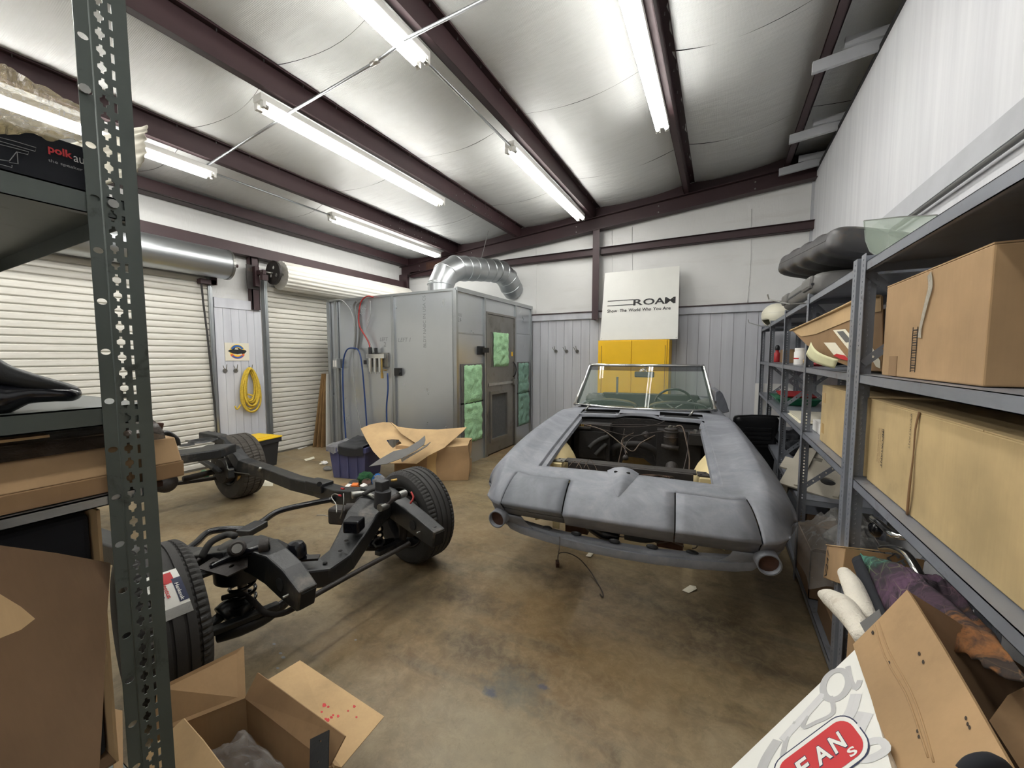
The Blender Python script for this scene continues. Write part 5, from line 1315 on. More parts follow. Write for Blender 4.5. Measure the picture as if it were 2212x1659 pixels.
# ---- second shelf: big carton, torn tilted carton, bottle, small boxes
c1, T1 = carton('cardboard_carton', 'big plain brown carton with clear tape and a barcode ladder on the second shelf', 'carton', (.735, 1.62, 1.430), (.40, .64, .325), 0, 'card_kraft')
def onx(y, z, x=.5335): return (x, y, z)
MB().tube([onx(1.60, 1.74, .532), onx(1.585, 1.70, .531), onx(1.60, 1.66, .5305), onx(1.63, 1.585, .531), onx(1.635, 1.555, .532)], [.012, .015, .013, .010, .014], 8, flat=.03, up=(1, 0, 0), smooth=4).build('clear_tape', 'clear_tape', c1, smooth=True)
for k in range(17):
    MB().box((.533, 1.655-.002*k/17, 1.455+.0078*k), (.5342, 1.69, 1.455+.0078*k+(.0025 if k % 3 else .001))).build('ladder_mark', 'ink_black', c1)
MB().box((.533, 1.655, 1.45), (.5341, 1.657, 1.59)).build('ladder_mark', 'ink_black', c1); MB().box((.533, 1.688, 1.45), (.5341, 1.69, 1.59)).build('ladder_mark', 'ink_black', c1)
MB().box((.5335, 1.80, 1.432), (.5345, 1.87, 1.50)).build('paper_label', 'card_old', c1)
MB().tube([(.64, 1.299, 1.64), (.72, 1.298, 1.635), (.80, 1.299, 1.625)], [.003, .014, .006], 8, flat=.1, up=(0, 1, 0)).build('dark_strap', 'black_plastic', c1)
c2, T2 = carton('cardboard_carton', 'plain brown carton behind the torn one, pushed against the wall on the second shelf', 'carton', (.76, 2.18, 1.430), (.30, .38, .27), 0, 'card_kraft', tape=True)
ct = thing('torn_carton', 'torn flattened carton with shipping labels hanging off the second shelf', 'carton', QX(1800, 740, .55))
def tc(a, b, x): return QX(a, b, x)
PS = ((1716, 714, 2.40), (1868, 645, 1.74), (1870, 800, 1.72))
ft, nt_ = plane_fn(*PS)
if nt_.dot(_c-ft(1800, 740)) < 0: nt_ = -nt_
def onp(L_, lift, th, name, m): MB().panel([ft(*p)+nt_*lift for p in L_], th).build(name, m, ct)
onp([(1713, 714), (1745, 746), (1800, 778), (1862, 801), (1908, 801), (1908, 640), (1868, 642), (1800, 675)], 0, .004, 'front_panel', 'card_old')
onp([(1713, 714), (1735, 727), (1765, 722), (1868, 680), (1908, 672), (1908, 640), (1868, 642), (1800, 675)], .006, .002, 'corrugated_flap', 'card_light')
MB().tube([ft(*p)+nt_*.010 for p in ((1713, 714), (1760, 693), (1800, 675), (1840, 656), (1868, 643), (1905, 640))], [.010, .009, .011, .012, .010, .012], 8, flat=.6, smooth=3).build('frayed_edge', 'card_light', ct, smooth=True)
for q in ([(1803, 713), (1830, 711), (1868, 755), (1868, 775), (1845, 765)], [(1783, 740), (1808, 740), (1840, 780), (1806, 768)], [(1872, 748), (1884, 742), (1906, 780), (1906, 796), (1897, 792)]): onp(q, .008, .001, 'shipping_label', 'paper')
onp([(1812, 716), (1826, 715), (1846, 738), (1832, 740)], .0095, .0006, 'label_print', 'case_grey'); onp([(1838, 745), (1850, 743), (1866, 760), (1852, 762)], .0095, .0006, 'label_print', 'case_grey')
onp([(1805, 768), (1812, 764), (1830, 768), (1842, 780), (1822, 776)], .010, .001, 'red_label', 'ink_red')
nt = thing('paper_sheet', 'curled pale yellow paper sheet hanging under the torn carton', 'paper', tc(1780, 770, .42))
def npf(u, v):
    x0 = Vector(tc(1752, 739, .42)); x1 = Vector(tc(1811, 777, .46)); y0 = Vector(tc(1741, 765, .42)); y1 = Vector(tc(1803, 796, .46))
    return x0.lerp(x1, u).lerp(y0.lerp(y1, u), v)+Vector((-.02*math.sin(PI*u), 0, -.008*math.sin(PI*u)))
MB().grid(npf, 12, 4).build('sheet', 'note_paper', nt, smooth=True, solid=.001)
c3, T3 = carton('shelf_box', 'small brown box with a tape seam at the far end of the second shelf', 'box', (.72, 5.15, 1.430), (.24, .42, .14), 0, 'card_old', tape=True)
rbt = thing('spray_bottle', 'small dark red bottle with a black top on the far end of the second shelf', 'bottle', (.60, 5.62, 1.43))
MB().lathe([(0, 0), (.034, 0), (.036, .01), (.036, .09), (.028, .11), (.018, .12), (.018, .14), (0, .14)], (.60, 5.62, 1.430), n=18).build('bottle_body', 'red_plastic', rbt, smooth=True)
MB().lathe([(.02, .0), (.026, .01), (.024, .04), (.012, .06), (.0, .062)], (.60, 5.62, 1.57), n=14).build('cap', 'black_plastic', rbt, smooth=True)
wbt = thing('plastic_jar', 'white plastic jar with red lettering on the second shelf', 'jar', (.575, 3.92, 1.43))
MB().lathe([(0, 0), (.040, 0), (.042, .006), (.042, .10), (.036, .112), (0, .112)], (.575, 3.92, 1.430), n=24).build('jar_body', 'white_plastic', wbt, smooth=True, auto=40)
MB().lathe([(0, .024), (.037, .024), (.038, .02), (.038, 0)], (.575, 3.92, 1.541), n=24).build('lid', 'white_plastic', wbt, smooth=True, auto=40)
MB().lathe([(.0425, 0), (.0425, .012)], (.575, 3.92, 1.475), (0, 0, 1), 12, a0=1.2, a1=3.6).build('red_lettering', 'ink_red', wbt)
for i, (x, y, w, h, m, lb) in enumerate(((.66, 3.78, .10, .06, 'card_light', 'crumpled tan paper scrap behind the white jar'), (.70, 3.62, .14, .05, 'black_plastic', 'small black part behind the white jar on the second shelf'), (.62, 3.45, .08, .03, 'red_plastic', 'small red part lying on the second shelf'))):
    blob('shelf_scrap', (x, y, 1.430+h*.55), w, (.8, 1, h/w*.55), m, None, .3, 3, 16, seed=i*5.0, label=lb, cat='scrap')
# ---- third shelf: long cartons, trays, bagged papers, boxed part
lc, Tl = carton('long_carton', 'long pale carton printed IMPORTANT on the third shelf, nearest the camera', 'carton', (.725, 1.28, 1.008), (.38, 1.50, .325), 0, 'card_pale')
lc2, Tl2 = carton('long_carton', 'long pale carton with tape patches behind the slotted post on the third shelf', 'carton', (.725, 2.47, 1.008), (.38, .80, .325), 0, 'card_pale')
for z in (1.06, 1.235): MB().box((.5338, 2.78, z), (.5348, 2.83, z+.055)).build('tape_patch', 'tape', lc2)
YX = (0, -1, 0)
text_on('IMPORTANT', (.5345, 1.885, 1.235), (0, 0, -1), (0, -1, 0), .14, 'box_print', 'ink_brown', lc, height=.014, bold=.02)['kind'] = 'stuff'
text_on('DRAINAGE REQUIRED FOR', (.5345, 1.905, 1.235), (0, 0, -1), (0, -1, 0), .13, 'box_print', 'card_dark', lc, height=.010)['kind'] = 'stuff'
text_on('THIS SIDE TOWARD TRUNK', (.5345, 1.925, 1.235), (0, 0, -1), (0, -1, 0), .13, 'box_print', 'card_dark', lc, height=.010)['kind'] = 'stuff'
text_on('IMPORTANT', (.5345, 1.66, 1.32), (0, 0, -1), (0, -1, 0), .11, 'box_print', 'ink_brown', lc, height=.009)['kind'] = 'stuff'
MB().tube([(.5325, 1.60, 1.333), (.528, 1.605, 1.28), (.531, 1.615, 1.20), (.526, 1.61, 1.10), (.530, 1.625, 1.01)], [.006, .005, .004, .007, .008], 6, flat=.4, up=(1, 0, 0), smooth=4).build('torn_seam', 'card_dark', lc, smooth=True)
gt = thing('parts_tray', 'green plastic tray on the far end of the third shelf, under a red one', 'tray', (.70, 5.1, 1.005))
MB().hexa([(.56, 4.75, 1.007), (.84, 4.75, 1.007), (.84, 5.25, 1.007), (.56, 5.25, 1.007), (.52, 4.70, 1.075), (.88, 4.70, 1.075), (.88, 5.30, 1.075), (.52, 5.30, 1.075)]).build('tray_body', 'green_plastic', gt, bevel=.01)
MB().box((.51, 4.69, 1.070), (.89, 5.31, 1.08)).build('tray_rim', 'green_plastic', gt)
rt = thing('parts_tray', 'red plastic tray lying on the green one at the far end', 'tray', (.70, 5.1, 1.08))
MB().hexa([(.58, 4.8, 1.083), (.84, 4.8, 1.083), (.84, 5.22, 1.083), (.58, 5.22, 1.083), (.56, 4.78, 1.10), (.86, 4.78, 1.10), (.86, 5.24, 1.12), (.56, 5.24, 1.12)]).build('tray_body', 'red_plastic', rt, bevel=.006)
bg = thing('bagged_papers', 'stack of papers in a clear bag lying on the third shelf', 'papers', (.7, 3.75, 1.01))
for k in range(4): MB().box((.54+jit(.01), 3.50+jit(.02), 1.008+.007*k), (.86+jit(.01), 4.05+jit(.02), 1.0145+.007*k)).build('sheet_bundle', 'paper', bg)
def bagf(x0, x1, y0, y1, z, h, sd, droop=0.0):
    def fn(u, v):
        e = min(u, 1-u, v, 1-v); k = min(1, e*5)
        x = x0+(x1-x0)*u+.02*noise.noise(Vector((u*3, v*3, sd))); y = y0+(y1-y0)*v+.02*noise.noise(Vector((u*3, v*3, sd+9)))
        n = .5+.5*noise.noise(Vector((u*3.2, v*3.2, sd+3)))+.35*abs(noise.noise(Vector((u*9, v*9, sd+5))))+.18*abs(noise.noise(Vector((u*22, v*22, sd))))
        return (x, y, z+h*k*n+.004-droop*max(0, .18-u)*4)
    return fn
MB().grid(bagf(.52, .88, 3.46, 4.10, 1.035, .012, 3), 26, 26).build('bag_film', 'clear_film', bg, smooth=True)
wp = thing('white_carton_insert', 'white box with an oval cut-out hole on the third shelf', 'box', (.72, 3.2, 1.005))
ev, ef, _ = plate([(0, 0), (.30, 0), (.30, .34), (0, .34)], [circ(.15, .10, .06, 16, .6), circ(.15, .25, .06, 16, .6)], .003)
MB().add([(.57+p.x, 2.94+p.y, 1.075+p.z) for p in ev], ef).build('lid_with_holes', 'white_plastic', wp)
MB().box((.57, 2.94, 1.007), (.573, 3.28, 1.073)).build('side_wall', 'white_plastic', wp); MB().box((.57, 3.277, 1.007), (.87, 3.28, 1.073)).build('side_wall', 'white_plastic', wp); MB().box((.58, 2.95, 1.007), (.86, 3.27, 1.012)).build('base', 'shadow_black', wp)
# ---- fourth shelf and below: metal panels, black rags, bags
for i, (x, y, s_, m, lb) in enumerate(((.72, 4.55, .12, 'cloth_black', 'black rag heap on the fourth shelf behind the slotted post'), (.70, 5.05, .13, 'cloth_black', 'black bag of cloth at the far end of the fourth shelf'))):
    blob('rag_heap', (x, y, .62), s_, (1, 1.5, .6), m, None, .3, 2.5, 30, seed=i*4+1.0, label=lb, cat='rag', flat=-.07)
lp = thing('white_panel_board', 'tall white board standing behind the far end of the rack', 'board', (.99, 6.3, 0))
MB().box((.45, 6.44, .02), (.96, 6.46, 1.12)).build('board', 'white_plastic', lp)
bp = thing('stamped_panel', 'beige stamped metal seat panel with a round hole on the fourth shelf', 'panel', (.75, 3.6, .55))
Tp = Matrix.Translation((.70, 3.62, .565)) @ Matrix.Rotation(rad(22), 4, 'X') @ Matrix.Rotation(rad(-20), 4, 'Z')
pv, pf, _ = plate([(-.20, -.30), (.20, -.30), (.20, .24), (.12, .24), (.12, .30), (-.08, .30), (-.08, .24), (-.2, .24), (-.2, .05), (-.25, .05), (-.25, -.1), (-.2, -.1)], [circ(.05, -.12, .045, 16), rectp(-.08, .12, .10, .05)], .012)
MB().add([Tp @ Vector((p.x, p.y, p.z+.10)) for p in pv], pf).build('panel', 'beige_panel', bp)
for k, x in enumerate((-.1, .12)): MB().beam([Tp @ Vector((x, -.28, .112)), Tp @ Vector((x, .22, .112))], .03, .012).build('pressed_rib', 'beige_panel', bp)
MB().box((-.18, -.28, 0), (-.15, .2, .095), T=Tp).build('side_flange', 'beige_panel', bp)
bp2 = thing('stamped_panel', 'smaller beige metal bracket plate standing behind the seat panel', 'panel', (.8, 3.9, .55))
Tp = Matrix.Translation((.78, 3.98, .60)) @ Matrix.Rotation(rad(60), 4, 'X')
pv, pf, _ = plate([(-.12, 0), (.14, 0), (.14, .18), (.06, .18), (.06, .24), (-.05, .24), (-.05, .15), (-.12, .15)], [circ(.04, .08, .02, 10)], .006)
MB().add([Tp @ p for p in pv], pf).build('plate', 'beige_panel', bp2)
# lower shelf: boxes, bags of tube parts, printed cloth
bx1, _t = carton('shelf_box', 'brown box with dark printing on the bottom shelf beside the car', 'box', (.63, 2.95, .092), (.26, .40, .29), 0, 'card_brown', open_top=True, flaps=[('+y', .12, 200), ('-y', .12, -150)])
text_on('PARTS', (.4985, 3.08, .25), (0, -1, 0), (0, 0, 1), .14, 'box_print', 'ink_brown', bx1)['kind'] = 'stuff'
bx2 = thing('shelf_box', 'brown box marked V247 jutting out over the bottom shelf', 'box', QX(1790, 1220, .5))
Pq = [QX(1786, 1178, .47), QX(1826, 1183, .47), QX(1816, 1262, .47), QX(1778, 1248, .47)]
MB().slab(Pq, (.24, .02, 0)).build('box_body', 'card_kraft', bx2, bevel=.003)
MB().slab([Pq[0]+Vector((-.004, 0, 0)), Pq[1]+Vector((-.004, 0, 0)), Pq[1]+Vector((.2, .02, .01)), Pq[0]+Vector((.2, .02, .01))], (0, 0, .004)).build('top_flap', 'card_light', bx2)
dv = (Pq[0]-Pq[3]).normalized(); dh = (Pq[1]-Pq[0]).normalized()
text_on('V247', Pq[3]+dv*.012+dh*.07+Vector((-.003, 0, 0)), dv, -dh, (Pq[0]-Pq[3]).length*.82, 'handwriting', 'ink_black', bx2, height=.042, shear=.25, off=-.002)
MB().box((.52, 2.28, .092), (.86, 2.62, .22)).build('box_body', 'card_brown', bx2, bevel=.004)
def bag(label, x0, x1, y0, y1, z, h, sd, film='clear_film', inner=None):
    t_ = thing('plastic_bag', label, 'bag', ((x0+x1)/2, (y0+y1)/2, z))
    MB().grid(bagf(x0, x1, y0, y1, z, h, sd, .05), 46, 46).build('bag_film', film, t_, smooth=True)
    return t_
b1 = bag('crumpled clear plastic bag over boxes on the bottom shelf beside the car', .42, .86, 2.30, 3.12, .40, .22, 11)
for i in range(3):
    MB().tube([(.6, 2.45+.2*i, .43), (.7, 2.55+.2*i, .47), (.85, 2.6+.2*i, .45)], .035, 12, smooth=4).build('bagged_part', 'case_grey', b1, smooth=True)
b2 = bag('clear plastic bag of chrome trim on the bottom shelf, behind the printed cloth', .52, .90, 1.35, 2.05, .43, .16, 23)
for i, L_ in enumerate(([(1905, 1095, .62), (1940, 1130, .62), (1960, 1140, .64)], [(1885, 1120, .60), (1900, 1130, .58), (1930, 1155, .58), (1970, 1160, .62)], [(1905, 1185, .56), (1930, 1185, .56), (1960, 1200, .56), (1985, 1240, .56), (2000, 1270, .58)])):
    MB().tube([QX(a, b, x) for a, b, x in L_], .013, 12, smooth=5).build('chrome_trim_bar', 'chrome', b2, smooth=True)
MB().ball(QX(1892, 1142, .60), .035, n=14, sc=(.7, 1, 1)).build('dark_part', 'black_gloss', b2, smooth=True)
lbx = thing('shelf_box', 'brown box with dark letters under the printed cloth on the bottom shelf', 'box', (.7, 1.7, .1))
MB().box((.50, 1.25, .092), (.88, 2.0, .42)).build('box_body', 'card_kraft', lbx, bevel=.004)
text_on('EF', QX(1915, 1205, .60)+Vector((0, 0, .0)), (0, -1, -.1), (.7, 0, .7), .09, 'lettering', 'ink_black', lbx)
clo = thing('printed_cloth', 'tie-dye cloth in teal, purple and orange heaped over the bottom shelf', 'cloth', (.65, 1.5, .4))
cor = [(1855, 1190), (1905, 1330), (2180, 1455), (2212, 1440), (2080, 1290), (1960, 1230)]
def clf(u, v):
    a = QX(1856, 1195, .52).lerp(QX(1905, 1345, .44), v); b = QX(2060, 1265, .60).lerp(QX(2230, 1480, .46), v)
    p = a.lerp(b, u); p.z += .02*noise.noise(Vector((u*4, v*4, 2)))+.04*math.sin(PI*v)*math.sin(PI*min(1, u*1.1))+.012*abs(noise.noise(Vector((u*11, v*7, 7))))
    p.x += .015*noise.noise(Vector((u*4, v*5, 12))); return p
MB().grid(clf, 44, 26).build('fabric', 'tie_dye', clo, smooth=True, solid=.004)
bk = thing('black_strap', 'wide black fabric strap between the white gloves and the printed cloth', 'strap', QX(1880, 1300, .45))
def bkf(u, v):
    a = QX(1843, 1215, .47).lerp(QX(1860, 1200, .50), v); b = QX(1895, 1365, .42).lerp(QX(1925, 1350, .44), v); return a.lerp(b, u)+Vector((-.01*math.sin(PI*v), 0, 0))
MB().grid(bkf, 12, 6).build('fabric', 'cloth_black', bk, smooth=True, solid=.006)
gv = thing('fuzzy_roll', 'dirty white fuzzy roll sticking up in front of the rack post', 'roll', QX(1850, 1300, .40))
MB().tube([QX(1826, 1240, .425), QX(1840, 1262, .42), QX(1856, 1300, .41), QX(1876, 1350, .40)], [.022, .030, .031, .029], 16, smooth=5).ball(QX(1826, 1240, .425), .023, n=16).build('roll', 'fuzzy_white', gv, smooth=True)
gv = thing('fuzzy_roll', 'white fuzzy mitt-shaped roll lying across, tip over the floor', 'roll', QX(1810, 1310, .36))
MB().tube([QX(1776, 1284, .375), QX(1795, 1293, .37), QX(1822, 1312, .36), QX(1846, 1342, .355), QX(1870, 1385, .35)], [.014, .030, .036, .030, .022], 16, smooth=5).ball(QX(1777, 1285, .375), .016, n=16).build('roll', 'fuzzy_white', gv, smooth=True)
# ================================================================ ROLLING CHASSIS on four wheels
ch = thing('rolling_chassis', 'bare black sports car frame on four wheels with suspension and steering', 'chassis', (-3.3, 1.5, 0))
def cpart(mb, name, m='black_paint', **kw): return mb.build(name, m, ch, **kw)
def zz(L): return [QZ(a, b, c) for a, b, c in L]
def wheel(c, yaw, w, R, inner_s, old=False, rimd=.44):
    """tyre with grooved tread, dark rim, brake disc on the inner side (inner_s = +1/-1 along local y)"""
    m = 'old_rubber' if old else 'rubber'
    T = Matrix.Translation(c) @ Matrix.Rotation(yaw, 4, 'Z')
    hw = w/2; rr = rimd/2
    prof = [(rr, -hw*.82), (rr+.012, -hw*.90), (rr+.05, -hw*1.02), (R-.05, -hw*1.01), (R-.022, -hw*.95), (R-.008, -hw*.84), (R-.002, -hw*.76)]
    gs = (-.55, -.2, .2, .55) if not old else (-.5, 0, .5)
    pr2 = []
    xs = [-hw*.76]
    tr = []
    for g in gs:
        tr += [(R, g*hw-.006), (R-.008, g*hw-.004), (R-.008, g*hw+.004), (R, g*hw+.006)]
    prof2 = prof+tr+[(r_, -y_) for r_, y_ in prof[::-1]]
    NS = 216 if not old else 132; mb = MB(); vs = []; k = len(prof2)
    for i in range(NS):
        for q, (r_, y_) in enumerate(prof2):
            a = 2*PI*(i+(.9*math.sin(y_/hw*2.0) if not old else .5*math.sin(y_/hw*5)))/NS
            d = 0
            if r_ > R-.012:
                per = 3 if not old else 4
                if i % per == 0 and (abs(y_) > hw*.52 or old): d = .007 if abs(y_) > hw*.5 or old else 0
            if old and i % 4 == 2 and r_ > R-.003 and abs(y_) < hw*.5: d = .005
            vs.append(T @ Vector(((r_-d)*math.cos(a), y_, (r_-d)*math.sin(a))))
    fs = [(i*k+q, ((i+1) % NS)*k+q, ((i+1) % NS)*k+q+1, i*k+q+1) for i in range(NS) for q in range(k-1)]
    tyre = cpart(mb.add(vs, fs), 'tire', m, smooth=True, auto=25)
    ax = T.to_3x3() @ Vector((0, 1, 0)); cc = Vector(c)
    rp = [(rr, -hw*.82), (rr-.006, -hw*.86), (rr-.016, -hw*.8), (rr-.022, -hw*.3), (rr-.025, 0), (rr-.022, hw*.3), (rr-.016, hw*.8), (rr-.006, hw*.86), (rr, hw*.82)]
    rim = MB().lathe(rp, cc, ax, 48).build('rim', 'rim_black', tyre, smooth=True)
    hv, hf_, _ = plate(circ(0, 0, rr-.022, 40), [circ(.135*math.cos(a), .135*math.sin(a), .026, 10, .75) for a in [2*PI*i/10 for i in range(10)]]+[circ(0, 0, .03, 12)], .008)
    MB().add([T @ Vector((p.x, -inner_s*hw*.25+p.z, p.y)) for p in hv], hf_).build('rim_disc', 'rim_black', tyre)
    y0 = inner_s*hw*.55
    MB().lathe([(.0, -.035), (.075, -.035), (.08, -.012), (.15, -.012), (.15, .012), (.08, .012), (.075, .03), (0, .03)], cc+ax*y0, ax, 32).build('brake_disc', 'dark_iron', tyre, smooth=True, auto=30)
    for i in range(6):
        a = 2*PI*i/6; MB().cyl(T @ Vector((.05*math.cos(a), y0-.04, .05*math.sin(a))), T @ Vector((.05*math.cos(a), y0+.05, .05*math.sin(a))), .007, 6).build('lug', 'steel', tyre)
    return tyre, T
R0 = .335
tF, TF = wheel((-1.97, 2.18, R0), rad(-10), .225, R0, -1)
tN, TN = wheel((-2.13, .735, R0), rad(-9), .225, R0, 1)
tR1, TR1 = wheel((-4.53, 2.30, R0), rad(-2), .255, R0, -1, old=True, rimd=.38)
tR2, TR2 = wheel((-4.60, .92, R0), rad(-3), .255, R0, 1, old=True, rimd=.38)
# sticker on the near front tyre
def stk(u, v, lift=.002):   # u across the tread, v from top to bottom
    a = rad(60-33*v); y = -.075+.105*u+.02*v; return TN @ Vector(((R0+lift)*math.cos(a), y, (R0+lift)*math.sin(a)))
def stp(u0, u1, v0, v1, lift, name, m, nu=2, nv=8): return MB().grid(lambda u, v: stk(u0+(u1-u0)*u, v0+(v1-v0)*v, lift), nu, nv).build(name, m, tN, smooth=True)
stp(0, 1, 0, 1, .002, 'tire_sticker', 'sign_white', 3, 12); stp(.0, 1, .80, 1, .0028, 'sticker_foil', 'gray_film', 3, 4)
stp(.35, .8, .05, .30, .0030, 'sticker_red_block', 'ink_red'); stp(.72, 1, .22, .74, .0032, 'sticker_navy_strip', 'ink_navy')
def stxt(s, u, v0, v1, h, m, nm='sticker_print', **kw):
    O = stk(u, v0, .0042); X = stk(u, v1, .0042)-O; Y = stk(u+.3, v0, .0042)-O
    text_on(s, O, X, Y, X.length, nm, m, tN, height=h, off=.0015, **kw)['kind'] = 'stuff'
stxt('Hankook', .76, .34, .72, .012, 'sign_white', bold=.02); stxt('Ventus', .42, .22, .60, .015, 'ink_red', bold=.02)
stxt('V noble2', .25, .24, .58, .013, 'ink_navy'); stxt('225/50R17 95W', .06, .10, .56, .009, 'ink_black')
for k in range(12): stp(.12, .30, .62+.009*k, .62+.009*k+.004, .0040, 'barcode_bar', 'ink_black', 1, 1)
# frame rails
hornR = zz([(948, 1163, .40), (905, 1130, .44), (868, 1102, .47), (836, 1078, .50), (800, 1062, .50)])
cpart(MB().beam(hornR, [.085, .09, .10, .13, .16], [.105, .13, .14, .12, .10]), 'frame_horn', bevel=.008)
hornN = zz([(664, 1292, .41), (628, 1252, .45), (596, 1222, .48), (566, 1200, .50), (530, 1188, .50)])
cpart(MB().beam(hornN, [.085, .095, .10, .14, .17], [.105, .15, .15, .12, .10]), 'frame_horn', bevel=.008)
for hp in (hornR, hornN):
    d = (hp[0]-hp[1]).normalized(); s_ = d.cross(Vector((0, 0, 1))).normalized()
    cpart(MB().beam([hp[0]+d*.002, hp[0]+d*.006], .065, .085), 'horn_mouth', 'shadow_black')
    cpart(MB().cyl(hp[0]-d*.04+Vector((0, 0, .050)), hp[0]-d*.04+Vector((0, 0, .0555)), .013, 12), 'bolt_hole', 'shadow_black')
    cpart(MB().cyl(hp[1]+s_*.048, hp[1]+s_*.052, .030, 16), 'horn_hole', 'shadow_black')
    cpart(MB().cyl(hp[1]+s_*.05+d*.08, hp[1]+s_*.075+d*.08, .006, 6), 'stud', 'steel')
railR = zz([(815, 1066, .49), (770, 1072, .44), (735, 1070, .41), (690, 1055, .40), (640, 1043, .40), (585, 1022, .40), (548, 1010, .41), (525, 1003, .43), (508, 980, .52), (494, 957, .60), (478, 947, .64), (440, 940, .655)])
cpart(MB().beam(railR, [.14, .12, .11, .105, .105, .105, .11, .12, .10, .10, .10, .10], [.10, .11, .11, .11, .11, .11, .11, .12, .11, .09, .08, .08]), 'side_rail', bevel=.008)
railN = [Vector(p) for p in ((-2.10, 1.03, .50), (-2.35, .98, .44), (-2.75, .88, .41), (-3.4, .84, .40), (-3.95, .86, .41), (-4.15, .93, .45), (-4.32, 1.0, .58), (-4.5, 1.05, .64), (-5.0, 1.08, .66))]
cpart(MB().beam(railN, .105, .11), 'side_rail', bevel=.008)
cpart(MB().box((-.10, -.06, -.03), (.10, .06, .045), T=Matrix.Translation(QZ(690, 1050, .44))), 'body_mount', bevel=.006)
cpart(MB().cyl(QZ(690, 1046, .485), QZ(690, 1046, .49), .02, 12), 'mount_hole', 'shadow_black')
# front cross member
xm = zz([(548, 1196, .49), (590, 1200, .45), (628, 1222, .37), (664, 1238, .33), (702, 1236, .315), (738, 1208, .335), (762, 1168, .39), (786, 1122, .46), (812, 1092, .50)])
cpart(MB().beam(xm, [.22, .20, .17, .15, .15, .15, .17, .21, .24], [.10, .11, .11, .11, .11, .11, .11, .11, .11], up=(.05, 0, 1)), 'front_crossmember', bevel=.012)
for a, b, c in ((655, 1222, .385), (702, 1216, .375), (735, 1190, .40), (748, 1168, .43)): cpart(MB().cyl(QZ(a, b, c), QZ(a, b, c)+Vector((0, 0, .002)), .012, 10), 'drain_hole', 'shadow_black')
# spring towers
for c_, s_ in ((QZ(806, 1082, .50), 1), (QZ(520, 1192, .50), -1)):
    cpart(MB().lathe([(0, .055), (.05, .055), (.09, .045), (.115, .01), (.12, -.06), (.118, -.12)], c_, (0, 0, 1), 28), 'spring_tower', smooth=True, auto=40)
    sp = []
    base = Vector((c_.x, c_.y, 0))
    for i in range(97):
        a = i/12*2*PI*.5*1.0; t = i/96; sp.append(base+Vector((.056*math.cos(i/96*2*PI*5.5), .056*math.sin(i/96*2*PI*5.5), .20+.24*t)))
    cpart(MB().tube(sp, .0085, 8), 'coil_spring', 'black_gloss', smooth=True)
    cpart(MB().cyl(base+Vector((0, 0, .18)), base+Vector((0, 0, .42)), .022, 12), 'shock_absorber', 'steel', smooth=True)
    wc = TF.translation if s_ > 0 else TN.translation
    iy = -1 if s_ > 0 else 1
    hub = Vector((wc.x+.0, wc.y+iy*.13, wc.z))
    for dx in (-.17, .17):
        cpart(MB().beam([base+Vector((dx*.8, -s_*.10, .20)), Vector((hub.x, hub.y, .18))], .05, .03), 'lower_control_arm', bevel=.006)
        cpart(MB().beam([base+Vector((dx*.6, -s_*.02, .50)), Vector((hub.x, hub.y, .47))], .035, .022), 'upper_control_arm', bevel=.005)
    cpart(MB().tube([Vector((hub.x, hub.y, .16)), Vector((hub.x, hub.y+iy*-.02, .32)), Vector((hub.x, hub.y, .49))], [.022, .04, .02], 12, smooth=4), 'steering_knuckle', 'dark_iron', smooth=True)
    cpart(MB().cyl(Vector((hub.x, hub.y, .46)), Vector((hub.x, hub.y, .51)), .022, 12), 'ball_joint', 'steel', smooth=True)
    cpart(MB().box((-.04, -.03, -.06), (.05, .03, .06), T=Matrix.Translation(hub+Vector((.12, -iy*.05, .08)))), 'brake_caliper', 'dark_iron', bevel=.012)
cpart(MB().tube([QW(888, 1063, 2.42), QW(893, 1075, 2.40), QW(886, 1088, 2.38)], .006, 8, smooth=4), 'brake_hose', 'caliper_red', smooth=True)
# tubular rear engine crossmember, sway bar
tc_ = zz([(400, 1192, .39), (425, 1172, .38), (450, 1150, .37), (490, 1143, .365), (540, 1142, .36), (565, 1128, .37), (600, 1105, .38), (650, 1092, .38), (722, 1078, .40)])
cpart(MB().tube(tc_, .021, 14, smooth=5), 'transmission_crossmember', 'black_gloss', smooth=True)
cpart(MB().box((-.05, -.08, -.02), (.05, .08, .022), T=Matrix.Translation(QZ(545, 1142, .375)) @ Matrix.Rotation(rad(20), 4, 'Z')), 'mount_bracket', bevel=.008)
sw = zz([(885, 1172, .31), (866, 1184, .30), (780, 1230, .30), (688, 1281, .30), (650, 1305, .30), (610, 1325, .27), (575, 1325, .26), (548, 1300, .27), (520, 1283, .29), (480, 1292, .28)])
cpart(MB().tube(sw, .0135, 12, smooth=5), 'sway_bar', 'dark_iron', smooth=True)
cpart(MB().tube(zz([(470, 1372, .13), (520, 1355, .14), (580, 1330, .15), (640, 1280, .20)]), [.035, .04, .03, .02], 12, smooth=4), 'lower_arm_tube', 'black_paint', smooth=True)
cpart(MB().tube(zz([(478, 1330, .20), (505, 1310, .22), (540, 1320, .20)]), .05, 12, smooth=4), 'lower_spring_pan', 'black_paint', smooth=True)
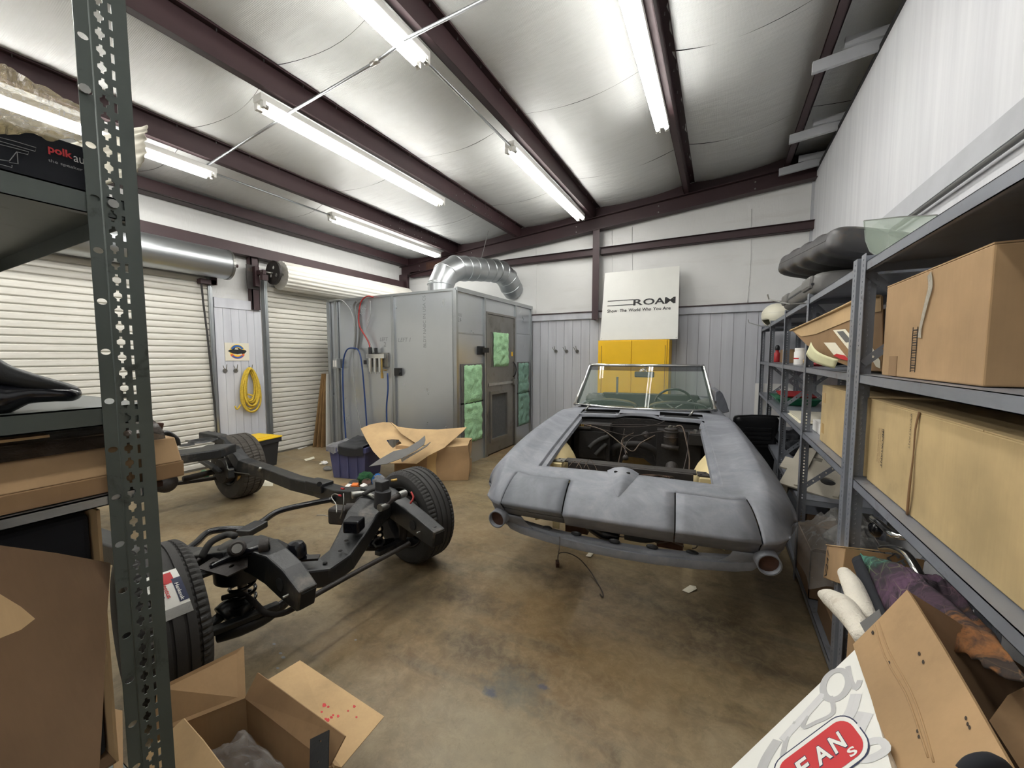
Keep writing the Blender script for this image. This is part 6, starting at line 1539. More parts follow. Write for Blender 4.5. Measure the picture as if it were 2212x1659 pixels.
# steering: relay rod, cylinders, idler, boxes
cpart(MB().tube(zz([(455, 1228, .50), (490, 1210, .52), (530, 1195, .545), (566, 1184, .56)]), [.016, .021, .022, .022], 14, smooth=4), 'steering_arm', 'black_gloss', smooth=True)
cpart(MB().cyl(QZ(560, 1182, .57), QZ(581, 1178, .57), .036, 20), 'arm_end_cap', 'dark_iron', smooth=True, auto=40)
cpart(MB().cyl(QZ(581, 1178, .57), QZ(583, 1177.5, .57), .022, 16), 'end_washer', 'dark_iron')
cpart(MB().cyl(QZ(512, 1185, .56), QZ(512, 1185, .63), .040, 18, r2=.028), 'power_steering_valve', 'dark_iron', smooth=True, auto=40)
cpart(MB().cyl(QZ(512, 1185, .63), QZ(512, 1185, .645), .020, 18), 'chrome_cap', 'steel', smooth=True, auto=40)
cpart(MB().tube(zz([(435, 1205, .52), (455, 1172, .58), (490, 1155, .60), (508, 1158, .60)]), .016, 12, smooth=4), 'hose', 'rubber', smooth=True)
cpart(MB().tube(zz([(425, 1215, .50), (448, 1190, .50), (480, 1180, .50)]), .010, 8, smooth=3), 'brake_line', 'dark_iron', smooth=True)
pv, pf, _ = plate([(0, 0), (.20, -.02), (.24, .05), (.16, .13), (.02, .12)], [circ(.05, .04, .012, 10), circ(.10, .07, .014, 10), circ(.16, .04, .012, 10), circ(.13, .10, .009, 10), circ(.06, .09, .009, 10)], .006)
Tq = Matrix.Translation(QZ(425, 1228, .50)) @ Matrix.Rotation(rad(15), 4, 'Z') @ Matrix.Rotation(rad(12), 4, 'X')
cpart(MB().add([Tq @ p for p in pv], pf), 'arm_plate', 'dark_iron')
em = QZ(640, 1200, .44)
cpart(MB().beam([em+Vector((-.07, -.07, -.01)), em+Vector((.09, .07, -.02))], .05, .012), 'engine_mount_plate', 'black_gloss')
cpart(MB().lathe([(0, .075), (.035, .07), (.05, .045), (.052, 0)], em, (0, 0, 1), 18), 'engine_mount', 'black_gloss', smooth=True, auto=40)
em = QZ(765, 1136, .50)
cpart(MB().box((-.05, -.045, -.03), (.05, .045, .045), T=Matrix.Translation(em) @ Matrix.Rotation(.4, 4, 'Z')), 'engine_mount', 'black_gloss', bevel=.012)
cpart(MB().box((-.07, -.05, -.06), (.07, .05, .06), T=Matrix.Translation(QZ(735, 1112, .37)) @ Matrix.Rotation(.3, 4, 'Z')), 'steering_gearbox', 'dark_iron', bevel=.02)
cpart(MB().cyl(QZ(748, 1100, .42), QZ(775, 1098, .42), .04, 16), 'gearbox_barrel', 'dark_iron', smooth=True, auto=40)
cn_ = QZ(826, 1092, .56)
cpart(MB().lathe([(0, .105), (.03, .105), (.05, .095), (.052, .0), (.048, -.01), (0, -.01)], cn_, (.05, .05, 1), 22), 'steering_reservoir', 'black_plastic', smooth=True, auto=40)
cpart(MB().box((-.03, -.03, .10), (.03, .035, .16), T=Matrix.Translation(cn_)), 'reservoir_bracket', 'black_plastic', bevel=.005)
cpart(MB().cyl(cn_+Vector((.03, .05, .15)), cn_+Vector((.06, .07, .155)), .009, 8), 'brass_fitting', 'brass', smooth=True)
cpart(MB().tube(zz([(760, 1070, .57), (790, 1066, .57), (815, 1078, .56), (838, 1082, .56)]), [.026, .014, .014, .018], 12, smooth=4), 'tie_rod', 'steel', smooth=True)
cpart(MB().tube(zz([(785, 1068, .60), (810, 1056, .61), (840, 1060, .60)]), .014, 10, smooth=4), 'hose', 'rubber', smooth=True)
cpart(MB().tube(zz([(828, 1094, .57), (845, 1080, .59), (866, 1068, .60)]), [.022, .020, .018], 12, smooth=4), 'steering_arm', 'dark_iron', smooth=True)
for P_ in ((828, 1094, .57), (868, 1068, .60)): cpart(MB().cyl(QZ(*P_)+Vector((0, -.03, 0)), QZ(*P_)+Vector((0, .03, 0)), .024, 14), 'joint_eye', 'steel', smooth=True, auto=40)
for L_ in ([(727, 1108, .46), (726, 1090, .50), (716, 1074, .54), (722, 1067, .56), (733, 1070, .56)], [(735, 1120, .40), (742, 1090, .50), (742, 1066, .56)], [(716, 1118, .34), (700, 1113, .34), (684, 1113, .34)]):
    cpart(MB().tube(zz(L_), .0035, 6, smooth=4), 'brake_line', 'steel', smooth=True)
cpart(MB().cyl(QZ(732, 1070, .56), QZ(737, 1071, .56), .007, 8), 'red_plug', 'red_plastic')
cpart(MB().cyl(QZ(737, 1055, .56), QZ(743, 1056, .56), .007, 8), 'red_plug', 'red_plastic')
cpart(MB().cyl(QZ(597, 1210, .47), QZ(602, 1212, .47), .010, 8), 'red_plug', 'red_plastic')
cpart(MB().tube(zz([(790, 1180, .22), (815, 1178, .20), (850, 1168, .19)]), [.03, .035, .02], 12, smooth=4), 'lower_arm_front', 'black_gloss', smooth=True)
cpart(MB().lathe([(.030, 0), (.042, 0), (.042, .006), (.030, .006)], QZ(818, 1172, .24), (.3, -.4, 1), 6), 'link_nut', 'steel')
# long fuel and brake lines along the rail
cpart(MB().tube(zz([(400, 952, .56), (455, 950, .55), (475, 962, .52), (490, 1000, .42), (500, 1018, .37), (560, 1028, .36), (640, 1058, .35), (700, 1076, .35), (735, 1090, .35)]), .006, 8, smooth=4), 'fuel_line', 'steel', smooth=True)
cpart(MB().tube(zz([(490, 1006, .44), (494, 1015, .40), (505, 1014, .40)]), .005, 6, smooth=3), 'brake_line', 'steel', smooth=True)
# rear end
cpart(MB().beam([QZ(480, 968, .60), QZ(455, 978, .60), QZ(400, 985, .60), Vector((-4.55, 1.1, .60))], .26, .085), 'rear_crossmember', bevel=.012)
pc = QZ(436, 951, .66)
cpart(MB().lathe([(.018, -.012), (.03, -.004), (.05, -.012), (.075, -.010), (.085, .006), (.10, .006), (.112, -.01)], pc, (0, 0, 1), 32), 'spring_seat_dish', 'black_paint', smooth=True)
cpart(MB().lathe([(.005, -.012), (.02, -.012)], pc, (0, 0, 1), 20), 'dish_hole', 'shadow_black')
for dx in (-.16, .16): cpart(MB().lathe([(0, .0), (.05, .0), (.06, -.012)], pc+Vector((dx*.3, -abs(dx)*.9*(1 if dx > 0 else -1), -.004)), (0, 0, 1), 20), 'dish_boss', 'black_paint', smooth=True)
cpart(MB().lathe([(0, .13), (.05, .12), (.085, .06), (.09, 0), (.085, -.08), (.05, -.12), (0, -.13)], (-4.42, 1.62, .36), (1, 0, 0), 26), 'differential', 'dark_iron', smooth=True)
cpart(MB().cyl((-4.42, 1.0, .33), (-4.42, 1.62, .34), .028, 14), 'half_shaft', 'dark_iron', smooth=True)
cpart(MB().cyl((-4.45, 1.78, .34), (-4.50, 2.2, .335), .028, 14), 'half_shaft', 'dark_iron', smooth=True)
cpart(MB().beam([(-4.72, 1.0, .20), (-4.74, 1.65, .26), (-4.70, 2.25, .20)], .07, .03), 'transverse_leaf_spring', 'dark_iron')
cpart(MB().beam([QZ(420, 985, .44), QZ(465, 1012, .40), QZ(475, 1022, .36)], .05, .04), 'trailing_arm', 'black_paint', bevel=.008)
cpart(MB().beam([QZ(500, 1022, .36), Vector((-4.46, 2.17, .30))], .06, .10), 'trailing_arm', 'black_paint', bevel=.01)
cpart(MB().lathe([(0, -.05), (.12, -.05), (.13, -.03), (.13, .03), (.06, .05), (0, .05)], (-4.50, 2.16, .32), (0, 1, 0), 28), 'rear_brake_drum', 'dark_iron', smooth=True, auto=40)
cpart(MB().cyl(QZ(440, 1020, .20), QZ(446, 1026, .20), .03, 12), 'strut_bushing', 'green_plastic', smooth=True, auto=40)
cpart(MB().cyl(QZ(514, 1040, .22)+Vector((0, 0, 0)), QZ(517, 1028, .30), .014, 10), 'bump_stop', 'brass', smooth=True)
cpart(MB().cyl(QZ(560, 1016, .44), QZ(562, 1012, .49), .014, 10), 'line_union', 'steel', smooth=True)
# ================================================================ LOOSE THINGS
# boards leaning at the booth end
for i, (dx, m, lb, th) in enumerate(((-.34, 'plywood', 'narrow strip of old plywood leaning outermost by the booth', .02), (-.27, 'plywood', 'old brown plywood board leaning second from the booth', .02), (-.19, 'plywood', 'old plywood board leaning against the white one', .02), (-.09, 'white_enamel', 'white sheet board leaning against the end of the booth', .012))):
    t_ = thing('leaning_board', lb, 'board', (-5.55+dx, 4.3, 0), 'boards leaning on the booth')
    b0 = -5.56+dx; MB().hexa([(b0, 4.13+.02*i, 0), (b0+th, 4.13+.02*i, 0), (b0+th, 5.0, 0), (b0, 5.0, 0), (b0+(-dx)*.9-.02, 4.13+.02*i, 1.22), (b0+th+(-dx)*.9-.02, 4.13+.02*i, 1.22), (b0+th+(-dx)*.9-.02, 5.0, 1.22), (b0+(-dx)*.9-.02, 5.0, 1.22)]).build('board', m, t_)
# totes
def tote(name, label, c, rz, sx, sy, h, m, lid=None):
    t_ = thing(name, label, 'tote', c); T = Matrix.Translation(c) @ Matrix.Rotation(rz, 4, 'Z')
    bx, by = sx/2-.035, sy/2-.03
    def ring(z, a, b): return [T @ Vector(p) for p in ((-a, -b, z), (a, -b, z), (a, b, z), (-a, b, z))]
    o = ring(0, bx, by)+ring(h, sx/2, sy/2); i_ = ring(.01, bx-.006, by-.006)+ring(h, sx/2-.006, sy/2-.006)
    mb = MB(); mb.add(o+i_, [(0, 3, 2, 1), (0, 1, 5, 4), (1, 2, 6, 5), (2, 3, 7, 6), (3, 0, 4, 7), (8, 9, 10, 11), (9, 8, 12, 13), (10, 9, 13, 14), (11, 10, 14, 15), (8, 11, 15, 12), (4, 5, 13, 12), (5, 6, 14, 13), (6, 7, 15, 14), (7, 4, 12, 15)])
    mb.build('tub', m, t_)
    mb = MB()
    for a, b, e, f in ((-sx/2-.02, -sy/2-.02, sx/2+.02, -sy/2), (-sx/2-.02, sy/2, sx/2+.02, sy/2+.02), (-sx/2-.02, -sy/2, -sx/2, sy/2), (sx/2, -sy/2, sx/2+.02, sy/2)): mb.box((a, b, h-.06), (e, f, h), T=T)
    mb.build('rim_band', m, t_)
    for x in (-.25, 0, .25): MB().box((x*sx-.012, -by-.028, .02), (x*sx+.012, -by-.005, h-.07), T=T).build('rib', m, t_)
    if lid:
        MB().box((-sx/2-.03, -sy/2-.03, h), (sx/2+.03, sy/2+.03, h+.022), T=T).build('lid', lid, t_, bevel=.008)
        MB().box((-sx/2+.04, -sy/2+.04, h+.021), (sx/2-.04, sy/2-.04, h+.032), T=T).build('lid_panel', lid, t_, bevel=.006)
    return t_, T
tote('storage_tote', 'black storage tote with a bright yellow lid behind the rear tire', (-5.52, 2.98, 0), rad(8), .40, .50, .385, 'black_plastic', 'yellow_plastic')
bt, TB = tote('storage_tote', 'open blue storage tote with plastic draped over its rim', (-4.02, 3.42, 0), rad(15), .50, .40, .40, 'blue_plastic')
def drape(u, v):
    x = -.27+.20*u; y = -.24+.42*v; z = .415+.012*noise.noise(Vector((u*7, v*7, 1))); 
    if v < .35: z -= (.35-v)*.30*(1-abs(u-.5)); y = -.225-.012*noise.noise(Vector((u*8, v*3, 4)))
    return TB @ Vector((x, y, z))
MB().grid(drape, 18, 20).build('plastic_drape', 'gray_film', bt, smooth=True)
def liner(u, v):
    x = -.10+.34*u; y = -.225+.40*v; z = .42+.05*v-.02*math.sin(PI*u)+.012*noise.noise(Vector((u*5, v*5, 2)))
    if v < .3: z -= (.3-v)*.35; y = -.226
    return TB @ Vector((x, y, z))
MB().grid(liner, 16, 14).build('black_liner', 'black_plastic', bt, smooth=True)
blob('contents', TB @ Vector((0, 0, .28)), .16, (1.2, .9, .5), 'cloth_black', bt, .2, 3, 20)
# big crumpled carton with torn flaps
bc = thing('crumpled_carton', 'big crumpled taped carton with torn open flaps beside the booth', 'carton', (-2.95, 3.85, 0))
Tb_ = Matrix.Translation((-3.13, 3.86, 0)) @ Matrix.Rotation(rad(30), 4, 'Z')
def crum(p):
    n = Vector((noise.noise(p*4+Vector((3, 0, 0))), noise.noise(p*4+Vector((0, 7, 0))), noise.noise(p*4+Vector((0, 0, 11)))))
    return p+n*.028
sx_, sy_, sz_ = .88, .44, .43
faces = [lambda u, v: Vector((-sx_/2+sx_*u, -sy_/2, sz_*v)), lambda u, v: Vector((sx_/2, -sy_/2+sy_*u, sz_*v)), lambda u, v: Vector((sx_/2-sx_*u, sy_/2, sz_*v)), lambda u, v: Vector((-sx_/2, sy_/2-sy_*u, sz_*v))]
for fc in faces:
    MB().grid(lambda u, v, fc=fc: (lambda q: Vector((q.x, q.y, max(0.002, q.z))))(Tb_ @ crum(fc(u, v))), 10, 8).build('side_wall', 'card_kraft', bc, smooth=True, auto=30)
MB().grid(lambda u, v: Tb_ @ crum(Vector((-sx_/2+sx_*u, -sy_/2+sy_*v, .004+.02))), 4, 4).build('base', 'card_kraft', bc)
MB().grid(lambda u, v: Tb_ @ (crum(Vector((.02+(sx_/2-.02)*u, -sy_/2+sy_*v, sz_)))+Vector((0, 0, .02*math.sin(v*PI)))), 6, 8).build('top_flap', 'card_light', bc, smooth=True, auto=30)
for (u0, u1, v0, v1, k) in ((.42, .56, 0, 1, 0), (0, 1, .42, .62, 1), (.3, .45, 0, 1, 1)):
    MB().grid(lambda u, v, k=k: Tb_ @ (crum(faces[k](u0+(u1-u0)*u, v0+(v1-v0)*v))+(Vector((0, -.003, 0)) if k == 0 else Vector((.003, 0, 0)))), 8, 8).build('packing_tape', 'tape', bc, smooth=True)
sheet('torn_flap', 'card_light', bc, ((779, 926, 5.0), (925, 968, 4.75), (828, 993, 4.55)), [(779, 926), (800, 917), (828, 912), (843, 913), (868, 938), (900, 962), (925, 968), (893, 1001), (845, 1001), (822, 992), (806, 975), (792, 952)], [[(835, 951), (846, 949), (861, 950), (868, 958), (858, 962), (849, 968), (842, 962)]], .005)
sheet('torn_flap', 'card_light', bc, ((845, 912, 5.05), (1008, 924, 4.9), (930, 985, 4.6)), [(843, 911), (860, 922), (900, 927), (945, 928), (1008, 923), (1000, 932), (962, 965), (930, 962), (905, 962), (868, 938)], (), .005)
sheet('torn_flap', 'card_light', bc, ((925, 960, 4.7), (975, 955, 4.6), (900, 1003, 4.45)), [(905, 965), (960, 958), (962, 966), (925, 985), (900, 1002), (845, 1000), (880, 985)], (), .005)
fl = thing('felt_piece', 'curved dark grey felt sheet lying over the torn carton flaps', 'sheet', QW(860, 985, 4.4))
sheet('felt', 'case_grey', fl, ((797, 1008, 4.35), (918, 942, 4.55), (918, 962, 4.45)), [(797, 1008), (820, 992), (850, 975), (880, 968), (905, 952), (918, 941), (919, 950), (916, 960), (900, 972), (868, 990), (835, 1002)], (), .006)
sheet('felt', 'case_grey', fl, ((868, 996, 4.40), (930, 955, 4.5), (920, 965, 4.4)), [(866, 992), (905, 972), (930, 955), (922, 964), (905, 975), (880, 990), (868, 998)], (), .006)
# junk carton
jc, TJ = carton('junk_carton', 'low open carton of small junk on the floor behind the front tire', 'carton', (-3.28, 2.86, 0), (.46, .32, .11), rad(14), 'card_old', open_top=True, flaps=[('-x', .16, 168), ('+x', .10, 150), ('+y', .10, 150)])
J = lambda x, y, z: TJ @ Vector((x, y, z))
blob('plastic_bag', J(-.06, .14, .17), .085, (1.1, .8, .8), 'green_film', None, .22, 3, 26, seed=2, label='small dark green plastic bag in the junk carton', cat='bag')
blob('plastic_bag', J(.10, .12, .17), .07, (.9, .8, .9), 'blue_film', None, .25, 3, 24, seed=5, label='bright blue plastic bag in the junk carton', cat='bag')
blob('plastic_bag', J(.16, .06, .17), .075, (1.0, .8, .9), 'gray_film', None, .28, 3, 26, seed=8, label='silvery clear plastic bag in the junk carton beside the tire', cat='bag')
def puck(label, p, r, h, m, ax):
    t_ = thing('round_can', label, 'can', p); MB().lathe([(0, -h/2), (r*.9, -h/2), (r, -h/2+.006), (r, h/2-.006), (r*.9, h/2), (r*.5, h/2-.004), (0, h/2-.004)], p, ax, 22).build('can_body', m, t_, smooth=True, auto=40)
puck('dark round drum-shaped part at the left of the junk carton', J(-.14, .04, .13), .055, .05, 'dark_iron', (.2, -.3, 1)); puck('brown round part in the middle of the junk carton', J(-.0, .06, .145), .05, .05, 'brown_rust', (.5, -.5, 1)); puck('small dark round part deep in the junk carton', J(.07, .0, .13), .04, .04, 'dark_iron', (-.3, -.5, 1))
def bit(label, p, s_, m, rz, cat='box'):
    T = Matrix.Translation(p) @ Matrix.Rotation(rz, 4, 'Z') @ Matrix.Rotation(.3, 4, 'X'); t_ = thing('small_box', label, cat, p)
    MB().box((-s_[0]/2, -s_[1]/2, -s_[2]/2), (s_[0]/2, s_[1]/2, s_[2]/2), T=T).build('box_body', m, t_, bevel=.002)
    MB().box((-s_[0]/2, -s_[1]/2, s_[2]/2), (s_[0]/2, s_[1]/2, s_[2]/2+.0015), T=T).build('box_lid', m, t_)
bit('small orange box among the junk in the low carton', J(-.06, -.05, .14), (.06, .05, .06), 'orange_card', .5)
bit('small white box next to the orange one in the junk carton', J(-.13, -.06, .13), (.05, .05, .05), 'white_plastic', .2)
bit('flat blue and white leaflet box at the left corner of the junk carton', J(-.19, -.10, .115), (.09, .06, .012), 'blue_film', -.3)
bit('small white carton right of the orange box', J(.02, -.02, .145), (.07, .05, .02), 'white_plastic', -.2)
bit('tiny brown box at the right of the junk carton', J(.09, -.06, .13), (.04, .04, .04), 'card_kraft', .8)
for i, (a, b, r_, m, lb) in enumerate(((701, 1000, .05, 'white_plastic', 'small white wrapper on the floor left of the blue tote'), (708, 1012, .06, 'gray_film', 'crumpled clear wrapper on the floor by the blue tote'), (694, 1002, .03, 'paper', 'tiny white paper cup piece beside the blue tote'))):
    blob('floor_wrapper', QZ(a, b, r_*.4), r_, (1, .8, .5), m, None, .35, 3, 16, seed=i+4.0, flat=-r_*.38, label=lb, cat='wrapper')
# paper scraps on the slab
def scrap(label, L_, m, lift=.004):
    pts = [QZ(a, b, lift+jit(.002)+.006*(i % 2)) for i, (a, b) in enumerate(L_)]; MB().panel(pts, .001).build('floor_scrap', m, None, label=label, cat='scrap')
scrap('torn tan paper scrap on the floor in front of the car', [(1473, 1275), (1490, 1264), (1503, 1266), (1505, 1272), (1488, 1281)], 'paper')
scrap('small pinkish paper scrap under the car nose', [(1265, 1201), (1274, 1191), (1285, 1192), (1276, 1203)], 'poster_cream')
scrap('white strip lying at the foot of the right roll-up door', [(642, 968), (668, 960), (670, 962), (645, 971)], 'white_plastic')
scrap('pale worn paper stuck on the floor before the right roll-up door', [(657, 992), (678, 986), (680, 990), (661, 996)], 'paper')
for i, (a, b, s_, lb) in enumerate(((592, 1391, 4, 'pale blue paint fleck on the floor, nearest the near tire, upper one'), (606, 1411, 4, 'tiny pale blue paint fleck in the middle of the row on the floor'), (612, 1420, 5, 'largest pale blue paint fleck in the row on the floor'), (600, 1443, 4, 'pale blue paint fleck on the floor closest to the open carton'), (768, 1382, 3, 'lone blue paint fleck on the floor away from the other flecks'))):
    pts = [QZ(a+s_*math.cos(t), b+s_*.6*math.sin(t), .0015) for t in [k*PI/3 for k in range(6)]]
    MB().panel(pts, .0008).build('paint_fleck', 'hose_grey', None, label=lb, cat='fleck', group='paint flecks on the floor')
cr_ = [(735, 1040), (722, 1010), (705, 1000), (640, 1035), (560, 1100), (545, 1120), (538, 1150)]
# white insert under the chassis
t_ = thing('white_block', 'small white foam block on the floor under the far frame rail', 'block', QZ(565, 1048, 0))
MB().hexa([QZ(545, 1050, 0), QZ(590, 1050, 0), QZ(585, 1038, 0), QZ(548, 1040, 0), QZ(545, 1042, .03), QZ(590, 1042, .03), QZ(585, 1032, .03), QZ(548, 1034, .03)]).build('block', 'paper', t_, bevel=.004)
# ---------------------------------------------------------------- near left rack
LX = -1.10
ra_ = thing('green_rack', 'tall grey-green perforated steel rack close to the camera on the left', 'shelving', (LX, .35, 0))
yL = QX(155, 0, LX).y; yR = QX(277, 100, LX).y; W_ = yR-yL
yy = lambda px, py: QX(px, py, LX).y
HP = 2.45
cross = lambda cx, cy: [(cx+a*.0055, cy+b*.0072) for a, b in ((-.45, -1.6), (.45, -1.6), (.45, -.95), (1.25, -.45), (1.25, .45), (.45, .95), (.45, 1.6), (-.45, 1.6), (-.45, .95), (-1.25, .45), (-1.25, -.45), (-.45, -.95))]
pitch = .0318; holes = []; z0 = QX(236, 258, LX).z % pitch
uK = yy(228, 258)-yL; uS = yy(252, 258)-yL; uO = yy(181, 194)-yL; uC = yy(203, 194)-yL
z = z0
while z < HP-.03:
    if z > .05: holes.append([(a, b) for a, b in cross(uK, z)]); holes.append(rectp(uS, z-.005, .0052, .0185))
    z += pitch
zo = QX(181, 194, LX).z % .1005
z = zo
while z < HP-.03:
    if z > .05: holes.append(circ(.0115, z, .0078, 14, .8))
    z += .1005
v, f, _ = plate([(0, 0), (W_, 0), (W_, HP), (0, HP)], holes, .0022)
def bend(p):   # the flange has a shallow pressed step between the oval and the keyhole rows
    d = p.x-uC; s_ = max(0, min(1, (d+.004)/.008)); return .004*(1-s_)
mb = MB(); mb.add([(LX+p.z+0, yL+p.x, p.y) for p in v], f)
po_ = mb.build('post', 'rack_green', ra_)
MB().tube([(LX+.001, yL+uC, .02), (LX+.001, yL+uC, HP-.02)], .0014, 8, flat=.6).build('pressed_groove', 'rack_green', ra_, smooth=True)
MB().box((LX-.045, yR-.0022, 0), (LX-.0012, yR, HP)).build('post_side_flange', 'rack_green', ra_)
MB().box((LX-1.25, yR-.0022, 0), (LX-1.21, yR, HP)).build('post', 'rack_green', ra_); MB().box((LX-1.2522, yR-.06, 0), (LX-1.25, yR, HP)).build('post_side_flange', 'rack_green', ra_)
yB = -1.15
MB().box((LX-.0012, yB, 0), (LX+.0012, yB+.08, HP)).build('post', 'rack_green', ra_); MB().box((LX-1.25, yB, 0), (LX-1.248, yB+.06, HP)).build('post', 'rack_green', ra_)
def gshelf(z, lip, m='rack_green'):
    x0, x1, y0, y1 = LX-1.248, LX-.003, yB+.01, yR-.004
    a = MB().box((x0, y0, z-.003), (x1, y1, z)).box((x1-.002, y0, z-lip), (x1, y1, z)).box((x0, y0, z-lip), (x0+.002, y1, z)).box((x0, y1-.002, z-lip), (x1, y1, z)).box((x1-.018, y0, z-lip), (x1, y1, z-lip+.002))
    a.build('shelf', m, ra_)
zs1 = QX(179, 409, LX).z; zs2 = QX(213, 880, LX).z; zs3 = QX(224, 1071, LX).z
gshelf(zs1, .042); gshelf(zs2, .038); gshelf(zs3, .022, 'galv'); gshelf(.40, .04); gshelf(.06, .04)
for k in range(3):
    for j in range(2): MB().box((LX-.20+.05*j-.008, .10+.05*k, zs1-.0045), (LX-.20+.05*j+.008, .125+.05*k, zs1-.0032)).build('shelf_slot', 'shadow_black', ra_)
for a, b in ((243, 441), (181, 193)): MB().cyl(QX(a, b, LX+.001), QX(a, b, LX+.001)+Vector((.006, 0, 0)), .0085, 10).build('bolt', 'steel', ra_, smooth=True, auto=40)
# speaker box on the top shelf
sbx = thing('speaker_box', 'long black printed carton on the top shelf of the green rack', 'box', (LX-.1, 0, zs1))
zt = QX(0, 258, LX-.02).z
MB().box((LX-.34, -.75, zs1+.001), (LX-.02, QX(186, 400, LX-.02).y+.02, zt)).build('box_body', 'ink_navy', sbx, bevel=.003)
sbx.children[0].data.materials[0] = M['cloth_black']
Xd = (0, 1, 0); fx = LX-.0185
O_ = QX(104, 333, fx); e_ = QX(157, 349, fx); text_on('polk', O_, Xd, DZ, e_.y-O_.y, 'print_red', 'ink_red', sbx, height=.018, bold=.03)
O2 = QX(159, 349, fx); text_on('audio', O2, Xd, DZ, .036, 'print_white', 'white_enamel', sbx, height=.016)
O3 = QX(104, 351, fx); text_on('the speaker specialists', O3, Xd, DZ, .085, 'print_white', 'hose_grey', sbx, height=.007)['kind'] = 'stuff'
def outl(L_): return MB().tube([QX(a, b, fx+.0005) for a, b in L_], .0006, 4).build('line_drawing', 'hose_grey', sbx)
outl([(0, 297), (35, 306), (78, 319), (76, 327), (0, 305)]); outl([(0, 312), (40, 322), (62, 328), (60, 334), (36, 328), (20, 348), (0, 345)]); outl([(37, 328), (39, 354), (20, 351)]); outl([(0, 355), (26, 362), (26, 357)])
# bags and foil on top of it
bgp = thing('plastic_bag', 'yellowed clear plastic bag draped over the black box on the top shelf', 'bag', (LX-.1, 0, zt))
def bgf(u, v):
    A = QX(-120, 300, LX-.01).lerp(QX(172, 312, LX-.01), u); B = QX(-120, 90, LX-.12).lerp(QX(172, 240, LX-.12), u)
    p = A.lerp(B, v); p += Vector((.02*math.sin(PI*v), 0, .012*math.sin(v*6+u*3)))+Vector((0, 0, .014*noise.noise(Vector((u*6, v*9, 3)))))+Vector((.010*abs(noise.noise(Vector((u*14, v*5, 1)))), 0, 0)); return p
MB().grid(bgf, 40, 18).build('bag_film', 'yellow_film', bgp, smooth=True)
MB().box((LX-.32, -.7, zt+.002), (LX-.06, .22, zt+.035)).build('wrapped_part', 'tank_grey', bgp, bevel=.012)
fo = thing('foil_pouch', 'crinkled silvery plastic pouch sticking out past the green rack post', 'pouch', QX(300, 320, LX-.2))
f_, n_ = plane_fn((288, 275, 1.02), (318, 270, 1.0), (300, 370, 1.0))
def fof(u, v):
    L0 = [(150, 310), (150, 340), (150, 380), (150, 432)]; R0_ = [(318, 270), (313, 300), (314, 335), (298, 371)]
    k = v*3; i = min(2, int(k)); t = k-i; a = f_(*[L0[i][q]*(1-t)+L0[i+1][q]*t for q in (0, 1)]); b = f_(*[R0_[i][q]*(1-t)+R0_[i+1][q]*t for q in (0, 1)])
    return a.lerp(b, u)+n_*.006*noise.noise(Vector((u*7, v*11, 5)))
MB().grid(fof, 14, 30).build('pouch_film', 'poster_cream', fo, smooth=True, solid=.002)
# glossy black bar on the second shelf
ar = thing('control_arm', 'glossy black forked suspension arm lying on the second shelf of the green rack', 'car part', QX(100, 850, LX-.1))
MB().tube([QX(-60, 770, LX-.05), QX(0, 806, LX-.05), QX(60, 824, LX-.05), QX(120, 838, LX-.06), QX(152, 846, LX-.07), QX(163, 850, LX-.08)], [.020, .019, .017, .015, .014, .009], 16, smooth=5).build('upper_tube', 'black_paint', ar, smooth=True)
MB().tube([QX(-60, 870, LX-.05), QX(0, 862, LX-.05), QX(60, 852, LX-.05), QX(120, 853, LX-.05), QX(152, 853, LX-.06), QX(163, 851, LX-.08)], [.034, .030, .018, .013, .013, .010], 16, smooth=5).build('lower_blade', 'black_gloss', ar, smooth=True)
MB().tube([QX(-20, 842, LX-.10), QX(30, 830, LX-.10), QX(60, 828, LX-.11), QX(83, 832, LX-.12)], [.014, .012, .012, .011], 14, smooth=4).build('cross_tube', 'black_gloss', ar, smooth=True)
# long carton on the third shelf, wrapped bumper on top of it
lcx = LX-.012
y_end = QX(397, 985, lcx).y; zc0 = zs3+.002; zcm = QX(222, 1028, lcx).z; zct = QX(217, 973, lcx).z
lg = thing('long_carton', 'long brown carton sticking out past the green rack post', 'carton', (lcx, 0, zc0))
MB().box((LX-.30, -.95, zc0), (lcx, y_end, zcm)).build('lower_box', 'card_old', lg, bevel=.003)
MB().hexa([(LX-.30, -.95, zcm), (lcx, -.95, zcm), (lcx, y_end-.003, zcm), (LX-.30, y_end-.003, zcm), (LX-.28, -.95, zct), (lcx-.03, -.95, zct), (lcx-.03, y_end-.003, zct), (LX-.28, y_end-.003, zct)]).build('slanted_lid', 'card_kraft', lg, bevel=.003)
wb_ = thing('wrapped_part', 'dark car part wrapped in brown plastic on top of the long carton', 'car part', (LX-.1, 0, zct))
def wpf(u, v):
    y = -.95+(QX(218, 920, LX-.05).y+.10+.95)*u; a = PI*v; r_ = .052+.012*noise.noise(Vector((u*9, v*4, 2)))+.010*abs(noise.noise(Vector((u*20, v*6, 5))))
    return Vector((LX-.13+math.cos(a)*(.10), y, zct+.002+math.sin(a)*r_*(1.0-.25*u)))
MB().grid(wpf, 70, 14).build('plastic_wrap', 'brown_film', wb_, smooth=True)
cp_ = [QX(a, b, LX-.16) for a, b in ((322, 918), (340, 913), (356, 914), (352, 930), (346, 945), (332, 950), (322, 948))]
MB().slab(cp_, (-.02, .0, .0)).build('bracket_end', 'brown_rust', wb_, bevel=.003)
MB().tube([QX(338, 940, LX-.16), QX(360, 935, LX-.2), QX(380, 948, LX-.2), QX(384, 962, LX-.2)], .007, 8, smooth=4).build('strap', 'black_paint', wb_, smooth=True)
bxb = thing('brown_bracket', 'small rusty bracket hanging below the long carton end', 'bracket', QX(337, 1045, LX-.02))
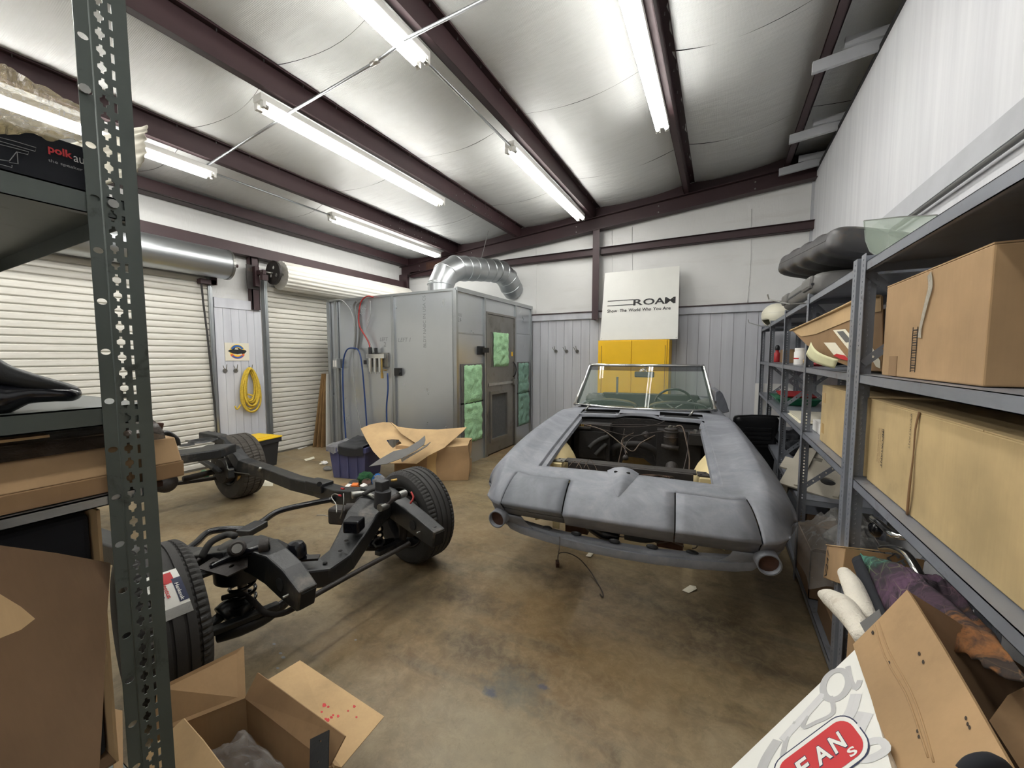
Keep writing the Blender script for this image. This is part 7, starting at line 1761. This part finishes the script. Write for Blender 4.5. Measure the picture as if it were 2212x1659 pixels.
MB().box((-.006, -.008, -.006), (.006, .010, .006), T=Matrix.Translation(QX(338, 1046, LX-.05))).build('bracket', 'brown_rust', bxb)
# flattened card on the shelf behind, open carton under the third shelf with hanging flaps
MB().box((LX-.80, -.9, zs2-.055), (LX-.05, .25, zs2-.05)).build('cardboard_sheet', 'card_light', None, label='pale cardboard sheet just under the second shelf of the green rack', cat='cardboard')
oc = thing('open_carton', 'large open brown carton under the third shelf, flaps hanging toward the camera', 'carton', (LX-.2, .1, .6))
MB().box((LX-.42, -.35, .62), (LX-.415, yL-.005, zs3-.06)).build('side_wall', 'card_brown', oc)
MB().box((LX-.42, yL-.011, .62), (LX-.03, yL-.006, zs3-.035)).build('side_wall', 'card_light', oc)
MB().box((LX-.42, -.35, .62), (LX-.03, yL-.01, .625)).build('base', 'card_brown', oc)
MB().box((LX-.38, -.12, .63), (LX-.06, yL-.014, zs3-.045)).build('cavity_shade_block', 'cloth_black', oc, bevel=.01)  # black block put in for the shade of the deep carton cavity
MB().box((LX-.42, -.355, .62), (LX-.03, -.35, zs3-.05)).build('side_wall', 'card_brown', oc)
sheet('inner_flap', 'card_brown', oc, ((0, 1150, 1.02), (85, 1135, 1.05), (80, 1215, 1.0)), [(-60, 1160), (0, 1148), (86, 1133), (80, 1300), (-60, 1300)], (), .005)
sheet('front_flap', 'card_brown', oc, ((0, 1180, .62), (236, 1217, .84), (216, 1590, .70)), [(-90, 1168), (0, 1180), (120, 1196), (236, 1217), (228, 1330), (222, 1470), (215, 1600), (208, 1700), (-90, 1700)], (), .005)
sheet('torn_corner_flap', 'card_light', oc, ((0, 1288, .55), (70, 1338, .60), (0, 1378, .54)), [(-60, 1250), (0, 1288), (40, 1312), (71, 1338), (40, 1362), (0, 1378), (-60, 1405)], (), .005)
# ---------------------------------------------------------------- open carton on the floor, bottom left
fc_ = thing('open_carton', 'open brown carton on the floor at the bottom left holding a clear plastic bag', 'carton', QZ(530, 1700, 0))
rim = .30
B0 = QZ(531, 1508, rim); C0 = QZ(716, 1652, rim); A0 = QZ(330, 1588, rim); D0 = A0+(C0-B0)
for a, b in ((A0, B0), (B0, C0), (C0, D0), (D0, A0)):
    q = [Vector((a.x, a.y, 0)), Vector((b.x, b.y, 0)), b, a]; MB().panel(q, -.005).build('side_wall', 'card_kraft', fc_)
MB().panel([Vector((p.x, p.y, .004)) for p in (A0, B0, C0, D0)], .004).build('base', 'card_brown', fc_)
def flap(a, b, out, nm='flap', m='card_kraft', th=.005): MB().panel([a, b]+out, th).build(nm, m, fc_)
flap(A0, B0, [QZ(527, 1396, .42), QZ(340, 1487, .42)])
flap(B0, C0, [QZ(748, 1590, .36), QZ(559, 1453, .37)], m='card_old')
e1 = (C0-B0)
flap(B0+Vector((.01, 0, -.004)), C0+Vector((.01, 0, -.004)), [QZ(735, 1662, .20), QZ(828, 1551, .20), QZ(646, 1429, .24), QZ(578, 1470, .285)], m='card_light')
sheet('flap', 'card_light', fc_, ((365, 1600, 1.13), (398, 1552, 1.16), (485, 1659, 1.05)), [(300, 1640), (345, 1600), (398, 1552), (440, 1600), (500, 1680), (300, 1720)], (), .005)
sheet('flap', 'card_kraft', fc_, ((248, 1534, 1.1), (262, 1540, 1.1), (255, 1659, 1.0)), [(247, 1533), (264, 1536), (266, 1700), (244, 1700)], (), .005)
random.seed(5)
for i in range(9):
    f1, n1_ = plane_fn((640, 1480, 1.35), (820, 1550, 1.32), (740, 1640, 1.2))
redc = [(700, 1524, 6), (709, 1527, 4), (695, 1538, 3), (708, 1556, 6), (716, 1550, 5), (730, 1547, 4), (765, 1526, 4), (752, 1536, 3), (770, 1549, 3), (704, 1553, 4), (720, 1545, 3)]
nf = (QZ(828, 1551, .20)-B0).cross(C0-B0).normalized(); pp0 = B0
def onflap(px, py):
    n = (QZ(646, 1429, .24)-B0).cross(C0-B0).normalized(); d = ray(px, py); p = _c+d*((B0-_c).dot(n)/d.dot(n)); return p-d.normalized()*.012
for i, (a, b, s_) in enumerate(redc):
    pts = [onflap(a+s_*math.cos(t)*(.6+.4*random.random()), b+s_*.8*math.sin(t)*(.6+.5*random.random())) for t in [-k*PI/3 for k in range(6)]]
    MB().panel(pts, .0006).build('red_splatter', 'ink_red', fc_)
pb_ = thing('plastic_bag', 'crumpled clear plastic bag inside the floor carton at the bottom left', 'bag', QZ(570, 1640, .2))
A1, B1, C1, D1 = (Vector((p.x, p.y, 0)) for p in (A0, B0, C0, D0))
def pbf(u, v):
    p = A1.lerp(B1, .12+.85*u).lerp(D1.lerp(C1, .12+.85*u), .03+.90*v); e = min(u, 1-u, v, 1-v); k = min(1, e*4)
    n = .72+.35*noise.noise(Vector((u*2.2, v*2.2, 8)))+.28*abs(noise.noise(Vector((u*5, v*5, 2))))+.10*abs(noise.noise(Vector((u*13, v*13, 1))))
    p.z = .13+.17*k**.6*n; return p
MB().grid(pbf, 48, 48).build('bag_film', 'clear_film', pb_, smooth=True)
for i in range(3):
    p = A1.lerp(C1, .45+.1*i); MB().tube([p+Vector((-.05, .02*i, .10)), p+Vector((.02, .03, .13)), p+Vector((.09, -.02, .11))], .03, 12, smooth=4).build('bagged_part', 'galv', pb_, smooth=True)
pk = thing('black_plate', 'black metal plate with bolt holes standing in the floor carton', 'plate', QZ(690, 1640, .2))
sheet('plate', 'black_paint', pk, ((672, 1597, 1.18), (711, 1578, 1.17), (672, 1659, 1.12)), [(671, 1597), (711, 1577), (708, 1700), (669, 1700)], [[(693+2.5*math.cos(t), 1601+2.5*math.sin(t)) for t in [k*PI/4 for k in range(8)]], [(688+2*math.cos(t), 1646+2*math.sin(t)) for t in [k*PI/4 for k in range(8)]]], .004)
# ---------------------------------------------------------------- cartons in the lower right foreground
pw = thing('printed_carton', 'white printed parts carton with a red oval badge at the bottom right', 'carton', QW(1780, 1600, .8))
sm_ = ((1848, 1402, .95), (1575, 1665, .86), (1930, 1665, .66))
fpw, npw = plane_fn(*sm_)
out = [(1850, 1400), (1580, 1659), (1480, 1760), (1960, 1760), (1925, 1655), (1880, 1500)]
pts = [fpw(*p) for p in out]
MB().slab(pts, -npw*.30 if npw.dot(_c-pts[0]) > 0 else npw*.30).build('box_body', 'sign_white', pw)
nn_ = npw if npw.dot(_c-pts[0]) > 0 else -npw
def pprint(L_, m, nm, lift=.0012):
    q = [fpw(*p)+nn_*lift for p in L_]; MB().add(q, [tuple(range(len(q)))]).build(nm, m, pw)
def band(L_, w, m='hose_grey', nm='grey_artwork', lift=.0008):
    q = [fpw(*p)+nn_*lift for p in L_]; MB().tube(q, w, 4, flat=.05, up=nn_, smooth=4).build(nm, m, pw)
t = NT('art_grey'); t.base(C(176, 176, 176)); t.set(.5); M['art_grey'] = t.m
t = NT('art_light'); t.base(C(200, 200, 200)); t.set(.5); M['art_light'] = t.m
rr_ = [(1806+26*math.cos(t)-10*math.sin(t), 1480-18*math.cos(t)-26*math.sin(t)) for t in [k*PI/8 for k in range(17)]]
band(rr_, .008, 'art_grey')
band([(1832, 1440), (1838, 1470), (1850, 1488), (1858, 1470)], .006, 'art_grey'); band([(1780, 1500), (1740, 1545), (1712, 1575), (1690, 1600)], .010, 'art_light'); band([(1795, 1505), (1800, 1540), (1765, 1560), (1735, 1570), (1760, 1520), (1790, 1505)], .005, 'art_grey')
band([(1850, 1500), (1835, 1545), (1800, 1570), (1775, 1590)], .012, 'art_light'); band([(1870, 1540), (1850, 1580), (1840, 1600)], .016, 'art_light'); band([(1680, 1600), (1655, 1640), (1640, 1680)], .012, 'art_grey'); band([(1860, 1610), (1900, 1600), (1915, 1620), (1880, 1640), (1850, 1640)], .008, 'art_light'); band([(1720, 1560), (1700, 1595), (1690, 1640)], .006, 'art_grey')
ux = (Vector((1830, 1575, 0))-Vector((1700, 1672, 0))).normalized(); uy = Vector((ux.y, -ux.x, 0))
def bd(a, b): p = Vector((1776, 1640, 0))+ux*a+uy*b; return (p.x, p.y)
def rrect(hx, hy, r_):
    L_ = []
    for cx, cy, a0 in ((hx-r_, hy-r_, 0), (-hx+r_, hy-r_, 90), (-hx+r_, -hy+r_, 180), (hx-r_, -hy+r_, 270)):
        for k in range(7): a = rad(a0+15*k); L_.append(bd(cx+r_*math.cos(a), cy+r_*math.sin(a)))
    return L_
pprint(rrect(108, 56, 40), 'ink_navy', 'badge_outline', .0014); pprint(rrect(105, 53, 38), 'sign_white', 'badge_ring', .0019); pprint(rrect(96, 44, 31), 'ink_red', 'badge_field', .0024)
def ltr(s, a, b, w, h, m, lift, nm='badge_letter', **kw):
    O = fpw(*bd(a, b)); X = fpw(*bd(a+w, b))-O; Y = fpw(*bd(a, b+h))-O
    text_on(s, O+nn_*lift, X, Y, X.length, nm, m, pw, height=Y.length, off=0, **kw)
for s, a in (('E', -60), ('A', -14), ('N', 30)):
    ltr(s, a-2, -16, 40, 42, 'ink_navy', .0027, bold=.05, shear=.15); ltr(s, a, -14, 36, 38, 'sign_white', .0031, bold=.03, shear=.15)
ltr('S', 52, -40, 20, 20, 'sign_white', .0031, bold=.03)
br = thing('open_carton', 'open brown carton with a tall creased flap at the bottom right corner', 'carton', QW(2050, 1500, .8))
sheet('front_flap', 'card_kraft', br, ((1845, 1396, .90), (1962, 1276, .86), (2180, 1655, .56)), [(1845, 1394), (1900, 1340), (1962, 1276), (1978, 1300), (2040, 1400), (2110, 1520), (2190, 1660), (2240, 1750), (1960, 1750), (1928, 1660), (1885, 1510)], (), .006)
sheet('side_wall', 'card_brown', br, ((1968, 1290, .87), (2212, 1450, .82), (2212, 1640, .74)), [(1964, 1280), (2060, 1340), (2225, 1452), (2225, 1640), (2120, 1545), (2040, 1420), (1978, 1310)], (), .006)
sheet('base', 'card_brown', br, ((2000, 1400, .95), (2225, 1520, .9), (2225, 1720, .72)), [(1990, 1330), (2225, 1480), (2225, 1760), (2150, 1760)], (), .006)
sheet('inner_flap', 'card_old', br, ((2150, 1540, .72), (2225, 1480, .72), (2225, 1640, .64)), [(2140, 1560), (2180, 1505), (2230, 1480), (2230, 1700)], (), .006)
f_fl, n_fl = plane_fn((1845, 1396, .90), (1962, 1276, .86), (2180, 1655, .56))
if n_fl.dot(_c-f_fl(1900, 1400)) < 0: n_fl = -n_fl
for L_ in ([(1893, 1352), (1915, 1420), (1960, 1500), (1990, 1580), (2010, 1640)], [(1901, 1345), (1925, 1412), (1970, 1492), (2000, 1572), (2022, 1650)]):
    MB().tube([f_fl(*p)+n_fl*.0035 for p in L_], .0018, 6, smooth=3).build('crease', 'card_kraft', br, smooth=True)
for a, b in ((1889, 1369), (1925, 1435), (1990, 1595), (1987, 1583), (1990, 1415), (1999, 1433), (2092, 1555), (2096, 1568), (2100, 1575)):
    q = [f_fl(a+3*math.cos(t), b+5*math.sin(t))+n_fl*.004 for t in [k*PI/3 for k in range(6)]]; MB().add(q, [tuple(range(6))]).build('scuff_mark', 'ink_brown', br)
sheet('grey_liner', 'case_grey', br, ((1862, 1345, .91), (1895, 1318, .90), (1880, 1370, .89)), [(1858, 1346), (1900, 1316), (1905, 1330), (1870, 1368)], (), .004)
gb = thing('steel_bracket', 'small grey steel bracket with a hole inside the bottom right carton', 'bracket', QW(2070, 1420, .85))
sheet('bracket', 'galv', gb, ((2055, 1405, .84), (2090, 1400, .86), (2065, 1440, .82)), [(2052, 1425), (2058, 1405), (2078, 1400), (2092, 1406), (2090, 1420), (2066, 1442)], [[(2075+3*math.cos(t), 1412+3*math.sin(t)) for t in [k*PI/4 for k in range(8)]]], .004)
bs = thing('black_strap', 'black rounded strap end at the very bottom right', 'strap', QW(2130, 1650, .5))
MB().tube([QW(2085, 1672, .52), QW(2105, 1652, .52), (QW(2140, 1645, .52)), QW(2170, 1662, .53), QW(2185, 1700, .54)], .010, 10, smooth=4).build('strap', 'cloth_black', bs, smooth=True)
